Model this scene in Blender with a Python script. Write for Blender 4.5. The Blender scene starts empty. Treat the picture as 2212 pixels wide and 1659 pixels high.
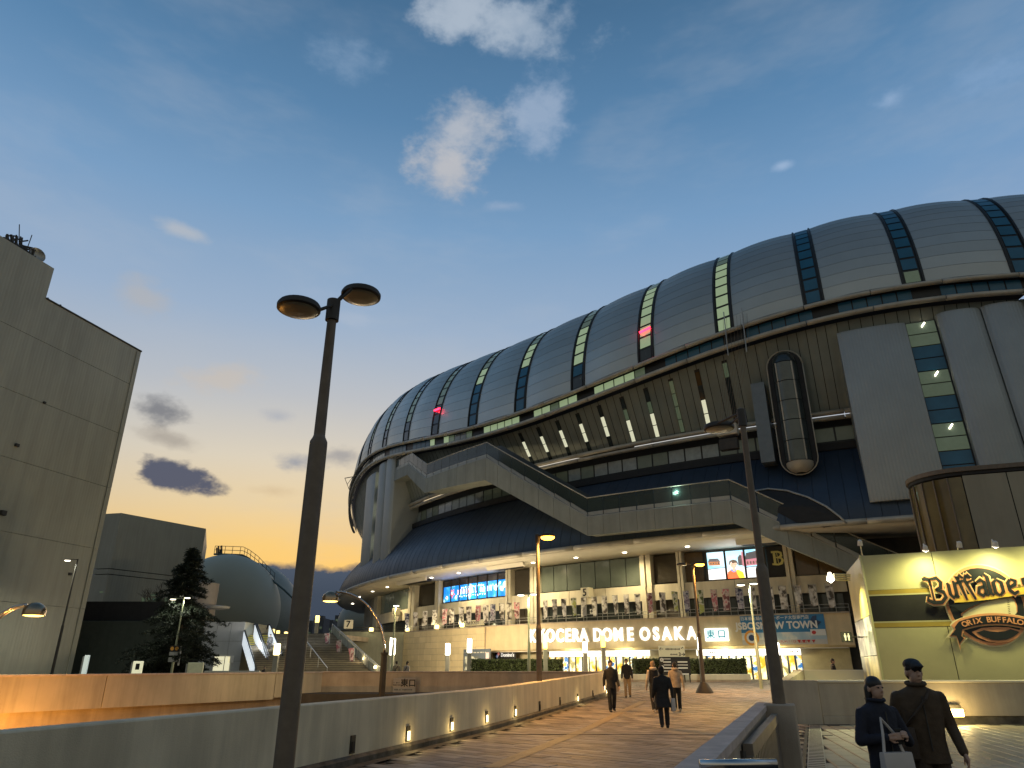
import bpy, bmesh, math, random
from mathutils import Vector, Matrix, Quaternion
random.seed(7)
SC = bpy.context.scene
COL = SC.collection
RAD = math.radians
# ------------------------------------------------------------------ camera
EYE = 1.68
PITCH = RAD(21.95)
cam_data = bpy.data.cameras.new('camera')
cam_data.sensor_width = 36.0
cam_data.lens = 36.0 * 1507.0 / 2212.0
cam_data.clip_start = 0.05
cam_data.clip_end = 4000
cam = bpy.data.objects.new('camera', cam_data)
COL.objects.link(cam)
cam.location = (0, 0, EYE)
cam.rotation_euler = (math.pi / 2 + PITCH, 0, 0)
SC.camera = cam
# ------------------------------------------------------------------ view
SC.view_settings.view_transform = 'Standard'
SC.view_settings.look = 'None'
SC.view_settings.exposure = 0.0
SC.view_settings.gamma = 1.0
SC.view_settings.use_curve_mapping = False
SC.cycles.use_denoising = True
SC.cycles.max_bounces = 6
SC.cycles.diffuse_bounces = 3
SC.cycles.glossy_bounces = 3
SC.cycles.transparent_max_bounces = 6
SC.cycles.sample_clamp_indirect = 3.0
# ------------------------------------------------------------------ sight lines (used only to survey the place)
_F = 1507.0
_c, _s = math.cos(PITCH), math.sin(PITCH)
def ray(x, y):
    u = (x - 1106.0) / _F; v = (829.5 - y) / _F
    return Vector((u, _c - v * _s, _s + v * _c))
def at_level(x, y, z=0.0):
    d = ray(x, y); t = (z - EYE) / d.z
    return Vector((d.x * t, d.y * t, z))
def at_depth(x, y, Y):
    d = ray(x, y); t = Y / d.y
    return Vector((d.x * t, Y, EYE + d.z * t))
def on_line(x, y, p0, p1):
    # vertical plane through the plan points p0, p1
    d = ray(x, y); dx, dy = p1[0] - p0[0], p1[1] - p0[1]; n = (dy, -dx)
    t = (p0[0] * n[0] + p0[1] * n[1]) / (d.x * n[0] + d.y * n[1])
    return Vector((d.x * t, d.y * t, EYE + d.z * t))
def gz(Y):
    # the walkway climbs gently towards the entrance
    return max(0.0, min(1.0, (Y - 22.0) / 36.0)) * 0.6
def at_ground(x, y):
    p = at_level(x, y, 0)
    for _ in range(12):
        p = at_level(x, y, gz(p.y))
    return p
def px_scale(Y, z=1.5):
    # surveyed pixels per metre at depth Y
    return _F / (Y * _c + (z - EYE) * _s)
# stadium axis
SD = 160.0
SA = RAD(25.72)
CX, CY = SD * math.sin(SA), SD * math.cos(SA)
def ring_pt(phi, R, z):
    a = RAD(phi)
    return Vector((CX + R * math.sin(a), CY - R * math.cos(a), z))
def on_ring(x, y, R):
    d = ray(x, y); A = d.x ** 2 + d.y ** 2; B = -2 * (d.x * CX + d.y * CY); Q = CX ** 2 + CY ** 2 - R * R
    D = max(0.0, B * B - 4 * A * Q); t = (-B - math.sqrt(D)) / 2 / A
    X, Y = d.x * t, d.y * t
    return math.degrees(math.atan2(X - CX, -(Y - CY))), EYE + d.z * t
# ------------------------------------------------------------------ world: dusk sky with evening clouds
SUN_AZ = RAD(-13.0)
W = bpy.data.worlds.new('World'); SC.world = W; W.use_nodes = True
nt = W.node_tree; nt.nodes.clear()
def WN(t, **k):
    n = nt.nodes.new(t)
    for a, b in k.items(): setattr(n, a, b)
    return n
def wl(a, b): nt.links.new(a, b)
def wmath(op, a, b=None, clamp=False):
    n = WN('ShaderNodeMath', operation=op); n.use_clamp = clamp
    for i, v in enumerate((a, b)):
        if v is None: continue
        if isinstance(v, (int, float)): n.inputs[i].default_value = v
        else: wl(v, n.inputs[i])
    return n.outputs[0]
def wvm(op, a, b=None):
    n = WN('ShaderNodeVectorMath', operation=op)
    for i, v in enumerate((a, b)):
        if v is None: continue
        if isinstance(v, (tuple, list, Vector)): n.inputs[i].default_value = v
        else: wl(v, n.inputs[i])
    return n
def srgb(h):
    h = h.lstrip('#'); o = []
    for i in (0, 2, 4):
        c = int(h[i:i + 2], 16) / 255.0
        o.append(c / 12.92 if c <= 0.04045 else ((c + 0.055) / 1.055) ** 2.4)
    return tuple(o)
tc = WN('ShaderNodeTexCoord')
dirn = wvm('NORMALIZE', tc.outputs['Generated']).outputs[0]
sep = WN('ShaderNodeSeparateXYZ'); wl(dirn, sep.inputs[0])
elev = wmath('MULTIPLY', wmath('ARCSINE', sep.outputs[2]), 180 / math.pi)
ef = wmath('DIVIDE', elev, 90.0, True)
def wramp(fac, stops):
    r = WN('ShaderNodeValToRGB'); e = r.color_ramp.elements
    while len(e) < len(stops): e.new(0.5)
    for k, (p, c) in enumerate(stops):
        e[k].position = p / 90.0; e[k].color = (*srgb(c), 1)
    wl(fac, r.inputs[0]); return r.outputs[0]
glow_side = wramp(ef, [(0, 'ffc060'), (5, 'ffcb6c'), (8.5, 'fed37e'), (11.5, 'f1d8a8'), (15, 'e4d9c3'), (20, 'c3c7cc'), (26, 'a2b8d2'), (34, '7fa5cb'), (42, '5d89b2'), (50, '4a7399'), (66, '3a6084'), (90, '2b4c70')])
mid_side = wramp(ef, [(0, '8b93a8'), (8, '98a3ba'), (16, '9eb0ca'), (26, '8fadd2'), (34, '749ec9'), (42, '5b89b4'), (50, '4a7399'), (66, '3a6084'), (90, '2b4c70')])
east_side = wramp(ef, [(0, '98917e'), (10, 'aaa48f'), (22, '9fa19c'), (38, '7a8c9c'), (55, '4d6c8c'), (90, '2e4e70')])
hz = wvm('NORMALIZE', wvm('MULTIPLY', dirn, (1, 1, 0)).outputs[0]).outputs[0]
ca = wvm('DOT_PRODUCT', hz, (math.sin(SUN_AZ), math.cos(SUN_AZ), 0)).outputs['Value']
glow = wmath('POWER', wmath('MULTIPLY', wmath('ADD', ca, 1.0), 0.5, True), 6.0)
def wmix(f, a, b):
    n = WN('ShaderNodeMix', data_type='RGBA')
    if isinstance(f, (int, float)): n.inputs[0].default_value = f
    else: wl(f, n.inputs[0])
    for i, v in ((6, a), (7, b)):
        if isinstance(v, tuple): n.inputs[i].default_value = (*v, 1) if len(v) == 3 else v
        else: wl(v, n.inputs[i])
    return n.outputs[2]
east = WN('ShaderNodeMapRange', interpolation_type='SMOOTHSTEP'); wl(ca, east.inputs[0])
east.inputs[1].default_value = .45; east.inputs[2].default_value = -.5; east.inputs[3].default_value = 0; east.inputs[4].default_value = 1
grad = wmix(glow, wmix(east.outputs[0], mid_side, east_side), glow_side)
sky = WN('ShaderNodeTexSky', sky_type='NISHITA'); sky.sun_disc = False
sky.sun_elevation = RAD(1.0); sky.sun_rotation = SUN_AZ; sky.altitude = 10; sky.dust_density = 1.5
nis = wvm('SCALE', sky.outputs[0]); nis.inputs['Scale'].default_value = 0.10
base = wmix(0.10, grad, nis.outputs[0])
# clouds: soft masses at their own bearings, broken up by noise
def wnoise(scale, detail, rough, vec, off=(0, 0, 0)):
    a = wvm('ADD', vec, off).outputs[0]
    n = WN('ShaderNodeTexNoise'); n.inputs['Scale'].default_value = scale
    n.inputs['Detail'].default_value = detail; n.inputs['Roughness'].default_value = rough
    wl(a, n.inputs['Vector']); return n.outputs[0]
flat = wvm('MULTIPLY', dirn, (1, 1, 1.7)).outputs[0]
n_big = wnoise(10, 5, 0.62, flat)
n_fine = wnoise(30, 4, 0.6, flat, (3, 1, 7))
nn = wmath('ADD', wmath('MULTIPLY', n_big, 0.65), wmath('MULTIPLY', n_fine, 0.35))
nn = wmath('MULTIPLY', wmath('SUBTRACT', nn, 0.5), 1.7)
def cloud(col_in, x, y, a, b, color, amount=1.0, ragged=3.2, tilt=0.0, soft=1.15):
    d = ray(x, y).normalized(); r = Vector((d.y, -d.x, 0)).normalized(); u = r.cross(d)
    ct, st = math.cos(RAD(tilt)), math.sin(RAD(tilt)); r, u = r * ct + u * st, u * ct - r * st
    mp = WN('ShaderNodeMapping', vector_type='TEXTURE')
    mp.inputs['Location'].default_value = d
    mp.inputs['Rotation'].default_value = Matrix((r, d, u)).transposed().to_euler()
    mp.inputs['Scale'].default_value = (a / _F, a / _F, b / _F)
    wl(dirn, mp.inputs['Vector'])
    rr = wvm('LENGTH', mp.outputs[0]).outputs['Value']
    n = WN('ShaderNodeMath', operation='MULTIPLY_ADD'); wl(nn, n.inputs[0]); n.inputs[1].default_value = -ragged * .62; wl(rr, n.inputs[2])
    k = WN('ShaderNodeMapRange', interpolation_type='SMOOTHSTEP'); wl(n.outputs[0], k.inputs[0])
    k.inputs[1].default_value = 1.12; k.inputs[2].default_value = 1.12 - soft; k.inputs[3].default_value = 0; k.inputs[4].default_value = amount
    return wmix(k.outputs[0], col_in, srgb(color))
veil = WN('ShaderNodeMapRange', interpolation_type='SMOOTHSTEP')
wl(wnoise(3.2, 5, 0.62, wvm('MULTIPLY', dirn, (1, 1, 3.2)).outputs[0], (5, 2, 1)), veil.inputs[0])
veil.inputs[1].default_value = .47; veil.inputs[2].default_value = .74; veil.inputs[3].default_value = 0; veil.inputs[4].default_value = .17
sk = wmix(veil.outputs[0], base, srgb('b9bfc8'))
for args in (
    (1090, 40, 190, 60, 'a4b4c6', .80, 3.6, -8), (1000, 20, 110, 55, 'b3bfcd', .6, 4), (770, 130, 90, 40, '93abc6', .45, 3.6),
    (1000, 285, 105, 75, 'b4bac4', .92, 3.4, 25), (965, 365, 90, 55, 'bcbdc2', .9, 3.2, -25), (1165, 245, 70, 80, 'a0b2ca', .75, 3.6, 20),
    (1085, 445, 45, 14, 'a5b4cb', .45, 3), (400, 498, 60, 17, 'bfc0c2', .62, 2.4, -8), (1920, 212, 42, 28, '9cb5d4', .7, 3),
    (2110, 170, 80, 40, '90aed2', .4, 3.6), (1690, 358, 26, 12, 'abc0dc', .6, 2), (310, 640, 55, 40, 'b6b3b1', .6, 2.8, -20),
    (470, 815, 120, 35, 'cdbfae', .55, 3.2, 12), (345, 885, 62, 38, '75777e', .85, 4.0, -15), (365, 945, 75, 22, 'a79f95', .75, 2.6, -8),
    (400, 1032, 84, 29, '50566a', .96, 4.2, -8, .8), (600, 900, 40, 18, 'a8adb8', .65, 2.4), (640, 1000, 60, 26, '8f95a3', .85, 2.8), (740, 985, 60, 28, '9c9a9c', .8, 3),
    (590, 1060, 70, 18, 'cfb58f', .5, 2.6), (760, 690, 60, 18, 'b5bfce', .35, 3), (740, 640, 110, 30, 'a4b5cd', .3, 3.4),
): sk = cloud(sk, *args)
# cloud bank lying along the western horizon
bank = wmath('SUBTRACT', wmath('ADD', 7.3, wmath('MULTIPLY', nn, 2.2)), elev)
bank = wmath('DIVIDE', bank, 0.7, True)
bank_col = wramp(wmath('MULTIPLY', ef, 6.0, True), [(0, '3a4453'), (30, '434d5c'), (46, '525c6c'), (90, '6f7482')])
sk = wmix(wmath('MULTIPLY', bank, wmath('POWER', glow, 0.3)), sk, bank_col)
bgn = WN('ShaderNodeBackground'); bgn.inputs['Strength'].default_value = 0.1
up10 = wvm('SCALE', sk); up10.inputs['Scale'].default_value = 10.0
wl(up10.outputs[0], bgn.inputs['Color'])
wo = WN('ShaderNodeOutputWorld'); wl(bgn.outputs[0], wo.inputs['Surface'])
W.cycles.sampling_method = 'MANUAL'; W.cycles.sample_map_resolution = 256
# ------------------------------------------------------------------ sun, just set behind the western cloud
sd = bpy.data.lights.new('sun', 'SUN'); sd.energy = 0.35; sd.angle = RAD(12); sd.color = (1.0, 0.72, 0.42)
so = bpy.data.objects.new('sun', sd); COL.objects.link(so)
_dv = -Vector((math.sin(SUN_AZ) * math.cos(RAD(4)), math.cos(SUN_AZ) * math.cos(RAD(4)), math.sin(RAD(4))))
so.rotation_euler = _dv.to_track_quat('-Z', 'Y').to_euler()
# ------------------------------------------------------------------ helpers
def wloc(o):
    v = Vector((0, 0, 0))
    while o is not None:
        v += o.location; o = o.parent
    return v
class MB:
    """collects faces; build() links them as one mesh object"""
    def __init__(s): s.v = []; s.f = []; s.m = []
    def add(s, vs, fs, mi=0):
        b = len(s.v); s.v.extend(Vector(p) for p in vs)
        for f in fs: s.f.append([b + i for i in f]); s.m.append(mi)
        return s
    def hexa(s, p, mi=0):
        # p: 8 points, bottom ring 0-3 counter-clockwise, top ring 4-7
        return s.add(p, [(3, 2, 1, 0), (4, 5, 6, 7), (0, 1, 5, 4), (1, 2, 6, 5), (2, 3, 7, 6), (3, 0, 4, 7)], mi)
    def box(s, c, d, rz=0.0, mi=0):
        x, y, z = d[0] / 2, d[1] / 2, d[2] / 2; cz, sz = math.cos(rz), math.sin(rz); c = Vector(c)
        pts = []
        for zz in (-z, z):
            for xx, yy in ((-x, -y), (x, -y), (x, y), (-x, y)):
                pts.append(c + Vector((xx * cz - yy * sz, xx * sz + yy * cz, zz)))
        return s.hexa(pts, mi)
    def bbox(s, c, d, bev=0.02, rz=0.0, mi=0):
        # box with chamfered vertical and top edges
        x, y, z = d[0] / 2, d[1] / 2, d[2] / 2; b = min(bev, x * .9, y * .9, z * .9); cz, sz = math.cos(rz), math.sin(rz); c = Vector(c)
        def ring(i, zz): return [c + Vector((p * cz - q * sz, p * sz + q * cz, zz)) for p, q in ((-x + i, -y), (x - i, -y), (x, -y + i), (x, y - i), (x - i, y), (-x + i, y), (-x, y - i), (-x, -y + i))]
        def ring2(zz): return [c + Vector((p * cz - q * sz, p * sz + q * cz, zz)) for p, q in ((-x + b, -y + b * .99), (x - b, -y + b * .99), (x - b * .99, -y + b), (x - b * .99, y - b), (x - b, y - b * .99), (-x + b, y - b * .99), (-x + b * .99, y - b), (-x + b * .99, -y + b))]
        rs = [ring2(-z), ring(b, -z + b), ring(b, z - b), ring2(z)]
        return s.loft(rs, True, True, True, mi)
    def loft(s, rings, closed=True, cap0=False, cap1=False, mi=0):
        n = len(rings[0]); b = len(s.v)
        for r in rings: s.v.extend(Vector(p) for p in r)
        for k in range(len(rings) - 1):
            for i in range(n if closed else n - 1):
                j = (i + 1) % n
                s.f.append([b + k * n + i, b + k * n + j, b + (k + 1) * n + j, b + (k + 1) * n + i]); s.m.append(mi)
        if cap0: s.f.append([b + i for i in reversed(range(n))]); s.m.append(mi)
        if cap1: s.f.append([b + (len(rings) - 1) * n + i for i in range(n)]); s.m.append(mi)
        return s
    def tube(s, path, r, n=8, mi=0, caps=True):
        path = [Vector(p) for p in path]; rr = r if isinstance(r, (list, tuple)) else [r] * len(path)
        rings = []; prev = None
        for i, p in enumerate(path):
            t = (path[min(i + 1, len(path) - 1)] - path[max(i - 1, 0)]).normalized()
            ref = prev if prev is not None else (Vector((0, 0, 1)) if abs(t.z) < .9 else Vector((1, 0, 0)))
            a = t.cross(ref).normalized(); bb = a.cross(t).normalized(); prev = bb
            rings.append([p + (a * math.cos(2 * math.pi * k / n) + bb * math.sin(2 * math.pi * k / n)) * rr[i] for k in range(n)])
        return s.loft(rings, True, caps, caps, mi)
    def lathe(s, prof, c=(0, 0, 0), n=20, mi=0, caps=True, sx=1.0, sy=1.0):
        c = Vector(c)
        rings = [[c + Vector((r * sx * math.cos(2 * math.pi * k / n), r * sy * math.sin(2 * math.pi * k / n), z)) for k in range(n)] for r, z in prof]
        return s.loft(rings, True, caps, caps, mi)
    def poly(s, pts, th, nrm, mi=0):
        # flat polygon (ear-clipped by bmesh later) given a thickness along nrm
        pts = [Vector(p) for p in pts]; n = len(pts); nrm = Vector(nrm)
        b = len(s.v); s.v.extend(pts); s.v.extend(p + nrm * th for p in pts)
        s.f.append([b + n + i for i in range(n)]); s.m.append(mi)
        for i in range(n):
            j = (i + 1) % n; s.f.append([b + i, b + j, b + n + j, b + n + i]); s.m.append(mi)
        return s
    def build(s, name, mat, parent=None, smooth=False, local=False, fix=False):
        me = bpy.data.meshes.new(name)
        off = Vector((0, 0, 0)) if (local or parent is None) else wloc(parent)
        me.from_pydata([tuple(p - off) for p in s.v], [], s.f)
        for m in (mat if isinstance(mat, (list, tuple)) else [mat]): me.materials.append(m)
        if any(s.m): me.polygons.foreach_set('material_index', s.m)
        if fix:
            bm = bmesh.new(); bm.from_mesh(me); bmesh.ops.recalc_face_normals(bm, faces=bm.faces); bm.to_mesh(me); bm.free()
        if smooth: me.polygons.foreach_set('use_smooth', [True] * len(me.polygons))
        me.update()
        return link(name, me, parent)
def link(name, data, parent=None):
    o = bpy.data.objects.new(name, data); COL.objects.link(o)
    if parent is not None: o.parent = parent
    return o
def tag(o, label=None, cat=None, group=None, kind=None):
    if label: o['label'] = label
    if cat: o['category'] = cat
    if group: o['group'] = group
    if kind: o['kind'] = kind
    return o
def thing(name, label, cat, loc=(0, 0, 0), group=None):
    o = bpy.data.objects.new(name, None); COL.objects.link(o); o.location = loc; o.empty_display_size = .2
    return tag(o, label, cat, group)
def copy_tree(o, parent=None):
    c = o.copy(); COL.objects.link(c); c.parent = parent
    for ch in list(o.children): copy_tree(ch, c)
    return c
def auto_smooth(o, ang=35):
    me = o.data; me.polygons.foreach_set('use_smooth', [True] * len(me.polygons))
    try: me.set_sharp_from_angle(angle=RAD(ang))
    except Exception: pass
    return o
# curved wall pieces round the stadium axis (angles in degrees)
def cgrid(mb, f0, f1, n, prof, mi=0, closed_prof=True, caps=True):
    """sweep a profile [(R, z), ...] from angle f0 to f1"""
    rings = [[ring_pt(f0 + (f1 - f0) * k / n, R, z) for R, z in prof] for k in range(n + 1)]
    return mb.loft(rings, closed_prof, caps and closed_prof, caps and closed_prof, mi)
def cbox(mb, f0, f1, z0, z1, R0, R1, n=1, mi=0):
    return cgrid(mb, f0, f1, n, [(R0, z0), (R1, z0), (R1, z1), (R0, z1)], mi)
# lamps
def point_light(name, loc, watts, col, r=.1, parent=None, local=True):
    l = bpy.data.lights.new(name, 'POINT'); l.energy = watts; l.color = col; l.shadow_soft_size = r
    o = bpy.data.objects.new(name, l); COL.objects.link(o)
    if parent is not None:
        o.parent = parent; o.location = Vector(loc) if local else Vector(loc) - wloc(parent)
    else: o.location = loc
    return o
def spot_light(name, loc, aim, watts, col, size=90, blend=.5, r=.1, parent=None):
    l = bpy.data.lights.new(name, 'SPOT'); l.energy = watts; l.color = col; l.shadow_soft_size = r; l.spot_size = RAD(size); l.spot_blend = blend
    o = bpy.data.objects.new(name, l); COL.objects.link(o)
    loc = Vector(loc); o.rotation_euler = (Vector(aim) - loc).to_track_quat('-Z', 'Y').to_euler()
    if parent is not None: o.parent = parent; o.location = loc - wloc(parent)
    else: o.location = loc
    return o
# ------------------------------------------------------------------ materials
MATS = {}
def mat(name, col, rough=.6, metal=0.0, var=.12, scale=2.0, bump=0.0, bscale=30.0, emit=None, es=0.0, streak=0.0, spec=.5, coords='Object', rand=0.0, alpha=None, trans=0.0):
    m = bpy.data.materials.new(name); m.use_nodes = True; t = m.node_tree; N = t.nodes; L = t.links
    b = N['Principled BSDF']; b.inputs['Roughness'].default_value = rough; b.inputs['Metallic'].default_value = metal
    b.inputs['Specular IOR Level'].default_value = spec
    col = srgb(col) if isinstance(col, str) else col
    out = None
    tcn = N.new('ShaderNodeTexCoord'); vec = tcn.outputs[coords]
    def nz(sc, det=4, v=None, ro=.6):
        q = N.new('ShaderNodeTexNoise'); q.inputs['Scale'].default_value = sc; q.inputs['Detail'].default_value = det; q.inputs['Roughness'].default_value = ro
        L.new(v if v is not None else vec, q.inputs['Vector']); return q.outputs[0]
    def mr(a, lo, hi, f0=.3, f1=.7):
        q = N.new('ShaderNodeMapRange'); q.inputs[1].default_value = f0; q.inputs[2].default_value = f1; q.inputs[3].default_value = lo; q.inputs[4].default_value = hi; L.new(a, q.inputs[0]); return q.outputs[0]
    def mul(a, bb):
        q = N.new('ShaderNodeMath'); q.operation = 'MULTIPLY'; L.new(a, q.inputs[0]); L.new(bb, q.inputs[1]); return q.outputs[0]
    fac = None
    if var > 0: fac = mr(nz(scale), 1 - var, 1 + var)
    if streak > 0:
        mp = N.new('ShaderNodeMapping'); mp.inputs['Scale'].default_value = (.55, .55, .05); L.new(vec, mp.inputs[0])
        k = mr(nz(2.2, 5, mp.outputs[0], .7), 1 - streak, 1.03, .38, .58); fac = k if fac is None else mul(fac, k)
    if rand > 0:
        oi = N.new('ShaderNodeObjectInfo'); q = N.new('ShaderNodeMapRange'); q.inputs[3].default_value = 1 - rand; q.inputs[4].default_value = 1 + rand; L.new(oi.outputs['Random'], q.inputs[0]); fac = q.outputs[0] if fac is None else mul(fac, q.outputs[0])
    if fac is not None:
        vm = N.new('ShaderNodeVectorMath'); vm.operation = 'SCALE'; vm.inputs[0].default_value = col[:3]; L.new(fac, vm.inputs['Scale']); L.new(vm.outputs[0], b.inputs['Base Color'])
        rr = N.new('ShaderNodeMath'); rr.operation = 'MULTIPLY_ADD'; rr.use_clamp = True; rr.inputs[1].default_value = -.15; rr.inputs[2].default_value = rough + .15; L.new(fac, rr.inputs[0]); L.new(rr.outputs[0], b.inputs['Roughness'])
    else: b.inputs['Base Color'].default_value = (*col[:3], 1)
    if bump > 0:
        bn = N.new('ShaderNodeBump'); bn.inputs['Strength'].default_value = bump; bn.inputs['Distance'].default_value = .02; L.new(nz(bscale, 3), bn.inputs['Height']); L.new(bn.outputs[0], b.inputs['Normal'])
    if emit is not None:
        e = srgb(emit) if isinstance(emit, str) else emit
        b.inputs['Emission Color'].default_value = (*e, 1); b.inputs['Emission Strength'].default_value = es
    if trans > 0: b.inputs['Transmission Weight'].default_value = trans; b.inputs['IOR'].default_value = 1.45
    if alpha is not None: b.inputs['Alpha'].default_value = alpha
    MATS[name] = m
    return m
def ribbed(m, scale, axis='ring', strength=.6, dist=.05):
    """add fine relief of parallel ribs; axis: 'ring' round the stadium axis, or 0/1/2"""
    t = m.node_tree; N = t.nodes; L = t.links; b = N['Principled BSDF']
    g = N.new('ShaderNodeNewGeometry'); s = N.new('ShaderNodeSeparateXYZ'); L.new(g.outputs['Position'], s.inputs[0])
    def mth(op, a, bb=None):
        q = N.new('ShaderNodeMath'); q.operation = op
        for i, v in enumerate((a, bb)):
            if v is None: continue
            if isinstance(v, (int, float)): q.inputs[i].default_value = v
            else: L.new(v, q.inputs[i])
        return q.outputs[0]
    if axis == 'ring': u = mth('ARCTAN2', mth('SUBTRACT', s.outputs[0], CX), mth('SUBTRACT', CY, s.outputs[1]))
    elif isinstance(axis, tuple): u = mth('ADD', mth('MULTIPLY', s.outputs[0], axis[0]), mth('MULTIPLY', s.outputs[1], axis[1]))
    else: u = s.outputs[axis]
    w = mth('SINE', mth('MULTIPLY', u, scale))
    bn = N.new('ShaderNodeBump'); bn.inputs['Strength'].default_value = strength; bn.inputs['Distance'].default_value = dist
    L.new(w, bn.inputs['Height']); 
    old = b.inputs['Normal'].links
    if old: L.new(old[0].from_socket, bn.inputs['Normal'])
    L.new(bn.outputs[0], b.inputs['Normal'])
    return m
def mixmat(name, stops, scale=4.0, detail=3, rough=.7, emit=0.0, kind='noise', coords='Object', rand=True):
    """printed pattern: colour ramp over noise, shifted per object"""
    m = bpy.data.materials.new(name); m.use_nodes = True; t = m.node_tree; N = t.nodes; L = t.links; b = N['Principled BSDF']
    tcn = N.new('ShaderNodeTexCoord'); v = tcn.outputs[coords]
    if rand:
        oi = N.new('ShaderNodeObjectInfo'); sc = N.new('ShaderNodeMath'); sc.operation = 'MULTIPLY'; sc.inputs[1].default_value = 37.0; L.new(oi.outputs['Random'], sc.inputs[0])
        ad = N.new('ShaderNodeVectorMath'); L.new(v, ad.inputs[0]); L.new(sc.outputs[0], ad.inputs[1]); v = ad.outputs[0]
    if kind == 'noise':
        q = N.new('ShaderNodeTexNoise'); q.inputs['Detail'].default_value = detail; q.inputs['Scale'].default_value = scale; L.new(v, q.inputs['Vector']); o = q.outputs[0]
    else:
        q = N.new('ShaderNodeTexVoronoi'); q.inputs['Scale'].default_value = scale; L.new(v, q.inputs['Vector']); o = q.outputs['Color']
    r = N.new('ShaderNodeValToRGB'); e = r.color_ramp.elements
    while len(e) < len(stops): e.new(.5)
    for k, (p, c) in enumerate(stops): e[k].position = p; e[k].color = (*srgb(c), 1)
    r.color_ramp.interpolation = 'CONSTANT' if kind != 'noise' else 'LINEAR'
    L.new(o, r.inputs[0]); L.new(r.outputs[0], b.inputs['Base Color']); b.inputs['Roughness'].default_value = rough
    if emit: L.new(r.outputs[0], b.inputs['Emission Color']); b.inputs['Emission Strength'].default_value = emit
    MATS[name] = m
    return m
CONC = mat('concrete_parapet', (.68, .61, .44), .75, var=.16, scale=.45, bump=.3, bscale=60, streak=.2)
CONC_D = mat('concrete_weathered', (.41, .335, .25), .8, var=.2, scale=.8, bump=.35, bscale=50, streak=.18)
CONC_BEAM = mat('concrete_beam', (.47, .415, .32), .75, var=.14, scale=.4, bump=.25, bscale=40, streak=.2)
COPING = mat('coping_stone', (.50, .41, .36), .65, var=.18, scale=5, bump=.3, bscale=80)
PLINTH = mat('plinth_dark_stained', (.075, .07, .06), .8, var=.5, scale=3, bump=.3)
ASPH = mat('street_asphalt', (.05, .05, .05), .85, var=.2, scale=.5)
GROUT = mat('paving_joint', (.05, .045, .04), .9, var=.2)
STEEL = mat('lamp_post_brown', (.15, .115, .08), .6, .05, var=.15, scale=6, bump=.1)
STEEL_G = mat('galvanised_steel', (.36, .36, .34), .45, .6, var=.15, scale=8)
STEEL_D = mat('dark_metal', (.04, .035, .028), .6, .1, var=.2)
CHROME = mat('polished_steel', (.55, .53, .50), .18, 1.0, var=.1, scale=6)
BLACK = mat('matt_black', (.012, .012, .012), .7, var=.2)
WHITE = mat('white_paint', (.72, .70, .64), .6, var=.05)
CREAM = mat('cream_panel', (.62, .57, .42), .6, var=.06, scale=1.5, streak=.08)
def emat(name, col, es, base=(.5, .5, .5)): return mat(name, base, .4, var=0, emit=col, es=es)
GLOW_W = emat('lamp_glow_white', 'fff4d8', 9.0)
GLOW_Y = emat('lamp_glow_warm', 'ffe7a0', 5.0)
GLOW_O = emat('lamp_glow_sodium', 'ffae3c', 9.0)
GLOW_DIM = emat('lamp_glow_small', 'ffd97a', 3.0)
GLOW_RED = emat('warning_red', 'ff1030', 12.0)
WARM = (1.0, .80, .50); SODIUM = (1.0, .52, .14); COOL = (.95, 1.0, .80); YEL = (1.0, .90, .48)
_WS = bpy.data.scenes.new('workshop')          # scratch scene, removed at the end
def evaluated_mesh(o):
    _WS.collection.objects.link(o); vl = _WS.view_layers[0]; vl.update(); dg = vl.depsgraph; dg.update()
    me = bpy.data.meshes.new_from_object(o.evaluated_get(dg)); _WS.collection.objects.unlink(o)
    return me
_tcur = bpy.data.curves.new('type', 'FONT'); _tob = bpy.data.objects.new('type', _tcur)
def text_mesh(s, size=1.0, depth=.01, bold=0.0, align='CENTER', wide=1.0):
    _tcur.body = s; _tcur.size = size; _tcur.extrude = depth / 2; _tcur.offset = bold; _tcur.align_x = align; _tcur.align_y = 'CENTER'; _tcur.resolution_u = 3
    me = evaluated_mesh(_tob)
    if wide != 1.0:
        for v in me.vertices: v.co.x *= wide
    return me
def put_text(name, s, pos, right, up, size, m, parent=None, depth=.01, bold=0.0, wide=1.0, align='CENTER'):
    me = text_mesh(s, size, depth, bold, align, wide)
    right = Vector(right).normalized(); up = Vector(up).normalized(); n = right.cross(up)
    off = Vector(pos) - (wloc(parent) if parent is not None else Vector((0, 0, 0)))
    me.transform(Matrix((right, up, n)).transposed().to_4x4()); me.transform(Matrix.Translation(off))
    me.materials.clear(); me.materials.append(m)
    return link(name, me, parent)
UPZ = Vector((0, 0, 1))
# ================================================================== setting: ground far below the decks
g = MB(); g.box((0, 300, -6.5), (2400, 2400, 1.0)); tag(g.build('ground', ASPH), kind='structure')
# ================================================================== the stadium
SILVER = mat('brushed_steel_cladding', (.41, .415, .38), .38, .65, var=.10, scale=.12, bump=.08, bscale=6, rand=.05)
SHELL = mat('roof_backing', (.03, .03, .03), .8, var=.1)
FRAME = mat('window_frame_black', (.018, .02, .02), .45, .2, var=.1)
PANE_LIT = mat('pane_lit_green', (.2, .25, .2), .2, var=.25, scale=.7, emit='c0d8a4', es=.40)
PANE_MID = mat('pane_lit_dim', (.10, .13, .11), .15, var=.3, scale=.6, emit='8fa37d', es=.16)
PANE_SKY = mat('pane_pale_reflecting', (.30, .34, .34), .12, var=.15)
PANE_DK = mat('pane_dark', (.03, .04, .04), .12, var=.3, scale=.8)
PANE_BL = mat('pane_blue_opaque', (.014, .11, .19), .3, var=.15, scale=.7, emit=(.01, .09, .17), es=.0)
PANE_WH = mat('pane_lit_white', (.4, .4, .35), .3, var=.1, emit='e6e6c4', es=.75)
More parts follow.
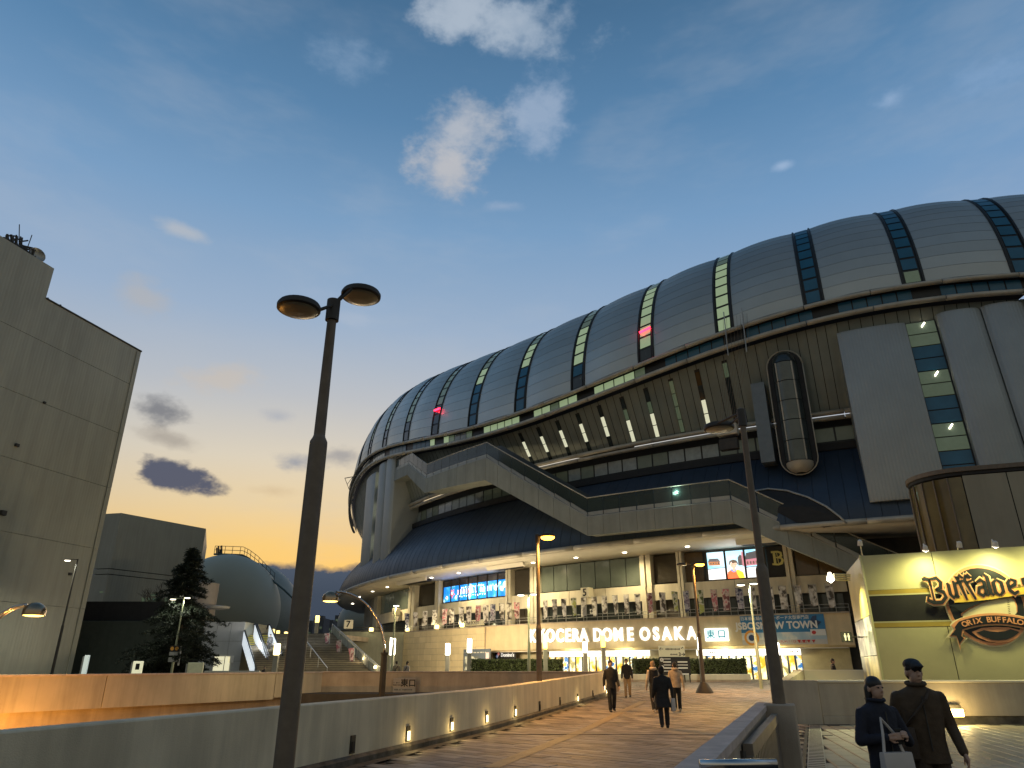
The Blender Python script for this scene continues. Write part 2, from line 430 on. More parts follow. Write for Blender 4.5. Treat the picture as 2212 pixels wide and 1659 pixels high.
TUBE = mat('rim_tube_beige', (.44, .40, .32), .5, .2, var=.12, scale=.6, streak=.1)
BODY = ribbed(mat('body_panel_ribbed', (.22, .24, .205), .55, .1, var=.12, scale=.4, rand=.05), 900, 'ring', .3, .05)
SKIRT = mat('blue_sheet_roof', (.026, .043, .07), .45, .15, var=.14, scale=.6, rand=.06)
SOFF = mat('soffit_cream', (.66, .61, .50), .6, var=.06, scale=.5)
TOWER = ribbed(mat('tower_corrugated', (.33, .35, .34), .5, .25, var=.07, scale=.3), 2600, 'ring', .28, .04)
SIGNW = mat('sign_wall_ochre', (.60, .47, .27), .6, var=.09, scale=.8, streak=.1)
TILEW = mat('tile_wall_ochre', (.72, .58, .33), .6, var=.06, scale=1.2, rand=.07)
WINGR = mat('window_grey_green', (.10, .115, .095), .22, var=.22, scale=.5, emit='5b6350', es=.10)
LOUV = ribbed(mat('louver_brown', (.055, .045, .03), .6, var=.1), 60, 2, .8, .03)
BROWNG = mat('bronze_glass', (.05, .032, .015), .08, var=.4, scale=.8, emit='6b4a1e', es=.06)
st = thing('stadium', 'huge steel-clad stadium with a wavy rounded roof rim and blue skirt roof', 'stadium', (CX, CY, 0))
def wv(phi): return math.cos(RAD(8 * (phi + 22)))
def z_up(phi): return 28.75 + 2.0 * wv(phi)
def z_lo(phi): return 27.4 + 1.9 * wv(phi)
RB, RA_, RH = 100.3, 8.0, 12.0
def skin(phi, t, off=0.0, pillow=0.0):
    t_ = RAD(t); b = RH - .5 * wv(phi)
    r = RB - RA_ * (1 - math.cos(t_)); z = z_up(phi) + b * math.sin(t_)
    nr, nz_ = b * math.cos(t_), RA_ * math.sin(t_); l = math.hypot(nr, nz_); o = off + pillow
    return ring_pt(phi, r + nr / l * o, z + nz_ / l * o)
F_L, F_R = -86.0, -8.0
m = MB()
nph = 90
# roof shell: rim plus shallow dome
sh = []
for k in range(nph + 1):
    ph = F_L + (F_R - F_L) * k / nph
    top = z_up(ph) + RH - .5 * wv(ph)
    sh.append([skin(ph, t) for t in (0, 15, 30, 45, 60, 75, 90)] + [ring_pt(ph, r, top + (92.3 - r) * .06) for r in (85, 70, 45)])
m.loft(sh, False); m.build('roof_shell', SHELL, st, True)
STRIPS = [-25.5 + 4.4 * k for k in range(-12, 4)]
TS = [1.5 + 5.75 * k for k in range(16)]
for a, b in zip(STRIPS[:-1], STRIPS[1:]):
    p0, p1 = a + .50, b - .50
    for j in range(15):
        t0, t1 = TS[j] + .07, TS[j + 1] - .03
        mb = MB(); nu = 6; top = []; 
        def pw(s): return .16 * (1 - (2 * s - 1) ** 2)
        R0 = [skin(p0 + (p1 - p0) * i / nu, t0, -.05, pw(i / nu)) for i in range(nu + 1)]
        R1 = [skin(p0 + (p1 - p0) * i / nu, t0, .10, pw(i / nu)) for i in range(nu + 1)]
        R2 = [skin(p0 + (p1 - p0) * i / nu, t1, .09, pw(i / nu)) for i in range(nu + 1)]
        R3 = [skin(p0 + (p1 - p0) * i / nu, t1, -.05, pw(i / nu)) for i in range(nu + 1)]
        mb.loft([R0, R1, R2, R3], False)
        mb.build('roof_panel', SILVER, st)
# window strips in the rim
rs = random.Random(3)
for k, ph in enumerate(STRIPS):
    mb = MB()
    mb.loft([[skin(ph + dx, t, .06) for t in range(0, 90, 6)] for dx in (-.46, -.15, .15, .46)], False)
    for dx in (-.44, .44): mb.tube([skin(ph + dx, t, .1) for t in range(0, 90, 6)], .11, 6)
    ws = mb.build('window_strip', FRAME, st, fix=True)
    nb = {7: 3, 8: 2, 6: 3, 5: 4, 4: 3}.get(k, 2)
    for j in range(13):
        t0 = 2 + 6.4 * j; t1 = t0 + 5.3
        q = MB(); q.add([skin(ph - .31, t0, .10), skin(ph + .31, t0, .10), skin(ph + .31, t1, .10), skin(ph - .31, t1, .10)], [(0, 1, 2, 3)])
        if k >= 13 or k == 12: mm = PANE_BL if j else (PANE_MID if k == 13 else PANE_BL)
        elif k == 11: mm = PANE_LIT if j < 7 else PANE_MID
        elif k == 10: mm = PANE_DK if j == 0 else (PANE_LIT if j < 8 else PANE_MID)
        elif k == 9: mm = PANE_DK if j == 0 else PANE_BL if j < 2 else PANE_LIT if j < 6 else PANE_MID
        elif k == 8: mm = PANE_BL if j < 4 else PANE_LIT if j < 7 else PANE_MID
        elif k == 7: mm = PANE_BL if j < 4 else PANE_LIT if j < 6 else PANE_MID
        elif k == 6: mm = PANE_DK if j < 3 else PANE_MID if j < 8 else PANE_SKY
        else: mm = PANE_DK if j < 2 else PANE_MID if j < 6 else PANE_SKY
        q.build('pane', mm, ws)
    if k in (6, 10):
        q = MB(); q.tube([skin(ph - .3, 17, .25), skin(ph + .34, 17.5, .25)], .12, 8)
        q.build('warning_light', GLOW_RED, ws)
        point_light('warning_bulb', skin(ph - .2, 17, .6), 14, (1, .03, .06), .15, st, False)
# rim tubes, cut at their joints
def arc(fz, R, a, b, n): return [ring_pt(a + (b - a) * i / n, R, fz(a + (b - a) * i / n)) for i in range(n + 1)]
nseg = 26
for nm, fz, R, r in (('upper_rim_tube', z_up, 100.65, .21), ('lower_rim_tube', z_lo, 100.5, .23)):
    for k in range(nseg):
        a = F_L + (F_R - F_L) * k / nseg; b = F_L + (F_R - F_L) * (k + 1) / nseg
        q = MB(); q.tube(arc(fz, R, a + .02, b - .02, 6), r, 10); q.build(nm, TUBE, st, True)
# glazed band between the tubes
q = MB(); q.loft([[ring_pt(F_L + (F_R - F_L) * k / 80, 100.05, z_lo(F_L + (F_R - F_L) * k / 80)), ring_pt(F_L + (F_R - F_L) * k / 80, 100.1, z_up(F_L + (F_R - F_L) * k / 80))] for k in range(81)], False)
gb = q.build('gallery_band', FRAME, st)
for k, (a, b) in enumerate(zip(STRIPS[:-1], STRIPS[1:])):
    p0, p1 = a + 1.0, b - .15; n = 5
    for j in range(n):
        u0, u1 = p0 + (p1 - p0) * j / n + .03, p0 + (p1 - p0) * (j + 1) / n - .03
        zz = lambda p, e: z_lo(p) + .18 + e * (z_up(p) - z_lo(p) - .34)
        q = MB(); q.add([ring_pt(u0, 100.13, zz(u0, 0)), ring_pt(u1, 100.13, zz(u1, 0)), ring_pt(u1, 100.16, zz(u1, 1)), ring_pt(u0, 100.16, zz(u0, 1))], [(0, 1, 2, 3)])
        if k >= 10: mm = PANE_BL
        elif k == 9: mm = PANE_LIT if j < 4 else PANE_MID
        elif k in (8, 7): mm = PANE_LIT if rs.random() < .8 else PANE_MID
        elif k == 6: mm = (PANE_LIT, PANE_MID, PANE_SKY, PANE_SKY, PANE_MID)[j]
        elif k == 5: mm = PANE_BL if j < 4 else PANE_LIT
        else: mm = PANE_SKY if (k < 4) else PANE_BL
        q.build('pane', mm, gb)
# inclined body under the rim, split by window slots
GT, GB = 21.6, 19.1
def body(phi, s, off=0.0):
    return ring_pt(phi, 99.6 + (97.1 - 99.6) * s + off, z_lo(phi) - .2 + (GT + .2 - z_lo(phi) + .2) * s)
SL = [-30.25 - 1.487 * k for k in range(10)]
edges = sorted([F_L, -80, -75, -70, -65, -60, -56, -52, -48, -45.2] + SL + [-28.6, -27, -25.2, -22, -18, -14, F_R])
fine = []
for a, b in zip(edges[:-1], edges[1:]):
    k_ = max(1, round((b - a) / .5)); fine += [(a + (b - a) * i / k_, a + (b - a) * (i + 1) / k_) for i in range(k_)]
for a, b in fine:
    n = 1; e = .016
    rr_ = []
    for i in range(n + 1):
        p = a + e + (b - a - 2 * e) * i / n
        rr_.append([body(p, 0), body(p, .35, .02), body(p, .7, .02), body(p, 1)])
    q = MB(); q.loft(rr_, False); q.build('body_panel', BODY, st, True)
q = MB(); q.loft([[body(F_L + (F_R - F_L) * i / 80, s_, -.12) for s_ in (0, .5, 1)] for i in range(81)], False); q.build('body_backing', BLACK, st)
for k, p in enumerate(SL):
    q = MB(); q.loft([[body(p + d, s, .05) for d in (-.14, .14)] for s in (.08, .3, .6, .97)], False)
    sw = q.build('slot_window', FRAME, st)
    lit = {0: [1, 0, 0, 0], 1: [3, 0, 2, 2], 2: [1, 1, 1, 1], 3: [0, 1, 2, 2], 4: [0, 1, 2, 2]}.get(k, [0, 2, 2, 0])
    for j in range(4):
        s0, s1 = .12 + .21 * j, .12 + .21 * (j + 1) - .012
        q = MB(); q.add([body(p - .115, s0, .08), body(p + .115, s0, .08), body(p + .115, s1, .08), body(p - .115, s1, .08)], [(0, 1, 2, 3)])
        q.build('pane', (PANE_DK, PANE_MID, PANE_WH, BROWNG)[lit[j]], sw)
# gallery under the body: pair of tubes, glazing, dark sill
for R, z, r in ((97.5, GT + .1, .22), (97.35, GT - .35, .2)):
    for k in range(13):
        a = -80 + k * 5.0; q = MB(); q.tube(arc(lambda p: z, R, a, a + 4.97, 5), r, 8); q.build('gallery_tube', TUBE, st, True)
q = MB(); cgrid(q, -80, -12, 68, [(96.0, GB), (96.2, GB), (96.2, GT), (96.0, GT)]); gw = q.build('gallery_wall', FRAME, st)
k = 0; p = -79.5
while p < -24:
    q = MB(); q.add([ring_pt(p + .03, 96.26, GB + .45), ring_pt(p + .92, 96.26, GB + .45), ring_pt(p + .92, 96.26, GT - .85), ring_pt(p + .03, 96.26, GT - .85)], [(0, 1, 2, 3)])
    q.build('pane', WINGR if rs.random() < .8 else PANE_SKY, gw); p += .98
q = MB(); cgrid(q, -80, -12, 68, [(96.1, GB - .5), (97.0, GB - .5), (97.0, GB + .1), (96.1, GB + .1)]); q.build('gallery_sill', BLACK, st)
# blue skirt roof in standing-seam sheets
SKQ = [(101.2, 11.75), (101.12, 12.4), (101.0, 13.0), (100.78, 13.6), (100.5, 14.2), (100.1, 14.85), (99.6, 15.5), (99.0, 16.25), (98.3, 17.0), (97.55, 17.85), (96.7, 18.75)]
SKP = SKQ
def skR(z):
    for (r0, z0_), (r1, z1_) in zip(SKQ[:-1], SKQ[1:]):
        if z <= z1_: return r0 + (r1 - r0) * max(0, z - z0_) / (z1_ - z0_)
    return SKQ[-1][0]
n = 108
for k in range(n):
    a = -84 + 70.0 * k / n; b = -84 + 70.0 * (k + 1) / n
    if -33 < a < -24 : pass
    q = MB(); q.loft([[ring_pt(p, R + o, z) for R, z in SKP] for p, o in ((a, -.02), (a + .01, .022), (a + .025, 0.0), (b - .008, 0.0), (b, -.02))], False)
    auto_smooth(q.build('roof_sheet', SKIRT, st), 25)
# eave: rounded edge, soffit with downlights
for k in range(22):
    a = -88 + 3.5 * k; q = MB(); q.tube(arc(lambda p: 11.72, 101.15, a, a + 3.48, 6), .24, 10); q.build('eave_edge', TUBE, st, True)
q = MB(); cgrid(q, -92, -12, 80, [(95.5, 11.22), (100.3, 11.32), (101.0, 11.55), (101.0, 11.75), (95.5, 11.75)]); q.build('soffit', SOFF, st, True)
for i, (x, y) in enumerate(((745, 1290), (759.8, 1283), (777.6, 1276.3), (805.7, 1267.7), (837.4, 1259.4), (932.6, 1240.6), (991.2, 1231.1), (1060.3, 1220.4), (1151.5, 1209), (1244, 1198.3), (1349, 1188.8), (1484.5, 1177))):
    ph, _ = on_ring(x, y, 98.6); c = ring_pt(ph, 98.6, 11.27)
    q = MB(); q.lathe([(.0, -.03), (.17, -.03), (.2, .0), (.2, .06)], c, 12, caps=False); dl = q.build('downlight', GLOW_W, st)
    if i > 3 and i % 2 == 0: spot_light('downlight_beam', c - Vector((0, 0, .12)), c - Vector((0, 0, 3)), 1700, (1, .82, .46), 168, .8, .15, st)
# soffit openings with curved lips
for x0, x1, y in ((876, 922, 1252), (1070, 1122, 1216), (1600, 1690, 1166)):
    p0, _ = on_ring(x0, y, 98.6); p1, _ = on_ring(x1, y, 98.6)
    q = MB(); cgrid(q, p0, p1, 6, [(98.0, 11.0), (99.4, 11.0), (99.5, 11.25), (97.9, 11.25)]); v = q.build('soffit_vent', BLACK, st)
    q = MB(); cgrid(q, p0 - .1, p1 + .9, 8, [(99.45, 10.9), (99.6, 10.9), (99.8, 11.28), (99.5, 11.28)]); q.build('vent_lip', SOFF, v)
# ------------------------------------------------------------------ facade under the eave
def fx(x, y=1290, R=96.0): return on_ring(x, y, R)[0]
q = MB(); cgrid(q, -88, -14, 74, [(95.0, .5), (95.5, .5), (95.5, 11.3), (95.0, 11.3)]); q.build('facade_wall', mat('facade_dark_backing', (.05, .045, .035), .7, var=.2), st)
# curved blank wall at the west end
q = MB()
pts = [fx(748), fx(770), fx(790), fx(812)]
rings = []
for z in (5.5, 11.25):
    rings.append([ring_pt(a, R, z) for a, R in [(-86, 95.4)] + [(-84 + k * (fx(812) + 84) / 14, 96.2 + .35 * abs(math.sin(k * .9))) for k in range(15)] + [(fx(813), 95.4)]])
q.loft(rings, False); q.build('end_wall', mat('end_wall_grey', (.30, .28, .23), .7, var=.12, streak=.2), st, True)
COLS = [(815, 822), (889, 902), (946, 954), (1098, 1109), (1151, 1167), (1391, 1414), (1471, 1483), (1707, 1726)]
PIL = mat('pilaster_cream', (.60, .55, .42), .55, var=.07, streak=.1)
for x0, x1 in COLS:
    a, b = fx(x0), fx(x1); w = b - a
    for u0, u1, R in ((a, a + w * .42, 96.45), (a + w * .45, a + w * .55, 96.25), (a + w * .58, b, 96.45)):
        q = MB(); cbox(q, u0, u1, 5.5, 11.25, 95.4, R); q.build('pilaster', PIL, st)
def row(f0, f1, n, z0, z1, R, mm, name='window_pane', gap=.05, parent=None):
    out = []
    for k in range(n):
        a = f0 + (f1 - f0) * k / n + gap * .5; b = f0 + (f1 - f0) * (k + 1) / n - gap * .5
        q = MB(); cbox(q, a, b, z0, z1, R - .06, R); out.append(q.build(name, mm(k) if callable(mm) else mm, parent or st))
    return out
# spandrel panels
SPAN = mat('spandrel_cream', (.62, .56, .42), .55, var=.06, scale=.8, streak=.12, rand=.03)
lim = [fx(815)] + [fx((a + b) / 2) for a, b in COLS[1:]] + [fx(1840)]
for a, b in zip(lim[:-1], lim[1:]):
    row(a + .12, b - .12, max(1, round((b - a) / 2.4)), 7.15, 8.52, 96.2, SPAN, 'spandrel_panel', .03)
# upper windows
row(fx(823), fx(888), 6, 8.62, 11.15, 95.9, WINGR)
row(fx(1168), fx(1390), 7, 8.62, 11.15, 95.9, WINGR)
for x0, x1 in ((903, 945), (1110, 1150), (1415, 1470)):
    row(fx(x0), fx(x1), 1, 8.7, 11.15, 95.85, LOUV, 'louver_panel')
row(fx(1484), fx(1526), 1, 8.62, 11.15, 95.85, BROWNG, 'bronze_window')
row(fx(1728), fx(1830), 2, 8.62, 11.15, 95.8, BROWNG, 'bronze_window')
# balcony level: glazed doors and dark openings
DOORG = mat('balcony_glass', (.025, .03, .028), .1, var=.3, scale=.8, emit='4d4a3a', es=.05)
for x0, x1, n in ((823, 888, 5), (903, 945, 1), (955, 1097, 9), (1110, 1150, 2), (1168, 1390, 12), (1415, 1470, 2), (1484, 1706, 9), (1727, 1830, 3)):
    row(fx(x0, 1335), fx(x1, 1335), n, 5.55, 7.05, 95.8, DOORG if n > 2 else LOUV, 'balcony_door')
# gate numerals on little cubes
for s, x, y, w in (('5', 1268, 1281, 18), ('6', 856, 1322, 16), ('7', 753, 1349, 14)):
    ph, z = on_ring(x, y, 96.9) if s != '7' else (0, 0)
    if s != '7':
        c = ring_pt(ph, 96.9, z); nrm = Vector((math.sin(RAD(ph)), -math.cos(RAD(ph)), 0)); tn = Vector((math.cos(RAD(ph)), math.sin(RAD(ph)), 0))
    else:
        c = at_depth(x, y, 84); nrm = Vector((.1, -1, 0)).normalized(); tn = Vector((1, .1, 0)).normalized()
    t = thing('gate_number_sign', 'cream box sign with a black numeral %s above the balcony gate' % {'5': 'five', '6': 'six', '7': 'seven'}[s], 'sign', c, 'gate number signs')
    q = MB(); rz = math.atan2(tn.y, tn.x); q.bbox(c, (.95, .8, .95), .03, rz); q.build('box', CREAM, t)
    face = Vector((0, -1, 0)); f = -nrm if False else nrm
    put_text('numeral', s, c + nrm * .42, tn, UPZ, .95, BLACK, t, .02, .02)
# ------------------------------------------------------------------ sign wall, balcony edge and entrance
q = MB(); a, b = fx(1047, 1380, 98), fx(1840, 1350, 98)
cgrid(q, a, b, 40, [(97.2, 2.95), (97.85, 2.95), (98.0, 3.1), (98.0, 5.42), (97.2, 5.42)]); q.build('sign_wall', SIGNW, st)
q = MB(); cgrid(q, fx(872, 1360, 98), b, 50, [(97.3, 5.42), (98.12, 5.42), (98.12, 5.52), (97.3, 5.52)]); q.build('balcony_coping', CONC_D, st)
q = MB(); cgrid(q, -80, b, 60, [(95.4, 5.3), (97.4, 5.3), (97.4, 5.45), (95.4, 5.45)]); q.build('balcony_floor', CONC_D, st)
for z in (5.85, 6.1):
    q = MB(); q.tube([ring_pt(fx(872, 1360, 98) + (b - fx(872, 1360, 98)) * k / 50, 97.75, z) for k in range(51)], .025, 6); q.build('balcony_rail', STEEL_G, st)
for k in range(26):
    p = fx(880, 1360, 98) + (b - fx(880, 1360, 98)) * k / 25; q = MB(); q.tube([ring_pt(p, 97.75, 5.5), ring_pt(p, 97.75, 6.1)], .02, 5); q.build('rail_post', STEEL_G, st)
# tiled retaining wall west of the sign wall, block by block
a0, a1 = fx(871, 1400, 98.2), fx(1046, 1400, 98.2)
rows, cols = 8, 12
for r in range(rows):
    for cidx in range(cols):
        u0 = a0 + (a1 - a0) * cidx / cols; u1 = a0 + (a1 - a0) * (cidx + 1) / cols
        z0 = .2 + 5.2 * r / rows; z1 = .2 + 5.2 * (r + 1) / rows
        q = MB(); cbox(q, u0 + .006, u1 - .006, z0 + .012, z1 - .012, 97.9, 98.2 + rs.uniform(-.008, .008)); q.build('wall_tile', TILEW, st)
q = MB(); cgrid(q, a0 - .01, a1 + .02, 12, [(97.0, .2), (98.12, .2), (98.12, 5.41), (97.0, 5.41)]); q.build('tile_wall_core', CONC_D, st)
# return wall running back west
PC = ring_pt(a0, 98.2, 0); PE = at_level(720, 1364, 5.45)
dv = Vector((PE.x - PC.x, PE.y - PC.y, 0)); dn = Vector((-dv.y, dv.x, 0)).normalized() * (1 if (-dv.y) * 0 + dv.x > 0 else -1)
q = MB(); q.hexa([PC + UPZ * .2, PC + dv + UPZ * .2, PC + dv + Vector((.4, .8, .2)), PC + Vector((.4, .8, .2)), PC + UPZ * 5.45, PC + dv + UPZ * 5.45, PC + dv + Vector((.4, .8, 5.45)), PC + Vector((.4, .8, 5.45))])
q.build('return_wall', mat('return_wall_olive', (.22, .22, .16), .7, var=.1, streak=.15), st, fix=True)
q = MB(); q.tube([PC + Vector((0, 0, 5.95)), PC + dv + Vector((0, 0, 5.95))], .03, 6); q.tube([PC + Vector((0, 0, 5.55)), PC + dv + Vector((0, 0, 5.55))], .06, 6); q.build('balcony_rail', STEEL_D, st)
# recessed entrance
ENT = mat('entrance_wall', (.42, .36, .22), .7, var=.1)
q = MB(); cgrid(q, fx(1047, 1430, 96.5), fx(1840, 1430, 96.5), 40, [(95.9, .4), (96.5, .4), (96.5, 2.96), (95.9, 2.96)]); q.build('entrance_wall', ENT, st)
q = MB(); cgrid(q, fx(1047, 1430, 96.5), fx(1840, 1430, 96.5), 40, [(96.0, 2.9), (97.9, 2.9), (97.9, 2.955), (96.0, 2.955)]); q.build('entrance_soffit', SOFF, st)
BOXL = emat('lightbox_white', 'fdfbf0', 1.4)
for x0, x1, n in ((1186, 1400, 3), (1503, 1729, 4)):
    for k in range(n):
        a = fx(x0 + (x1 - x0) * k / n, 1405, 97.3) + .02; b = fx(x0 + (x1 - x0) * (k + 1) / n, 1405, 97.3) - .02
        q = MB(); cbox(q, a, b, 2.42, 2.92, 96.9, 97.3, 2); lb = q.build('lightbox', BOXL, st)
        for u in (.12, .55, .62, .69, .88):
            if rs.random() < .6:
                p = a + (b - a) * u; q = MB(); cbox(q, p, p + .045, 2.6, 2.74, 97.3, 97.315); q.build('lightbox_mark', BLACK, lb)
    p = (fx(x0, 1405, 97.3) + fx(x1, 1405, 97.3)) / 2
DOORL = [mixmat('entrance_door_bright', [(0, '6b5a1e'), (.42, 'c79a2a'), (.5, 'efe3a8'), (.6, 'fff6cf'), (1, 'd8b04a')], 1.3, 3, .3, 1.0),
         mixmat('entrance_door_cream', [(0, '3a3524'), (.4, '8d8458'), (.5, 'e9e2b4'), (.65, 'f7f3d6'), (1, 'c4b67c')], 1.6, 4, .3, .9),
         mixmat('entrance_door_poster', [(0, '1c3f78'), (.42, '2f6fb5'), (.5, 'e8ead8'), (.56, 'd9a531'), (1, 'f3efd8')], 2.4, 3, .3, .85)]
NAVY = mat('door_frame_navy', (.012, .02, .035), .4, var=.1)
for x0, x1, n in ((1186, 1405, 15), (1512, 1735, 14)):
    for k in range(n):
        a = fx(x0 + (x1 - x0) * k / n, 1430, 96.5); b = fx(x0 + (x1 - x0) * (k + 1) / n, 1430, 96.5)
        q = MB(); cbox(q, a + .05, b - .05, .62, 2.38, 96.5, 96.56); d = q.build('entrance_door', rs.choice(DOORL), st)
        q = MB(); cbox(q, a - .035, a + .035, .62, 2.42, 96.5, 96.6); q.build('door_frame', NAVY, d)
for x in (1230, 1345, 1560, 1670):
    ph = fx(x, 1420, 98.5); point_light('entrance_glow', ring_pt(ph, 98.2, 2.3), 200, YEL, .3, st, False)
# ------------------------------------------------------------------ support towers at the wave crests
def tower(off):
    z0, z1 = (13.1, 28.0) if off == 0 else (14.0, 28.0)
    def lean(z): return 1.35 * (28.0 - z) / 14.9 if off == 0 else 0.0
    def lobe(a, b, R, bulge, zt, name='tower_wall', n=10, zb=z0):
        a += off; b += off
        rings = []
        for z in (zb, zb + .35, zt - .25, zt):
            e = .12 if z in (zb, zt) else 0
            ring = [ring_pt(a, 95.5, z)] + [ring_pt(a + (b - a) * k / n, R + lean(z) + bulge * (1 - (2 * k / n - 1) ** 2) ** .5 - e, z) for k in range(n + 1)] + [ring_pt(b, 95.5, z)]
            rings.append(ring)
        q = MB(); q.loft(rings, True, True, True); return auto_smooth(q.build(name, TOWER, st), 40)
    lobe(-24.75, -21.8, 99.9, .25, 27.9)
    lobe(-20.45, -18.7, 99.9, .5, 28.2)
    lobe(-18.65, -17.0, 99.9, .5, 28.3)
    q = MB(); cgrid(q, off - 21.8, off - 20.45, 1, [(95.6, z0), (99.3 + lean(z0), z0), (99.3, z1), (95.6, z1)]); wcol = q.build('tower_window', FRAME, st)
    pat = [1, 1, 0, 0, 1, 1, 0, 0, 1, 1, 0, 0][::-1]
    for j in range(12):
        a, b = 14.45 + 1.13 * j, 14.45 + 1.13 * j + 1.03
        q = MB(); cgrid(q, off - 21.72, off - 20.53, 1, [(99.2, a), (99.36 + lean(a), a), (99.36 + lean(b), b), (99.2, b)])
        pn = q.build('pane', (PANE_MID if off == 0 else PANE_WH) if pat[j] else PANE_BL, wcol)
        if off == 0 and pat[j] and j % 2 == 1:
            q = MB(); q.tube([ring_pt(off - 21.1, 99.47 + lean(a + .55), a + .55), ring_pt(off - 20.95, 99.44 + lean(a + .9), a + .9)], .06, 6); q.build('strip_light', GLOW_W, wcol)
for off in (0.0, -41.6): tower(off)
# dark bay beyond the tower
q = MB(); cbox(q, -16.9, -12, 14, 27.6, 95.6, 97.2, 4); q.build('recess', BLACK, st)
# ------------------------------------------------------------------ glazed lift shaft: capsule set in the body
def capsule_pts(fc, hw, z0, z1, R, n=10):
    r = hw * RAD(1) * 97; out = []
    for k in range(n + 1):
        a = math.pi * k / n; out.append((fc + hw * math.cos(a), z1 - r + r * math.sin(a) * 1.0))
    for k in range(n + 1):
        a = math.pi + math.pi * k / n; out.append((fc + hw * math.cos(a), z0 + r + r * math.sin(a)))
    return [ring_pt(f, R, z) for f, z in out]
FC = -27.35
q = MB(); nr = Vector((math.sin(RAD(FC)), -math.cos(RAD(FC)), 0))
q.poly(capsule_pts(FC, .80, 16.2, 27.2, 99.0), .5, nr); q.build('lift_recess', BLACK, st, fix=True)
pts = capsule_pts(FC, .84, 16.15, 27.3, 99.5); q = MB(); q.tube(pts + pts[:1], .05, 6); q.build('lift_surround', TUBE, st, True)
LG = mat('lift_glass', (.07, .08, .07), .12, var=.25, scale=.6, emit='4a5045', es=.07)
cc = ring_pt(FC, 99.35, 0); tang = Vector((math.cos(RAD(FC)), math.sin(RAD(FC)), 0))
for j in range(5):
    za, zb = 17.2 + 1.75 * j, 17.2 + 1.75 * j + 1.68
    for i, (u0, u1) in enumerate(((-80, -38), (-34, 34), (38, 80))):
        rings = []
        for z in (za, zb):
            rings.append([cc + tang * math.sin(RAD(u0 + (u1 - u0) * k / 5)) * 1.06 + nr * (math.cos(RAD(u0 + (u1 - u0) * k / 5)) * 1.1 + .1) + UPZ * z for k in range(6)])
        q = MB(); q.loft(rings, False); q.build('lift_glass', LG if i == 1 else PANE_DK, st, True)
    for u in (-36, 36):
        p = cc + tang * math.sin(RAD(u)) * 1.09 + nr * (math.cos(RAD(u)) * 1.13 + .1); q = MB(); q.tube([p + UPZ * za, p + UPZ * zb], .06, 6); q.build('lift_mullion', TUBE, st)
q = MB(); rings = [[cc + tang * math.sin(a) * 1.06 * s + nr * (math.cos(a) * 1.1 * s + .1) + UPZ * z for a in [RAD(-85 + 17 * k) for k in range(11)]] for s, z in ((.35, 16.3), (.75, 16.5), (.96, 16.8), (1, 17.15))]
q.loft(rings, False); q.build('lift_base', TUBE, st, True)
q = MB(); rings = [[cc + tang * math.sin(a) * 1.06 * s + nr * (math.cos(a) * 1.1 * s + .1) + UPZ * z for a in [RAD(-85 + 17 * k) for k in range(11)]] for s, z in ((1, 25.95), (.9, 26.5), (.6, 26.9), (.2, 27.1))]
q.loft(rings, False); q.build('lift_cap', PANE_DK, st, True)
q = MB(); cbox(q, -29.1, -28.45, 17.6, 24.8, 96.5, 99.3, 2); q.build('lift_side_panel', mat('panel_slate_blue', (.16, .19, .21), .5, .2, var=.08), st)
# ------------------------------------------------------------------ zigzag stair bridge hung on the facade
NODES = [(846, 1022, 1042, 99.8), (881, 1003, 1025, 100.6), (919, 1033.5, 1064, 101.6), (1049, 989.5, 1037, 102.4), (1268, 1117, 1157.5, 102.6), (1578, 1081.5, 1130, 102.4), (1700, 1137, 1184, 101.0), (1861, 1210, 1250, 98.9), (1985, 1262, 1300, 97.6)]
seq = []
for x, y0, y1, R in NODES:
    f0, zt = on_ring(x, y0, R); f1, zb = on_ring(x, y1, R); seq.append((f0, zt, zb, R))
# keep the two ends of each flight at honest heights
samples = []; marks = []
for i in range(len(seq) - 1):
    A, B = seq[i], seq[i + 1]; L_ = abs(B[0] - A[0]) * 1.76; n = max(1, round(L_ / 1.7))
    for k in range(n):
        s = k / n; samples.append(tuple(A[j] * (1 - s) + B[j] * s for j in range(4)))
samples.append(seq[-1])
BAND = mat('stair_band_concrete', (.255, .265, .225), .65, var=.1, scale=.6, streak=.12, rand=.03)
sb = MB(); sb.loft([[ring_pt(f, R - .12, zb + .1), ring_pt(f, R - .12, zt - .05), ring_pt(f, R - 2.3, zt - .05), ring_pt(f, R - 2.3, zb + .1)] for f, zt, zb, R in samples], True, True, True)
bridge = sb.build('stair_bridge', BAND, st)
GLS = mat('stair_glass', (.035, .05, .045), .12, var=.25, scale=.5, alpha=.86)
KICK = mat('stair_kick_panel', (.34, .34, .30), .4, var=.1)
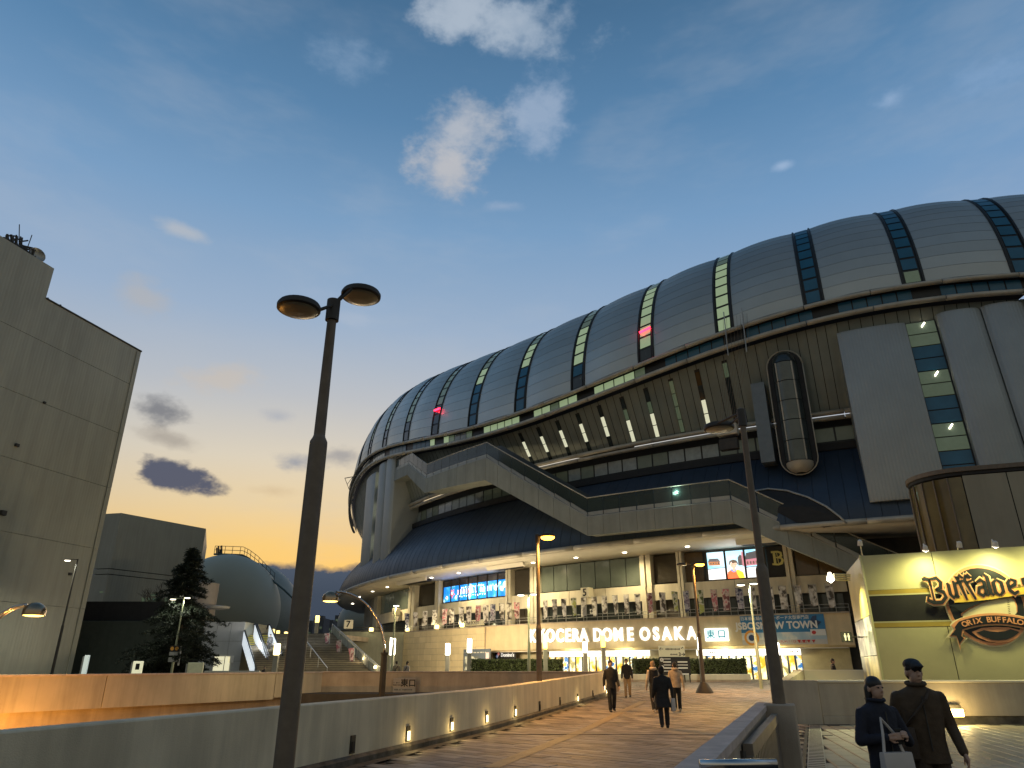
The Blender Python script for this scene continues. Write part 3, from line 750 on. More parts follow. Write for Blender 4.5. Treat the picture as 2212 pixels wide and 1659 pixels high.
for (f0, t0, b0, R0), (f1, t1, b1, R1) in zip(samples[:-1], samples[1:]):
    e = (f1 - f0) * .008
    q = MB(); q.hexa([ring_pt(f0 + e, R0 - .13, b0), ring_pt(f1 - e, R1 - .13, b1), ring_pt(f1 - e, R1, b1), ring_pt(f0 + e, R0, b0), ring_pt(f0 + e, R0 - .13, t0), ring_pt(f1 - e, R1 - .13, t1), ring_pt(f1 - e, R1, t1), ring_pt(f0 + e, R0, t0)])
    q.build('band_panel', BAND, bridge, fix=True)
    q = MB(); q.hexa([ring_pt(f0 + e * 4, R0 - .2, t0 + .12), ring_pt(f1 - e * 4, R1 - .2, t1 + .12), ring_pt(f1 - e * 4, R1 - .12, t1 + .12), ring_pt(f0 + e * 4, R0 - .12, t0 + .12), ring_pt(f0 + e * 4, R0 - .2, t0 + .46), ring_pt(f1 - e * 4, R1 - .2, t1 + .46), ring_pt(f1 - e * 4, R1 - .12, t1 + .46), ring_pt(f0 + e * 4, R0 - .12, t0 + .46)])
    q.build('kick_panel', KICK, bridge, fix=True)
    q = MB(); q.add([ring_pt(f0 + e * 2, R0 - .16, t0 + .5), ring_pt(f1 - e * 2, R1 - .16, t1 + .5), ring_pt(f1 - e * 2, R1 - .16, t1 + 1.75), ring_pt(f0 + e * 2, R0 - .16, t0 + 1.75)], [(0, 1, 2, 3)])
    q.build('glass_panel', GLS, bridge)
q = MB(); q.tube([ring_pt(f, R - .16, t + 1.78) for f, t, b, R in samples], .05, 6)
q.tube([ring_pt(f, R - .1, t + .02) for f, t, b, R in samples], .07, 6); q.build('handrail', TUBE, bridge)
q = MB(); q.loft([[ring_pt(f, R - 2.28, t - .1), ring_pt(f, R - 2.28, t + 1.9)] for f, t, b, R in samples], False); q.build('inner_wall', mat('stair_inner_dark', (.05, .058, .052), .5, var=.2), bridge)
# emergency lights on the stairs
for x, y, R, nm in ((1457, 1066, 101.9, 1), (858, 1135, 97.2, 2)):
    f, z = on_ring(x, y, R); c = ring_pt(f, R, z); q = MB(); q.lathe([(.0, -.14), (.14, -.1), (.16, .1), (.0, .16)], c, 10); q.build('emergency_light', emat('lamp_glow_teal%d' % nm, 'c8ffe8', 6.0), st)
    point_light('emergency_bulb', c + Vector((0, -.6, 0)), 60, (.6, 1, .85), .1, st, False)
# black lens laid over the uncut skirt, painting the dark of the stair opening
lens = []
for x, y in ((1625, 1062), (1660, 1056), (1700, 1060), (1745, 1074), (1785, 1094), (1815, 1117), (1829, 1131), (1780, 1140), (1720, 1128), (1660, 1096)):
    R_ = 100.0
    for _ in range(6): f, z = on_ring(x, y, R_); R_ = skR(z) + .1
    lens.append((f, z))
q = MB(); q.add([ring_pt(f, skR(z) + .1, z) for f, z in lens] + [ring_pt(sum(f for f, z in lens) / len(lens), skR(sum(z for f, z in lens) / len(lens)) + .25, sum(z for f, z in lens) / len(lens))], [(i, (i + 1) % len(lens), len(lens)) for i in range(len(lens))]); q.build('skirt_opening_shade', BLACK, st)
q = MB(); q.tube([ring_pt(f, skR(z) + .15, z) for f, z in lens[:7]], .09, 6); q.build('opening_rim', STEEL_G, st, True)
# ------------------------------------------------------------------ round-ended stair block at the east end
d = ray(1970, 1090); azl = math.atan2(d.x, d.y); DR, DD = 2.5, 50.0
azc = azl + math.asin(DR / DD); DC = Vector((DD * math.sin(azc), DD * math.cos(azc), 0))
dd_ = ray(1961, 1042); ztop = EYE + DD * dd_.z / math.hypot(dd_.x, dd_.y)
drum = thing('stair_drum', 'round-ended beige stair block with a bronze glass bay beside the stadium', 'tower', DC)
DRUMP = mat('drum_panel_beige', (.28, .255, .185), .5, .1, var=.1, scale=.3, streak=.08, rand=.03)
rad0 = -DC.normalized(); az_s = RAD(-13); rgt = Vector((-rad0.y, rad0.x, 0)); rgt = rgt if rgt.x > 0 else -rgt
rgt = (rgt * math.cos(RAD(12)) - rad0 * math.sin(RAD(12))).normalized(); out_ = Vector((rgt.y, -rgt.x, 0)); out_ = out_ if out_.dot(rad0) > 0 else -out_
def dpath(s, R):
    """s < 0: angle in degrees round the western end; s >= 0: metres along the straight front"""
    if s < 0:
        a = RAD(s); return DC + (out_ * math.cos(a) + rgt * math.sin(a)) * R
    return DC + out_ * R + rgt * s
def dstrip(s0, s1, n, R, zs_): return [[dpath(s0 + (s1 - s0) * k / n, R) + UPZ * z for k in range(n + 1)] for z in zs_]
cutsd = [(-180, -130), (-130, -108), (-2, 2.1), (2.15, 5.2), (5.25, 8.3), (8.35, 11.4), (11.45, 16)]
for s0, s1 in cutsd:
    for za_, zb__ in ((.6, 4.4), (4.44, ztop - .5)):
        if s0 == -2:
            q = MB(); q.loft([[dpath(s, DR) + UPZ * z for s in (-1.5, 0, 2.1)] for z in (za_, zb__)], False)
        else:
            q = MB(); q.loft(dstrip(s0, s1, 6, DR, (za_, zb__)), False)
        q.build('wall_panel', DRUMP, drum)
BZ = [mat('bronze_pane_dark', (.11, .075, .02), .15, var=.3, scale=.6), mat('bronze_pane_pale', (.135, .105, .045), .18, var=.3, scale=.6)]
for k in range(6):
    b0, b1 = -106 + 17.3 * k, -106 + 17.3 * (k + 1)
    q = MB(); q.loft(dstrip(b0 + .6, b1 - .6, 3, DR - .02, (.6, ztop - .55)), False); q.build('bronze_pane', BZ[k % 2], drum, True)
    q = MB(); p = dpath(b0, DR + .02); q.tube([p + UPZ * .6, p + UPZ * (ztop - .55)], .045, 6); q.build('mullion', STEEL, drum)
full = [-180 + 10 * k for k in range(18)] + [-.01, 4, 8, 12, 16]
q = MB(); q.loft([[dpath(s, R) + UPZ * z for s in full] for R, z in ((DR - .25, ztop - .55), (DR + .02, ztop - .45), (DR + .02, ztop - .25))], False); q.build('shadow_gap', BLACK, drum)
q = MB(); q.loft([[dpath(s, R) + UPZ * z for s in full] for R, z in ((DR - .05, ztop - .25), (DR + .12, ztop - .25), (DR + .12, ztop), (.1, ztop + .02))], False); q.build('roof_rim', STEEL, drum)
q = MB(); q.loft([[dpath(s, DR - .3) + UPZ * z for s in full] for z in (.55, ztop - .1)], False); q.build('core', BLACK, drum)
# ------------------------------------------------------------------ things hung on the stadium
f0, _ = on_ring(1600, 800, 101.4)
zt, zb = z_up(f0) + 1.2, 20.6
gd = thing('cleaning_gondola', 'small maintenance gondola hanging on ropes below the stadium rim', 'gondola', ring_pt(f0 - .9, 101.6, zb - .9))
for k in range(8):
    p = f0 - .55 + .17 * k; q = MB(); q.tube([ring_pt(p, 101.15, zt - .2), ring_pt(p - .1, 101.3, z_lo(p) - 1), ring_pt(f0 - .9 + (k - 4) * .1, 101.6, zb)], .012, 4); q.build('rope', STEEL, gd)
for k in range(2):
    q = MB(); q.tube([ring_pt(f0 - .5 + k * .9, 101.0, zt + .5), ring_pt(f0 - .5 + k * .9, 101.4, zt - 4)], .05, 5); q.build('hanger', STEEL_G, gd)
q = MB(); q.bbox(ring_pt(f0 - .95, 101.6, zb - .45), (1.7, .8, .95), .05, RAD(f0 - .9)); q.build('basket', TUBE, gd)
q = MB(); q.box(ring_pt(f0 - .95, 101.6, zb - 1.7), (1.5, .7, .9), RAD(f0 - .9)); q.build('counterweight', STEEL_D, gd)
# lattice frame on the far west side of the rim
pA = at_depth(745, 1033, 128); pB = at_depth(762, 1030, 127); pC = at_depth(766, 1050, 126); pD = at_depth(762, 1078, 127)
an = thing('antenna_lattice', 'thin steel lattice bracket standing off the western rim', 'bracket', pD)
for i, (a, b) in enumerate(((pA, pB), (pB, pC), (pA, pD), (pC, pD), (pB, (pA + pD) / 2), ((pA + pD) / 2, pC), ((pA * .7 + pD * .3), pB), ((pA * .3 + pD * .7), pC))):
    q = MB(); q.tube([a, b], .08 if i < 2 else .05, 5); q.build('lattice_bar', STEEL_D, an)
# ================================================================== decks, paving and parapets
def island_mat(name, tones, rough=.45, bump=.15):
    m = bpy.data.materials.new(name); m.use_nodes = True; t = m.node_tree; N = t.nodes; L = t.links; b = N['Principled BSDF']
    ge = N.new('ShaderNodeNewGeometry'); oi = N.new('ShaderNodeObjectInfo')
    a = N.new('ShaderNodeMath'); a.operation = 'ADD'; L.new(ge.outputs['Random Per Island'], a.inputs[0]); L.new(oi.outputs['Random'], a.inputs[1])
    f = N.new('ShaderNodeMath'); f.operation = 'FRACT'; L.new(a.outputs[0], f.inputs[0])
    r = N.new('ShaderNodeValToRGB'); e = r.color_ramp.elements
    while len(e) < len(tones): e.new(.5)
    for k, c in enumerate(tones): e[k].position = k / (len(tones) - 1); e[k].color = (*c, 1)
    L.new(f.outputs[0], r.inputs[0])
    nz = N.new('ShaderNodeTexNoise'); nz.inputs['Scale'].default_value = .9; nz.inputs['Detail'].default_value = 5; L.new(ge.outputs['Position'], nz.inputs['Vector'])
    mr = N.new('ShaderNodeMapRange'); mr.inputs[1].default_value = .3; mr.inputs[2].default_value = .7; mr.inputs[3].default_value = .72; mr.inputs[4].default_value = 1.15; L.new(nz.outputs[0], mr.inputs[0])
    s = N.new('ShaderNodeVectorMath'); s.operation = 'SCALE'; L.new(r.outputs[0], s.inputs[0]); L.new(mr.outputs[0], s.inputs['Scale']); L.new(s.outputs[0], b.inputs['Base Color'])
    mr2 = N.new('ShaderNodeMapRange'); mr2.inputs[3].default_value = rough - .12; mr2.inputs[4].default_value = rough + .15; L.new(nz.outputs[0], mr2.inputs[0]); L.new(mr2.outputs[0], b.inputs['Roughness'])
    n2 = N.new('ShaderNodeTexNoise'); n2.inputs['Scale'].default_value = 25; L.new(ge.outputs['Position'], n2.inputs['Vector'])
    bn = N.new('ShaderNodeBump'); bn.inputs['Strength'].default_value = bump; bn.inputs['Distance'].default_value = .02; L.new(n2.outputs[0], bn.inputs['Height']); L.new(bn.outputs[0], b.inputs['Normal'])
    return m
PAVE = island_mat('paving_tile', [(.11, .09, .07), (.30, .25, .20), (.17, .14, .11), (.38, .32, .25), (.20, .165, .13)], .62)
PAVE_R = island_mat('paving_slab', [(.30, .28, .21), (.36, .34, .26), (.33, .31, .24), (.40, .37, .29)], .5)
def LX(Y): return -2.91 + .319 * (Y - 14.35)        # face of the near west parapet
# walkway slab
ys = [-4, 8, 22, 30, 40, 50, 58, 75, 100]
m = MB()
m.loft([[Vector((-14 if Y < 3 else LX(Y) - .3 if Y < 40.2 else -20 if Y < 58 else -60, Y, gz(Y) - .03)), Vector((34, Y, gz(Y) - .03)), Vector((34, Y, gz(Y) - .8)), Vector((-14 if Y < 3 else LX(Y) - .3 if Y < 40.2 else -20 if Y < 58 else -60, Y, gz(Y) - .8))] for Y in sorted(ys + [2.9, 3.1, 40.1, 40.4, 57.9, 58.2])], True, True, True)
walk = tag(m.build('walkway', GROUT, fix=True), kind='structure')
# drain channel dividing the walkway from the east terrace
DR0, DR1 = at_level(1748, 1566, 0), at_level(1742, 1700, 0)
def east_of_drain(x, y): return (x - DR1.x) * (DR0.y - DR1.y) - (y - DR1.y) * (DR0.x - DR1.x) > 0
tile = MB()
def tile_geo(mb, c, u, v, hu, hv, h=.03, b=.006):
    p = [(-1, -1), (1, -1), (1, 1), (-1, 1)]
    lo = [c + u * hu * a + v * hv * bb - UPZ * h for a, bb in p]; hi = [c + u * (hu - b) * a + v * (hv - b) * bb for a, bb in p]; mi = [c + u * hu * a + v * hv * bb - UPZ * b for a, bb in p]
    mb.loft([lo, mi, hi], True, False, True)
S = .30; cand = []
u45, v45 = Vector((math.cos(RAD(48)), math.sin(RAD(48)), 0)), Vector((-math.sin(RAD(48)), math.cos(RAD(48)), 0))
for i in range(-20, 260):
    for j in range(-120, 200):
        c = u45 * (i * S) + v45 * (j * S * 2 + (S if i % 2 else 0)) + Vector((0, 8, 0))
        if not (11.0 < c.y < 58): continue
        if c.x < LX(c.y) + .35 and c.y < 39.5: continue
        if c.y >= 39.5 and c.x < 3.5: continue
        if c.x > 24 or abs(c.x) > c.y * .85: continue
        if c.y < 23.5 and east_of_drain(c.x + .18, c.y): continue
        
        if 23.4 < c.y < 34 and c.x > 8.3 + .5 * (c.y - 23.7): continue
        c.z = gz(c.y); cand.append(c)
cand.sort(key=lambda c: c.y)
tm = MB(); tile_geo(tm, Vector((0, 0, 0)), u45, v45, S * .5 - .006, S - .006)
tme = None
for k, c in enumerate(cand[:300]):
    if tme is None:
        o = tm.build('paving_tile', PAVE, walk, local=True); tme = o.data
    else: o = link('paving_tile', tme, walk)
    o.location = c + Vector((0, 0, random.uniform(-.003, .003)))
mb = MB()
for c in cand[300:]: tile_geo(mb, c + Vector((0, 0, random.uniform(-.003, .003))), u45, v45, S * .5 - .006, S - .006)
tag(mb.build('paving_tiles', PAVE, walk), kind='stuff')
# tactile strip along the walkway and movement joint
TACT = mat('tactile_paving_ochre', (.27, .20, .11), .6, var=.15, bump=.6, bscale=20)
a, b_ = at_level(1060, 1659, 0), at_ground(1390, 1515)
m = MB(); dirv = (b_ - a).normalized(); sd_ = Vector((dirv.y, -dirv.x, 0)) * .15
L_ = (b_ - a).length; n = int(L_ / .3)
for k in range(n):
    p0 = a + dirv * (k * .3 + .008); p1 = a + dirv * (k * .3 + .292)
    m.loft([[p + sd_ * s + UPZ * (gz(p.y) + .008 - p.z) for s in (-1, 1)] for p in (p0, p1)], False)
tag(m.build('tactile_strip', TACT, walk, fix=True), kind='stuff')
JY = 40.6
m = MB(); m.box((8, JY, gz(JY) + .006), (22, .14, .02)); m.build('expansion_joint', STEEL_G, walk)
m = MB(); m.box((3.5, 20.2, .006), (9.5, .05, .012), RAD(-2)); m.build('expansion_joint', PLINTH, walk)
# east terrace slabs
terr = MB(); terr.box((12, 14, -.05), (16, 19, .02)); te = tag(terr.build('east_terrace', CONC_D), kind='structure')
cand = []; ud = Vector((math.cos(RAD(-14)), math.sin(RAD(-14)), 0)); vd = Vector((-ud.y, ud.x, 0))
for i in range(-40, 80):
    for j in range(-40, 80):
        c = ud * (i * .34) + vd * (j * .68 + (.34 if i % 2 else 0)) + Vector((6, 10, 0))
        if 10 < c.y < 23.4 and east_of_drain(c.x - .30, c.y) and c.x < c.y * .86 and c.x < 19: cand.append(c)
cand.sort(key=lambda c: c.y + abs(c.x - 8) * .1)
sm = MB(); tile_geo(sm, Vector((0, 0, 0)), ud, vd, .158, .328, .03, .012); sme = None
for c in cand[:290]:
    if sme is None: o = sm.build('paving_slab', PAVE_R, te, local=True); sme = o.data
    else: o = link('paving_slab', sme, te)
    o.location = c + Vector((0, 0, random.uniform(-.003, .003)))
mb = MB()
for c in cand[290:]: tile_geo(mb, c, ud, vd, .158, .328, .03, .012)
if mb.v: tag(mb.build('paving_slabs', PAVE_R, te), kind='stuff')
dc = thing('drain_channel', 'steel drain channel with wavy grating beside the brown post', 'drain', (DR0 + DR1) / 2)
dv = (DR0 - DR1); sn = Vector((dv.y, -dv.x, 0)).normalized()
for o_, w, mm, nm in ((-.06, .07, CHROME, 'edge_strip'), (.16, .32, STEEL_G, 'grating')):
    q = MB(); c = (DR0 + DR1) / 2 + sn * o_; q.box(c + UPZ * .006, (w, dv.length, .016), math.atan2(dv.y, dv.x) - math.pi / 2); q.build(nm, mm, dc)
for k in range(46):
    c = DR1 + dv * (k + .5) / 46 + sn * .16; q = MB(); q.box(c + UPZ * .012, (.28, .05, .014), math.atan2(dv.y, dv.x) - math.pi / 2); q.build('grate_bar', STEEL_D, dc)
# ------------------------------------------------------------------ near west parapet, in cast lengths
cuts = [2.0, 23.5, 40.0]
par = thing('west_parapet', 'long pale concrete parapet with small recessed lights along the walkway', 'wall', (LX(20), 20, 0))
for ya, yb in zip(cuts[:-1], cuts[1:]):
    n = 8; A = []
    for k in range(n + 1):
        Y = ya + .012 + (yb - ya - .024) * k / n; x = LX(Y); g0 = gz(Y)
        A.append([Vector((x, Y, g0 - 1.0)), Vector((x, Y, g0 + 1.05)), Vector((x - .02, Y, g0 + 1.07)), Vector((x - .28, Y, g0 + 1.07)), Vector((x - .30, Y, g0 + 1.05)), Vector((x - .30, Y, g0 - 1.0))])
    q = MB(); q.loft(A, True, True, True); q.build('parapet_length', CONC, par, fix=True)
q = MB(); A = []
for k in range(13):
    Y = 2 + 38 * k / 12; x = LX(Y); A.append([Vector((x + .004, Y, gz(Y))), Vector((x + .05, Y, gz(Y))), Vector((x + .05, Y, gz(Y) + .10)), Vector((x + .004, Y, gz(Y) + .16))])
q.loft(A, True, True, True); q.build('plinth', PLINTH, par, fix=True)
q = MB(); q.loft([[Vector((LX(Y) + .05, Y, gz(Y) + .005)), Vector((LX(Y) + .32, Y, gz(Y) + .005))] for Y in (2, 22, 30, 40)], False); q.build('gutter', PLINTH, par)
pn = Vector((1, -.319, 0)).normalized(); pt_ = Vector((.319, 1, 0)).normalized()
for x, y, lit in ((760, 1608, 0), (880, 1585, 1), (974, 1565, 1), (1050, 1549, 1), (1112, 1536, 1), (1165, 1525, 0), (1209, 1515, 0), (1247, 1507, 1), (1280, 1499, 0), (1309, 1493, 1)):
    c = on_line(x, y, (LX(0), 0), (LX(40), 40)); c += pn * .004
    fr = MB()
    def bx(mb, cc, w, h, d): mb.hexa([cc + pt_ * a * w / 2 + pn * e * d + UPZ * (zz * h / 2) for zz in (-1, 1) for a, e in ((-1, 0), (1, 0), (1, 1), (-1, 1))])
    bx(fr, c, .16, .30, .025); f = fr.build('step_light', STEEL_D, par, fix=True)
    q = MB(); bx(q, c + pn * .02 - UPZ * .035, .10, .17, .02); q.build('lens', GLOW_Y if lit else BLACK, f, fix=True)
    if lit: point_light('step_bulb', c + pn * .16 - UPZ * .08, 4, (1, .72, .3), .05, par, False)
# ------------------------------------------------------------------ far parapets across the gap
KC = at_depth(697, 1452, 42.0); KZ = KC.z
RE = at_depth(1318, 1450, 42.0)
bw = thing('cross_parapet', 'brown weathered parapet crossing behind the gap in the decks', 'wall', (0, 42, 0))
q = MB(); q.bbox(((KC.x + RE.x) / 2 + .2, 42.2, (KZ - 1.2) / 2 + .0), (RE.x - KC.x + .5, .4, KZ + 1.2), .03); q.build('wall_face', CONC_D, bw)
q = MB(); q.box(((KC.x + RE.x) / 2 + .2, 42.2, KZ + .02), (RE.x - KC.x + .54, .46, .05)); q.build('coping', COPING, bw)
LE = at_level(-140, 1461.5, KZ)
beam = thing('deck_edge_beam', 'long tan deck edge beam glowing orange at its west end', 'beam', ((KC.x + LE.x) / 2, (KC.y + LE.y) / 2, 0))
bd = Vector((LE.x - KC.x, LE.y - KC.y, 0)); bn_ = Vector((-bd.y, bd.x, 0)).normalized(); bn_ = bn_ if bn_.y > 0 else -bn_
zb0 = on_line(600, 1509, KC, LE).z; zb1 = on_line(0, 1541, KC, LE).z
def beam_x(x): 
    p = on_line(x, 1470, KC, LE); return Vector((p.x, p.y, 0))
marks = [697, 595, 230, -140]
for xa, xb in zip(marks[:-1], marks[1:]):
    A, B = beam_x(xa), beam_x(xb); e = (B - A).normalized() * .02
    za = -.05 if xa == 697 else zb1; 
    q = MB(); z0 = zb1 if xa != 697 else on_line(650, 1504, KC, LE).z
    q.hexa([A + e + UPZ * z0, B - e + UPZ * z0, B - e + bn_ * .45 + UPZ * z0, A + e + bn_ * .45 + UPZ * z0, A + e + UPZ * (KZ - .04), B - e + UPZ * (KZ - .04), B - e + bn_ * .45 + UPZ * (KZ - .04), A + e + bn_ * .45 + UPZ * (KZ - .04)])
    q.build('beam_face', CONC_BEAM, beam, fix=True)
A, B = beam_x(697), beam_x(-140)
q = MB(); q.hexa([A - bn_ * .03 + UPZ * (KZ - .04), B - bn_ * .03 + UPZ * (KZ - .04), B + bn_ * .5 + UPZ * (KZ - .04), A + bn_ * .5 + UPZ * (KZ - .04), A - bn_ * .03 + UPZ * (KZ + .03), B - bn_ * .03 + UPZ * (KZ + .03), B + bn_ * .5 + UPZ * (KZ + .03), A + bn_ * .5 + UPZ * (KZ + .03)]); q.build('coping', COPING, beam, fix=True)
# far deck slab behind the beam and the lower wall beneath it
q = MB(); q.hexa([A + bn_ * .4 + UPZ * -.6, B + bn_ * .4 + UPZ * -.6, B + bn_ * 60 + UPZ * -.6, A + bn_ * 60 + UPZ * -.6, A + bn_ * .4 + UPZ * .2, B + bn_ * .4 + UPZ * .2, B + bn_ * 60 + UPZ * .2, A + bn_ * 60 + UPZ * .2]); tag(q.build('far_deck', CONC_D, fix=True), kind='structure')
q = MB(); A2, B2 = A + bn_ * 2.2, B + bn_ * 2.2
q.hexa([A2 + UPZ * -6, B2 + UPZ * -6, B2 + bn_ * .5 + UPZ * -6, A2 + bn_ * .5 + UPZ * -6, A2 + UPZ * -.6, B2 + UPZ * -.6, B2 + bn_ * .5 + UPZ * -.6, A2 + bn_ * .5 + UPZ * -.6]); lw = tag(q.build('lower_wall', CONC_BEAM, fix=True), 'lower concrete wall under the far deck lit orange', 'wall')
for s in (.12, .42, .72):
    p = A2 + (B2 - A2) * s; q = MB(); q.box(p - bn_ * .25 + UPZ * -3.3, (.6, .5, 5.4), math.atan2(bd.y, bd.x)); tag(q.build('pier', CONC_BEAM), 'concrete pier under the far deck, %s from the bend' % ('nearest', 'second', 'third')[int(s * 3)], 'pier', 'piers under the far deck')
# street lamp on the wall below, lighting the underside of the deck
sl = thing('tunnel_lamp', 'sodium lamp on a short post in the gap below the far deck', 'lamp', B2 * .93 + A2 * .07 - bn_ * 3.2 + Vector((0, 0, -6)))
c = B2 * .93 + A2 * .07 - bn_ * 4.2 + Vector((0, 0, -2.6)); q = MB(); q.tube([c - UPZ * 3.1, c], .06, 6); q.build('arm', STEEL_D, sl); q = MB(); q.lathe([(.05, -.15), (.2, -.1), (.22, .08), (.05, .14)], c, 12); q.build('lens', GLOW_O, sl)
point_light('tunnel_bulb', c - bn_ * .5 + UPZ * .1, 1900, (1, .42, .07), .2, sl, False)
# direction plate on the cross parapet
p0, p1 = at_depth(850, 1465, 41.7), at_depth(897, 1496, 41.7); cc = (p0 + p1) / 2
sg = thing('east_gate_plate', 'pale plate reading east gate on the brown cross parapet', 'sign', cc)
q = MB(); q.bbox(cc, (p1.x - p0.x, .08, p0.z - p1.z), .01); q.build('plate', mat('plate_grey', (.33, .29, .25), .5, var=.08), sg)
put_text('lettering', '東口', cc + Vector((.22, -.05, .1)), (1, 0, 0), UPZ, .42, BLACK, sg, .012, .008)
for k, (dx, dz, w) in enumerate(((-.32, .13, .5), (-.32, .02, .5), (0, -.22, 1.0))):
    for j in range(int(w / .07)):
        if random.random() < .82: q = MB(); q.box(cc + Vector((dx - w / 2 + j * .07, -.045, dz)), (.045, .012, random.uniform(.03, .07))); q.build('small_lettering', PLINTH, sg)
# ------------------------------------------------------------------ near east parapet, post and gate
PA, PB = at_level(1466, 1650, 1.1), at_level(1636, 1517, 1.1); pd = (PB - PA); pd.z = 0; pl = pd.length; pu = pd / pl; pr = Vector((pu.y, -pu.x, 0))
ep = thing('east_parapet', 'short brown concrete parapet ending in a square post by the gate', 'wall', (PB.x, PB.y, 0))
def slab(mb, a, b, r0, r1, z0, z1): mb.hexa([a + pr * r0 + UPZ * z0, b + pr * r0 + UPZ * z0, b + pr * r1 + UPZ * z0, a + pr * r1 + UPZ * z0, a + pr * r0 + UPZ * z1, b + pr * r0 + UPZ * z1, b + pr * r1 + UPZ * z1, a + pr * r1 + UPZ * z1])
flat0, flat1 = Vector((PA.x, PA.y, 0)) - pu * 3, Vector((PB.x, PB.y, 0))
q = MB(); slab(q, flat0, flat1, .02, .17, 0, 1.03); q.build('parapet_face', CONC_D, ep, fix=True)
nco = 5
for k in range(nco):
    a_, b_ = flat0 + (flat1 - flat0) * k / nco + pu * .008, flat0 + (flat1 - flat0) * (k + 1) / nco - pu * .008
    q = MB(); slab(q, a_, b_, 0, .19, 1.03, 1.1 + random.uniform(-.002, .002)); q.build('coping_stone', COPING, ep, fix=True)
pc = at_level(1683, 1520, 1.12); pc.z = 0; PW = .46
q = MB(); q.bbox(pc + UPZ * .56, (PW, PW, 1.12), .02, math.atan2(pu.y, pu.x)); q.build('post', CONC_D, ep)
gt = thing('slatted_gate', 'folded brown metal gate with vertical slats behind the post', 'gate', (PB.x, PB.y, 0))
GATE = mat('gate_brown_metal', (.20, .165, .13), .45, .35, var=.12)
GA, GB_ = at_level(1604, 1606, 1.0), at_level(1667, 1541, 1.0); gu = (GB_ - GA); gu.z = 0; gl = gu.length; gu.normalize(); gr = Vector((gu.y, -gu.x, 0))
A0 = Vector((GA.x, GA.y, 0)); B0 = Vector((GB_.x, GB_.y, 0))
q = MB(); q.hexa([A0 + gr * r + UPZ * z if e == 0 else B0 + gr * r + UPZ * z for z in (.88, 1.0) for e, r in ((0, 0), (1, 0), (1, .09), (0, .09))]); q.build('top_rail', GATE, gt, fix=True)
q = MB(); q.hexa([A0 + gr * r + UPZ * z if e == 0 else B0 + gr * r + UPZ * z for z in (.08, .16) for e, r in ((0, 0), (1, 0), (1, .09), (0, .09))]); q.build('bottom_rail', GATE, gt, fix=True)
ns = int(gl / .2)
for k in range(ns + 1):
    c = A0 + gu * (gl * k / ns) + gr * .045; q = MB(); q.box(c + UPZ * .52, (.13 if k else .2, .05 if k else .09, .76), math.atan2(gu.y, gu.x)); q.build('slat', GATE, gt)
q = MB(); q.tube([A0 - gu * .12 + UPZ * .95, A0 - gu * .16 + UPZ * .55], .035, 6); q.build('latch', STEEL_D, gt)
c0, c1 = at_level(1588, 1601, .98), at_level(1651, 1533, 1.0); q = MB(); q.tube([c0, c1], .06, 6); q.build('guide_bar', STEEL_D, gt)
r0, r1 = at_depth(1512, 1652, 4.6), at_depth(1677, 1651, 4.6)
hr = thing('near_handrail', 'steel handrail end close to the lens at the bottom edge', 'handrail', (r1.x, r1.y, 0))
q = MB(); q.tube([r0, r1], .03, 10); q.build('rail', CHROME, hr, True)
for p in (r0 * .8 + r1 * .2, r0 * .1 + r1 * .9): q = MB(); q.tube([Vector((p.x, p.y, 0)), p], .02, 8); q.build('baluster', CHROME, hr)
# ------------------------------------------------------------------ east terrace balustrade (stairwell enclosure)
BALU = mat('balustrade_render', (.40, .35, .27), .7, var=.1, scale=1, bump=.2, streak=.15)
bal = thing('terrace_balustrade', 'tan rendered balustrade enclosing the stairwell behind the terrace', 'wall', (12, 23.8, 0))
BY = 23.7; zt = at_depth(1700, 1471, BY).z
x0 = at_depth(1686, 1471, BY).x
def wallbox(name, x0, y0, x1, y1, z0, z1, mm): q = MB(); q.bbox(((x0 + x1) / 2, (y0 + y1) / 2, (z0 + z1) / 2), (abs(x1 - x0), abs(y1 - y0), z1 - z0), .015); return q.build(name, mm, bal)
wallbox('end_pier', x0, BY, x0 + 1.15, BY + .5, -.1, zt + .02, BALU)
wallbox('front_wall', x0 + 1.17, BY + .06, 26, BY + .4, .22, zt - .05, BALU)
wallbox('kick_recess', x0 + 2.2, BY + .12, 26, BY + .3, -.05, .22, PLINTH)
wallbox('base_block', x0 + 1.17, BY + .03, x0 + 2.2, BY + .38, -.05, .22, BALU)
wallbox('coping', x0 + 1.17, BY + .02, 26, BY + .46, zt - .05, zt + .02, SOFF)
pk = at_depth(1719, 1447, 33.0)
q = MB(); q.hexa([Vector((x0 + .1, BY + .52, 0)), Vector((x0 + .42, BY + .52, 0)), Vector((pk.x + .35, 33, .1)), Vector((pk.x, 33, .1)), Vector((x0 + .1, BY + .52, zt)), Vector((x0 + .42, BY + .52, zt)), Vector((pk.x + .35, 33, pk.z)), Vector((pk.x, 33, pk.z))]); q.build('side_wall', BALU, bal, fix=True)
wallbox('back_wall', pk.x, 33.02, at_depth(1850, 1447, 33).x + 3, 33.4, .1, pk.z, SOFF)
# floodlight on the balustrade
fc = at_depth(2062, 1540, BY - .12)
fl = thing('flood_lamp', 'bright warm floodlight low on the terrace balustrade', 'lamp', fc)
q = MB(); q.bbox(fc + Vector((0, .08, .1)), (.5, .14, .3), .03); q.build('housing', STEEL_D, fl)
q = MB(); q.bbox(fc + Vector((0, -.01, 0)), (.55, .06, .22), .02); q.build('lens', emat('flood_glow', 'ffd070', 14), fl)
point_light('flood_bulb', fc + Vector((0, -.35, .05)), 60, (1, .72, .28), .15, fl, False)
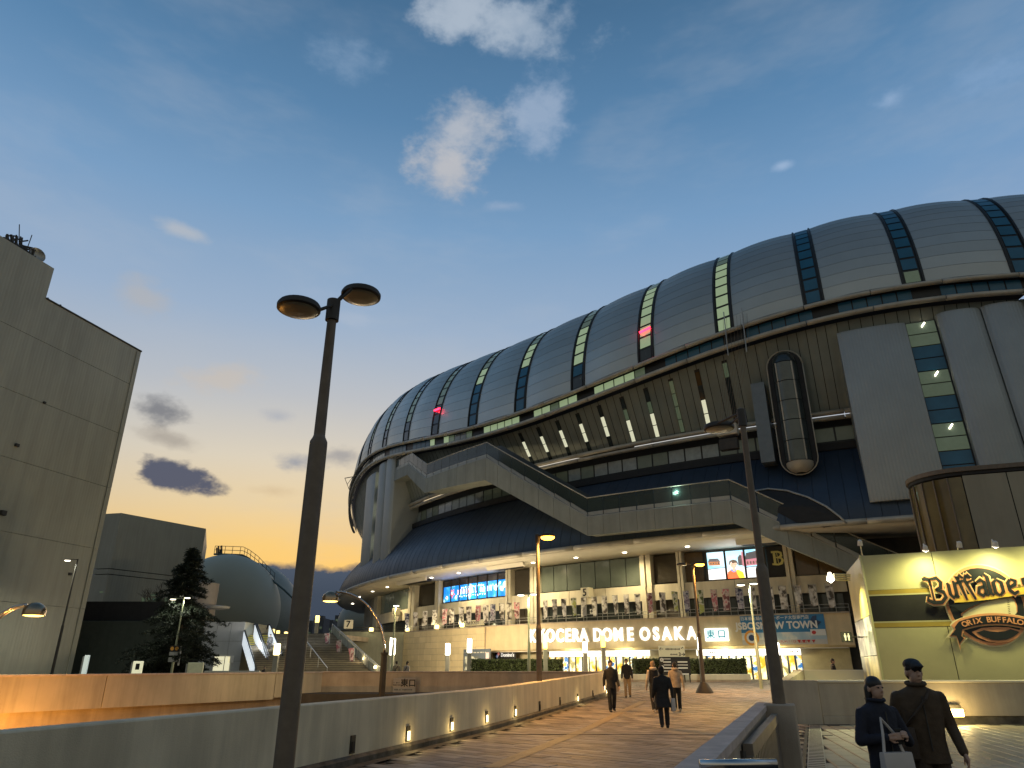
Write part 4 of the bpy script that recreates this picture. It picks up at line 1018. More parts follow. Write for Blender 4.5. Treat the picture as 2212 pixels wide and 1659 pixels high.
# ================================================================== signs, screens and banners on the stadium
def frame_at(phi):
    return Vector((math.cos(RAD(phi)), math.sin(RAD(phi)), 0)), Vector((math.sin(RAD(phi)), -math.cos(RAD(phi)), 0))
LETTER = emat('letter_glow', 'fffdf2', 1.25)
word = [('K', 1155), ('Y', 1188), ('O', 1216), ('C', 1243), ('E', 1266), ('R', 1287), ('A', 1310), ('D', 1345), ('O', 1371), ('M', 1400), ('E', 1425), ('O', 1458), ('S', 1483), ('A', 1508 - 4), ('K', 1526), ('A', 1550)]
# letters spread along the measured length of the sign
xs = [1158, 1185, 1212, 1239, 1264, 1287, 1312, 1345.5, 1371, 1398, 1424, 1393, 1420, 1446, 1468, 1491]
crop = [(320, 'K'), (405, 'Y'), (495, 'O'), (590, 'C'), (670, 'E'), (745, 'R'), (825, 'A'), (960, 'D'), (1055, 'O'), (1165, 'M'), (1280, 'E'), (1425, 'O'), (1535, 'S'), (1640, 'A'), (1755, 'K'), (1885, 'A')]
ksign = thing('stadium_name_sign', 'glowing white letters reading KYOCERA DOME OSAKA over the entrance', 'sign', ring_pt(fx(1320, 1375, 98), 98.1, 4.1))
for cx, ch in crop:
    x = (2000 + cx / 2.458) / 1.852
    yt = (2100 + (1030 - (cx - 300) * .018) / 2.458) / 1.852; yb = (2100 + (1168 - (cx - 300) * .018) / 2.458) / 1.852
    f, z = on_ring(x, (yt + yb) / 2, 98.15); t, n = frame_at(f)
    _, z1 = on_ring(x, yt, 98.15); _, z0 = on_ring(x, yb, 98.15)
    put_text('letter', ch, ring_pt(f, 98.15, (z0 + z1) / 2), t, UPZ, (z1 - z0) * 1.28, LETTER, ksign, .16, .052, .84)
for x in (1200, 1320, 1440):
    f = fx(x, 1375, 98.6); spot_light('letter_spill', ring_pt(f, 98.9, 4.1), ring_pt(f, 98.0, 3.6), 45, (1, .93, .7), 150, .8, .5, ksign)
f, z = on_ring(1548, 1371, 98.15); t, n = frame_at(f)
es = thing('east_gate_lightbox', 'white lightbox with teal characters east gate beside the name letters', 'sign', ring_pt(f, 98.1, z))
q = MB(); c = ring_pt(f, 98.15, z); q.bbox(c, (1.95, .22, 1.0), .03, RAD(f)); q.build('box', emat('lightbox_cool', 'f2fff6', 1.5), es)
put_text('lettering', '東 口', c + n * .13, t, UPZ, .72, mat('teal_ink', (.0, .22, .28), .5, var=0, emit=(.0, .30, .38), es=.6), es, .02, .012)
# snow-shop banner
f0, f1 = fx(1601, 1360, 98.06), fx(1783, 1355, 98.06)
bn = thing('snow_shop_banner', 'wide blue and white printed banner for a snowboard shop', 'banner', ring_pt((f0 + f1) / 2, 98.1, 4.2))
BLUEB = mat('banner_blue', (.02, .16, .34), .6, var=.25, scale=.6); WHB = mixmat('banner_white_print', [(0, '7f9fb5'), (.45, 'a8bcc6'), (.55, 'cfd2cb'), (1, 'd8d8d0')], .9, 4, .6, 0)
for nm, z0, z1, mm in (('blue_field', 4.1, 5.4, BLUEB), ('white_field', 3.55, 4.1, WHB), ('footer', 3.2, 3.55, mat('banner_footer', (.5, .49, .45), .6, var=.05))):
    q = MB(); cbox(q, f0, f1, z0, z1, 98.02, 98.06, 8); q.build(nm, mm, bn)
def banner_text(s, u, z, size, mm, bold=0.0, nm='lettering', wide=1.0):
    f = f0 + (f1 - f0) * u; t, n = frame_at(f); return put_text(nm, s, ring_pt(f, 98.12, z), t, UPZ, size, mm, bn, .012, bold, wide)
WH = mat('print_white', (.68, .68, .64), .6, var=0); RED_ = mat('print_red', (.45, .03, .03), .6, var=0); ORG = mat('print_orange', (.75, .34, .04), .6, var=0); NVY = mat('print_navy', (.02, .05, .12), .6, var=0)
banner_text('日本最大級のスノーボード大型専門店', .42, 5.17, .31, WH, .004)
banner_text('JSBC SNOW TOWN', .43, 4.6, .74, WH, .028, wide=.95)
for k in range(5): banner_text('▼', .30 + (.13 * k if k else 0) * .0 + (0 if k == 0 else .38 + .1 * (k - 1) * .55), 3.38, .3, RED_)
for k in range(14):
    if k % 7 != 3: banner_text(('%s' % 'ひとくださいへ!!'[k % 9]), .34 + .032 * k, 3.38, .26, RED_)
f = f0 + (f1 - f0) * .12; t, n = frame_at(f)
for r, mm in ((.58, ORG), (.40, WH), (.24, NVY)):
    q = MB(); c = ring_pt(f, 98.06 + .02 * (.6 - r), 3.72) + n * (.012 + .02 * (.6 - r)); q.poly([c + t * r * math.cos(a * .314) + UPZ * r * math.sin(a * .314) for a in range(20)], .01, n); q.build('roundel', mm, bn, fix=True)
f = f0 + (f1 - f0) * .91; t, n = frame_at(f); q = MB(); c = ring_pt(f, 98.1, 4.02); q.poly([c + t * a + UPZ * b for a, b in ((-.55, -.2), (.55, -.2), (.55, .25), (-.55, .25))], .012, n); q.build('label_patch', WH, bn, fix=True)
q = MB(); q.poly([c + n * .02 + t * (-.3 + .16 * math.cos(a * .5)) + UPZ * (.02 + .14 * math.sin(a * .5)) for a in range(12)], .01, n); q.build('label_mark', RED_, bn, fix=True)
f = f0 + (f1 - f0) * .88; t, n = frame_at(f); c = ring_pt(f, 98.1, 4.75)
q = MB(); q.poly([c + t * a + UPZ * b for a, b in ((-.5, -.4), (-.1, -.1), (-.25, .2), (-.05, .5), (.25, .55), (.2, .2), (.55, .05), (.3, -.15), (.1, -.4), (-.1, -.3))], .01, n); q.build('rider_print', NVY, bn, fix=True)
# ------------------------------------------------------------------ blue screen wall behind seven panes
s0, s1 = fx(956, 1290), fx(1097, 1290)
sa = thing('blue_screen_wall', 'bright blue video wall of seven panes announcing a renewal opening', 'screen', ring_pt((s0 + s1) / 2, 96, 9.5))
BLUES = mixmat('screen_blue', [(0, '0a4fb0'), (.40, '1479d8'), (.56, '2f9cf0'), (.66, 'bfe8ff'), (1, 'e8f8ff')], .9, 3, .4, 1.35)
REDS = emat('screen_red', 'f03a48', 1.6); WHS = emat('screen_white', 'f4fbff', 1.7)
for k in range(7):
    a = s0 + (s1 - s0) * k / 7 + .06; b = s0 + (s1 - s0) * (k + 1) / 7 - .06
    q = MB(); cbox(q, a, b, 8.7, 10.42, 95.82, 95.9); q.build('screen_panel', BLUES, sa)
    q = MB(); cbox(q, a - .02, b + .02, 10.48, 11.15, 95.82, 95.88); q.build('head_pane', mat('head_pane_%d' % k, (.06, .055, .06), .2, var=.1), sa)
    q = MB(); cbox(q, a - .1, a - .03, 8.6, 11.18, 95.82, 95.98); q.build('mullion', STEEL_D, sa)
def scr(s, u, z, size, mm, bold=.02, dn=0.0):
    f = s0 + (s1 - s0) * u; t, n = frame_at(f); put_text('screen_letter', s, ring_pt(f, 95.93 + dn, z), t, UPZ, size, mm, sa, .01, bold, .62)
for k, ch in enumerate('RENEWAL'): scr(ch, .265 + .047 * k, 9.62, .66, WHS, .05); scr(ch, .265 + .047 * k, 9.62, .62, REDS, .01, .03)
for k, ch in enumerate('OPEN'): scr(ch, .625 + .047 * k, 9.62, .66, WHS, .05); scr(ch, .625 + .047 * k, 9.62, .62, REDS, .01, .03)
rq = random.Random(11)
def blob(u, z, r, mm, par, S0, S1, R=95.93, n_=9, star=0):
    f = S0 + (S1 - S0) * u; t, n = frame_at(f); c = ring_pt(f, R, z); pts = []
    for k in range(n_ if not star else 10):
        a = 2 * math.pi * k / (n_ if not star else 10) + .3; rr = r * ((1 if k % 2 else .45) if star else rq.uniform(.6, 1.15)); pts.append(c + t * rr * math.cos(a) + UPZ * rr * math.sin(a))
    q = MB(); q.poly(pts, .012, n); return q.build('screen_shape', mm, par, fix=True)
blob(.17, 9.6, .62, REDS, sa, s0, s1, 95.94, star=1); blob(.17, 9.6, .2, WHS, sa, s0, s1, 95.97); blob(.07, 9.2, .25, WHS, sa, s0, s1); blob(.07, 9.2, .17, REDS, sa, s0, s1, 95.96); blob(.24, 9.15, .2, WHS, sa, s0, s1); blob(.245, 9.15, .12, REDS, sa, s0, s1, 95.96)
for k in range(12): blob(.33 + .03 * k, 10.08 + rq.uniform(-.05, .05), .13, WHS, sa, s0, s1, n_=6); blob(.3 + .035 * k, 9.12 + rq.uniform(-.04, .04), .11, WHS, sa, s0, s1, n_=6)
for u, z, r in ((.84, 9.7, .35), (.92, 9.5, .3), (.96, 9.9, .45), (.89, 10.1, .18)): blob(u, z, r, WHS, sa, s0, s1)
f = (s0 + s1) / 2
for u in (.2, .5, .8):
    ff = s0 + (s1 - s0) * u; spot_light('screen_spill', ring_pt(ff, 96.4, 9.8), ring_pt(ff, 99.0, 11.2), 55, (.35, .45, 1), 160, .7, .6, sa)
# ------------------------------------------------------------------ colour screen of three panes
t0, t1 = fx(1528, 1240), fx(1656, 1240)
sb_ = thing('advert_screen', 'large bright video screen showing a figure in an orange jumper', 'screen', ring_pt((t0 + t1) / 2, 96, 9.5))
ADV = mixmat('advert_sky', [(0, 'd8f6ff'), (.45, 'c4ecfb'), (.6, '84d4f0'), (1, 'e8fbff')], .35, 3, .4, 1.5, rand=False)
SNOW = mixmat('advert_ground', [(0, 'c9c4c0'), (.38, 'f2f2f0'), (.6, 'ffffff'), (1, 'f6f4f2')], 2.4, 5, .4, 1.5, rand=False)
ec = {n: emat('advert_' + n, c, e) for n, c, e in (('brick', 'd0793a', 1.1), ('roof', '3c4462', .8), ('rose', 'd27a8c', 1.1), ('orange', 'ff5a14', 1.7), ('yellow', 'ffe014', 1.6), ('skin', 'f4c2a4', 1.3), ('hair', '5a3626', .7), ('blue', '3c8ae0', 1.2), ('grey', '8d95a5', .9), ('dark', '2b3350', .6))}
for k in range(3):
    a = t0 + (t1 - t0) * k / 3 + .05; b = t0 + (t1 - t0) * (k + 1) / 3 - .05
    q = MB(); cbox(q, a, b, 9.55, 11.0, 95.86, 95.92); q.build('screen_panel', ADV, sb_)
    q = MB(); cbox(q, a, b, 8.65, 9.55, 95.86, 95.92); q.build('screen_panel', SNOW, sb_)
def ad(pts, mm, d):
    vs = [];
    for u, v in pts:
        f = t0 + (t1 - t0) * u; vs.append(ring_pt(f, 95.94 + d, 8.65 + 2.35 * v))
    tt, n = frame_at((t0 + t1) / 2); q = MB(); q.poly(vs, .008, n); q.build('screen_shape', ec[mm], sb_, fix=True)
ad([(.04, .52), (.24, .50), (.24, .64), (.21, .74), (.06, .74), (.03, .66)], 'brick', 0); ad([(.03, .66), (.25, .64), (.21, .76), (.06, .77)], 'roof', .012)
for k in range(4): ad([(.07 + .045 * k, .55), (.09 + .045 * k, .55), (.09 + .045 * k, .62), (.07 + .045 * k, .62)], 'dark', .02)
ad([(.55, .45), (.64, .45), (.64, .74), (.60, .86), (.55, .74)], 'dark', 0); ad([(.62, .42), (.655, .42), (.65, .9), (.635, .98), (.62, .9)], 'rose', .012)
ad([(.67, .42), (.99, .44), (.99, .72), (.67, .66)], 'rose', 0); ad([(.67, .64), (.99, .70), (.99, .88), (.9, .95), (.7, .88)], 'dark', .012)
for k in range(6): ad([(.70 + .05 * k, .47), (.725 + .05 * k, .47), (.725 + .05 * k, .58), (.70 + .05 * k, .58)], 'hair', .02)
ad([(.02, .36), (.34, .40), (.34, .43), (.02, .40)], 'grey', .004); ad([(.66, .34), (.98, .38), (.98, .41), (.66, .38)], 'grey', .004)
ad([(.34, .0), (.64, .0), (.61, .22), (.54, .30), (.42, .32), (.36, .24)], 'orange', .016); ad([(.52, .14), (.55, .0), (.64, .0), (.62, .2), (.55, .3), (.5, .3)], 'yellow', .022)
ad([(.41, .34), (.52, .33), (.5, .25), (.46, .22), (.42, .27)], 'blue', .028); ad([(.45, .26), (.49, .26), (.5, .40), (.44, .40)], 'skin', .032)
ad([(.41, .46), (.43, .39), (.47, .36), (.51, .39), (.53, .47), (.52, .58), (.42, .58)], 'skin', .036); ad([(.405, .46), (.415, .56), (.44, .60), (.46, .53), (.5, .56), (.525, .55), (.535, .45), (.55, .54), (.53, .64), (.47, .68), (.41, .64), (.39, .54)], 'hair', .044)
for u in (.45, .5): ad([(u - .008, .49), (u + .008, .49), (u + .008, .505), (u - .008, .505)], 'hair', .044)
q = MB()
for z in (8.55, 11.05): cbox(q, t0 - .12, t1 + .12, z, z + .1, 95.8, 96.02, 4)
for u in (0, 1 / 3, 2 / 3, 1): cbox(q, t0 + (t1 - t0) * u - .05, t0 + (t1 - t0) * u + .05, 8.6, 11.1, 95.8, 96.0)
q.build('screen_frame', STEEL_D, sb_)
ff = (t0 + t1) / 2; spot_light('screen_spill', ring_pt(ff, 96.6, 9.8), ring_pt(ff, 99.5, 11.2), 90, (.9, .95, 1), 160, .7, .8, sb_)
# emblem panel: gothic B
b0, b1 = fx(1661, 1240), fx(1705, 1240); fB = (b0 + b1) / 2; tB, nB = frame_at(fB)
eb = thing('emblem_panel', 'dark panel with a dull gold gothic letter B', 'panel', ring_pt(fB, 96, 9.8))
q = MB(); cbox(q, b0, b1, 8.6, 11.12, 95.82, 95.88, 2); q.build('panel', BLACK, eb)
GOLD = mat('emblem_gold', (.30, .24, .06), .5, .3, var=.15, emit=(.20, .17, .05), es=.25)
fB2, zB = on_ring(1679, 1205, 95.95); cB = ring_pt(fB2, 95.95, zB)
def stroke(mb, pts, w, o, ax, ay, n, th=.03, ends=True):
    P = [Vector((a, b)) for a, b in pts]
    ww = w if isinstance(w, (list, tuple)) else [w] * len(P)
    Lf, Rt = [], []
    for i, p in enumerate(P):
        d = (P[min(i + 1, len(P) - 1)] - P[max(i - 1, 0)]); d.normalize(); s = Vector((-d.y, d.x)) * ww[i] / 2
        Lf.append(p + s); Rt.append(p - s)
    W3 = lambda v: o + ax * v.x + ay * v.y
    for i in range(len(P) - 1):
        a, b, c_, d_ = W3(Lf[i]), W3(Lf[i + 1]), W3(Rt[i + 1]), W3(Rt[i]); k = n * th
        mb.hexa([d_, c_, b, a, d_ + k, c_ + k, b + k, a + k])
q = MB()
stroke(q, [(-.22, -.5), (-.22, .5)], .2, cB, tB, UPZ, nB); stroke(q, [(-.45, .5), (.1, .5), (.32, .4), (.34, .15), (.1, .04)], [.16, .16, .2, .2, .12], cB, tB, UPZ, nB, .034)
stroke(q, [(-.1, .04), (.3, -.02), (.42, -.22), (.3, -.46), (.02, -.56), (-.45, -.5)], [.1, .16, .22, .22, .16, .14], cB, tB, UPZ, nB, .038); stroke(q, [(.0, .42), (.02, .1)], .05, cB, tB, UPZ, nB, .03); stroke(q, [(.03, -.05), (.05, -.44)], .05, cB, tB, UPZ, nB, .03)
q.build('letter', GOLD, eb, fix=True)
# pizza shop sign
f, z = on_ring(1092, 1415, 97.2); t, n = frame_at(f); c = ring_pt(f, 97.2, z)
ps = thing('pizza_shop_sign', "black shop sign reading Domino's under the sign wall", 'sign', c)
q = MB(); q.bbox(c, (3.1, .1, .95), .02, RAD(f)); q.build('panel', BLACK, ps)
put_text('lettering', "Domino's", c + n * .07 + t * .35, t, UPZ, .5, emat('shop_letter_white', 'f0f0ea', .7), ps, .01, .014)
for s, mm in ((1, emat('logo_red', 'c8323c', .5)), (-1, emat('logo_blue', '3a6aa8', .5))):
    o = c + n * .07 - t * 1.08 + (t * .11 + UPZ * .11) * s; q = MB(); q.poly([o + (t * a + UPZ * b) for a, b in ((0, .2), (.2, 0), (0, -.2), (-.2, 0))], .012, n); q.build('logo_tile', mm, ps, fix=True)
    for a, b in ((.06, 0), (-.06, 0))[:2 if s < 0 else 1]: q = MB(); q.poly([o + n * .015 + t * (a + .035 * math.cos(k)) + UPZ * (b + .035 * math.sin(k)) for k in range(6)], .006, n); q.build('logo_dot', WH, ps, fix=True)
# guide boards in front of the entrance
gY = 54.0
c = at_depth(1451, 1408, gY); gb1 = thing('direction_board', 'cream direction board with black arrows over the hedge', 'sign', c)
w = (at_depth(1480, 1408, gY) - at_depth(1424, 1408, gY)).x; h = at_depth(1451, 1395, gY).z - at_depth(1451, 1421, gY).z
q = MB(); q.bbox(c, (w, .1, h), .02); q.build('board', mat('guide_cream', (.6, .56, .4), .6, var=.05, emit='d8cf9a', es=.18), gb1)
for dx in (-.8, .8): q = MB(); q.tube([c + Vector((dx, .06, -h / 2)), Vector((c.x + dx, c.y + .06, gz(gY)))], .04, 6); q.build('leg', STEEL_D, gb1)
for s, dx, dz in (('←', -.75, .18), ('↑', .8, .18), ('→', .8, -.18), ('3', .55, -.18)): put_text('arrow', s, c + Vector((dx, -.06, dz)), (1, 0, 0), UPZ, .34, BLACK, gb1, .01, .008)
for r_, (a, b, dz) in enumerate(((-.42, .62, .18), (-.1, .38, -.18))):
    x = a
    while x < b:
        q = MB(); q.box(c + Vector((x, -.055, dz)), (.05, .01, random.uniform(.06, .13))); q.build('small_lettering', BLACK, gb1); x += .075
c = at_depth(1458, 1440, gY - .4); gb2 = thing('floor_guide_board', 'black floor guide board with white listings beside the hedge', 'sign', Vector((c.x, c.y, gz(gY))))
w = (at_depth(1490, 1440, gY) - at_depth(1424, 1440, gY)).x; z0 = at_depth(1458, 1458, gY).z; z1 = at_depth(1458, 1419, gY).z
q = MB(); q.bbox(Vector((c.x, c.y, (z0 + z1) / 2)), (w, .12, z1 - z0), .02); q.build('board', BLACK, gb2)
for r_ in range(6):
    for cc_ in range(2):
        if random.random() < .8:
            ww = random.uniform(.5, .8); q = MB(); q.box(Vector((c.x + (-.55 if cc_ == 0 else .55), c.y - .065, z1 - .14 - r_ * .2)), (ww, .012, .09 if r_ % 2 else .05)); q.build('listing', WH, gb2)
for r_ in range(2):
    q = MB(); o = Vector((c.x - w / 2 + .18, c.y - .065, z1 - .2 - .5 * r_)); q.poly([o + Vector((.13 * math.cos(k * .52), 0, .13 * math.sin(k * .52))) for k in range(12)], .012, (0, -1, 0)); q.build('floor_symbol', WH, gb2, fix=True); put_text('numeral', '13'[r_], o + Vector((0, -.02, 0)), (1, 0, 0), UPZ, .2, BLACK, gb2, .01, .006)
for dx in (-w / 2 + .1, w / 2 - .1): q = MB(); q.box(Vector((c.x + dx, c.y, (z0 + gz(gY)) / 2)), (.08, .08, z0 - gz(gY))); q.build('leg', STEEL_D, gb2)
# poster stand by the tiled wall
f, z = on_ring(1030, 1428, 99.2); t, n = frame_at(f); c = ring_pt(f, 99.2, z)
pp = thing('poster_stand', 'framed black and white poster stand before the tiled wall', 'poster', Vector((c.x, c.y, .6)))
q = MB(); q.bbox(c + UPZ * .1, (4.3, .14, 2.1), .03, RAD(f)); q.build('frame', mat('poster_blue_grey', (.09, .11, .13), .5, var=.1), pp)
q = MB(); cc = c + n * .08 - t * .75 - UPZ * .15; q.poly([cc + t * a + UPZ * b for a, b in ((-1.1, -.7), (1.1, -.7), (1.1, .6), (-1.1, .6))], .01, n); q.build('print', mixmat('poster_print', [(0, '1c1d1a'), (.45, '5d5f55'), (.55, 'b9b9a5'), (1, 'd8d6c2')], 1.6, 5, .5, .25), pp, fix=True)
q = MB(); cc = c + n * .08 + t * 1.75 + UPZ * .45; q.poly([cc + t * a + UPZ * b for a, b in ((-.25, -.35), (.25, -.35), (.25, .35), (-.25, .35))], .01, n); q.build('arrow_panel', emat('panel_red', 'c83a2e', .6), pp, fix=True); put_text('arrow', '→', cc + n * .02, t, UPZ, .5, WH, pp, .01, .01)
for k in range(26):
    if random.random() < .85: q = MB(); cc = c + n * .085 + t * (-1.8 + .13 * k) + UPZ * .82; q.poly([cc + t * a + UPZ * b for a, b in ((-.04, -.05), (.04, -.05), (.04, .05), (-.04, .05))], .006, n); q.build('small_lettering', SOFF, pp, fix=True)
# tickets ribbon on the balcony front
f, z = on_ring(1019, 1333, 96.2); t, n = frame_at(f); c = ring_pt(f, 96.2, 6.05)
tk = thing('tickets_ribbon_sign', 'cream ribbon-shaped tickets sign hung at balcony level', 'sign', c)
q = MB(); q.poly([c + t * a + UPZ * b for a, b in ((-2.4, -.3), (2.4, -.3), (2.2, 0), (2.4, .3), (-2.4, .3), (-2.2, 0))], .05, n); q.build('ribbon', mat('ribbon_cream', (.5, .46, .34), .6, var=.08), tk, fix=True)
put_text('lettering', '当日券 TICKETS', c + n * .06, t, UPZ, .42, BLACK, tk, .01, .01)
# gate board half hidden by flags
f, z = on_ring(1282, 1336, 96.1); t, n = frame_at(f); c = ring_pt(f, 96.1, 6.45)
gg = thing('gate_board', 'small black gate board hung over the balcony doors', 'sign', c); q = MB(); q.bbox(c, (.95, .1, .6), .02, RAD(f)); q.build('board', BLACK, gg)
put_text('lettering', 'ゲート', c + n * .06 + UPZ * .13, t, UPZ, .24, WH, gg, .01, .006); put_text('lettering', 'GATE', c + n * .06 - UPZ * .14, t, UPZ, .26, WH, gg, .01, .008)
# ================================================================== team sign wall on the terrace
QY = 27.0
c0 = at_depth(1858, 1201, QY); c1 = at_depth(2212, 1181, QY)
# the front leans very slightly away to the east: take its line from the sloping top edge
TP = Vector((c0.x, QY, 0)); zt_ = c0.z
TP1 = at_level(2212, 1180, zt_); TP1.z = 0
fu = (TP1 - TP); fl_ = fu.length; fu.normalize(); fn = Vector((fu.y, -fu.x, 0)); fn = fn if fn.y < 0 else -fn
tw = thing('team_sign_wall', 'floodlit cream wall with black band carrying a baseball emblem', 'wall', (c0.x + 3, QY, 0))
PANEL = mat('sign_panel_cream', (.47, .455, .25), .45, var=.05, scale=1.5, bump=.06, bscale=12, rand=.02)
def on_front(x, y, d=0.0):
    p = on_line(x, y, TP, TP + fu); return p + fn * d
def zrow(x, y): return on_front(x, y).z
W_ = 12.0
za, zb_, zc, zd = zrow(1870, 1276), zrow(1870, 1287), zrow(1880, 1345), zrow(1883, 1356)
jx = [0, 2.35, 6.2, 10.2, W_]
def fbox(mb, u0, u1, z0, z1, d0, d1):
    mb.hexa([TP + fu * u + fn * d + UPZ * z for z in (z0, z1) for u, d in ((u0, d0), (u0, d1), (u1, d1), (u1, d0))][0:8])
def fpart(name, u0, u1, z0, z1, d0, d1, mm, parent=tw):
    q = MB(); fbox(q, u0, u1, z0, z1, d0, d1); return q.build(name, mm, parent, fix=True)
for a, b in zip(jx[:-1], jx[1:]):
    fpart('wall_panel', a + .012, b - .012, za + .01, zt_, -.1, 0, PANEL)
    fpart('wall_panel', a + .012, b - .012, .1, zd - .01, -.1, 0, PANEL)
fpart('gold_band', 0, W_, zb_ + .03, za, -.1, .01, mat('band_gold', (.36, .27, .05), .45, var=.1)); fpart('pinstripe', 0, W_, zb_ - .02, zb_ + .03, -.1, .012, PANEL)
fpart('black_band', 0, W_, zc + .03, zb_ - .02, -.1, .004, BLACK); fpart('pinstripe', 0, W_, zc - .02, zc + .03, -.1, .012, PANEL); fpart('gold_band', 0, W_, zd, zc - .02, -.1, .01, MATS['band_gold'])
fpart('backing', -.02, W_, .1, zt_ - .05, -1.1, -.1, STEEL_D)
# printed side face turning away to the west
sq = at_depth(1829, 1243, QY + 5.2); SPx = Vector((sq.x, sq.y, 0)); su = SPx - TP; sl_ = su.length; su.normalize(); snn = Vector((-su.y, su.x, 0)); snn = snn if snn.x < 0 else -snn
PRINT = mixmat('player_print', [(0, '2c3236'), (.38, '5c646b'), (.5, 'b5ad83'), (.6, 'd9cf9a'), (1, 'e7e2c0')], .9, 5, .35, 0)
for z0, z1, mm in ((.1, 2.0, PRINT), (2.02, 3.4, mixmat('player_print_low', [(0, '1d2226'), (.45, '525b63'), (.55, '9aa19c'), (1, 'cfcaa8')], 1.2, 5, .35, 0)), (3.42, zt_, mixmat('player_print_top', [(0, '8d7f3e'), (.5, 'b9ab5c'), (1, 'd9cf90')], .8, 4, .35, 0))):
    q = MB(); q.hexa([TP + UPZ * z0, SPx + UPZ * z0, SPx - snn * .1 + UPZ * z0, TP - snn * .1 + UPZ * z0, TP + UPZ * z1, SPx + UPZ * z1, SPx - snn * .1 + UPZ * z1, TP - snn * .1 + UPZ * z1]); q.build('side_panel', mm, tw, fix=True)
q = MB(); q.box(TP + UPZ * (zt_ / 2), (.07, .07, zt_ + .04)); q.build('corner_trim', PANEL, tw)
# ------------------------------------------------------------------ emblem, layered flat boards (a sign is itself flat)
em = thing('team_emblem', 'orange and black baseball emblem reading Buffaloes and ORIX BUFFALOES', 'emblem', on_front(2120, 1300))
def K(cx, cy): return ((3296 + cx / 2.765) / 1.852, (2150 + cy / 2.765) / 1.852)
EO = on_front(*K(1760, 745)); ex = on_front(*K(1860, 745)); ey = on_front(*K(1760, 645))
UX = (ex - EO) / 100.0; UY = (ey - EO) / 100.0
# survey two scales so that the boards stay undistorted on the wall
sxx = UX.length; UX = fu * sxx; UY = UPZ * sxx * 1.0
syy = ey.z - EO.z; UY = UPZ * (syy / 100.0)
def EP(cx, cy, d=0.0): return EO + UX * (cx - 1760) + UY * (745 - cy) + fn * d
def layer(pts, mm, d, name='board'):
    q = MB(); q.poly([EP(a, b, d) for a, b in pts], .02, fn); return q.build(name, mm, em, fix=True)
def disc(cx, cy, r, n=40): return [(cx + r * math.cos(2 * math.pi * k / n), cy + r * math.sin(2 * math.pi * k / n)) for k in range(n)]
EK = mat('emblem_black', (.012, .016, .018), .4, var=.15); EOR = mat('emblem_orange', (.66, .30, .14), .45, var=.06); EGO = mat('emblem_gold_fill', (.62, .42, .06), .45, var=.06); ECR = mat('emblem_cream', (.66, .60, .36), .5, var=.05)
layer(disc(1785, 745, 462), ECR, .01); layer(disc(1785, 745, 445), EOR, .03); layer(disc(1785, 745, 412), EK, .05)
ball = [(1500, 850), (1600, 792), (1720, 742), (1850, 705), (1980, 688), (2080, 684), (2106, 720), (2112, 780), (2098, 850), (2050, 880), (1500, 880)]
layer([(a + (-14 if a < 1700 else 14), b - 14) for a, b in ball], EOR, .07); layer(ball, ECR, .09)
for k in range(7):
    y = 700 + 24 * k; q = MB(); stroke(q, [(2030 - 1760 - k * 3, 745 - y), (2046 - 1760 - k * 3, 745 - y - 8), (2050 - 1760 - k * 3, 745 - y - 2)], 5, EP(1760, 745, .11), UX, UY, fn, .006); q.build('stitch', EK, em, fix=True)
layer([(1560, 1040), (1680, 1000), (1830, 990), (1980, 1000), (2120, 1040), (2040, 1110), (1940, 1150), (1830, 1160), (1720, 1145), (1620, 1100)], EOR, .07)
layer([(1610, 1048), (1700, 1022), (1760, 1036), (1840, 1046), (1930, 1036), (1990, 1018), (2080, 1048), (2000, 1100), (1920, 1128), (1840, 1136), (1760, 1128), (1680, 1096)], EK, .09)
# ribbon
up_ = [(1300 + 100 * k, None) for k in range(13)]
def arcy(x, r0): return r0 + .00042 * (x - 1815) ** 2
top = [(x, arcy(x, 836)) for x in range(1400, 2560, 60)]; bot = [(x, arcy(x, 975)) for x in range(2500, 1430, -60)]
layer([(1378, 915)] + top + [(2560, 1180)] + bot + [(1440, 1100), (1500, 1108), (1395, 1190), (1385, 1262), (1368, 1110), (1255, 1096), (1345, 1010), (1330, 960)], ECR, .10)
layer([(1392, 930)] + [(a, b + 6) for a, b in top[1:]] + [(2540, 1160)] + [(a, b - 4) for a, b in bot] + [(1440, 1090), (1480, 1100), (1400, 1170), (1388, 1240), (1376, 1092), (1300, 1080), (1372, 1010), (1345, 965)], EOR, .12)
layer([(1380, 985)] + [(a, arcy(a, 866)) for a in range(1440, 2500, 60)] + [(2500, 1140)] + [(a, arcy(a, 958)) for a in range(2480, 1450, -60)] + [(1430, 1082), (1455, 1108), (1408, 1150), (1394, 1180), (1380, 1080), (1312, 1076), (1384, 1010)], EK, .14)
for k, ch in enumerate('ORIX BUFFALOES'):
    if ch == ' ': continue
    x = 1500 + 55.5 * k; y = arcy(x, 914); sl = -2 * .00042 * (x - 1815)
    put_text('ribbon_letter', ch, EP(x, y, .17), UX.normalized() + UPZ * sl * .7, UPZ - fu * sl * .7, 92 * sxx, EOR, em, .012, .006)
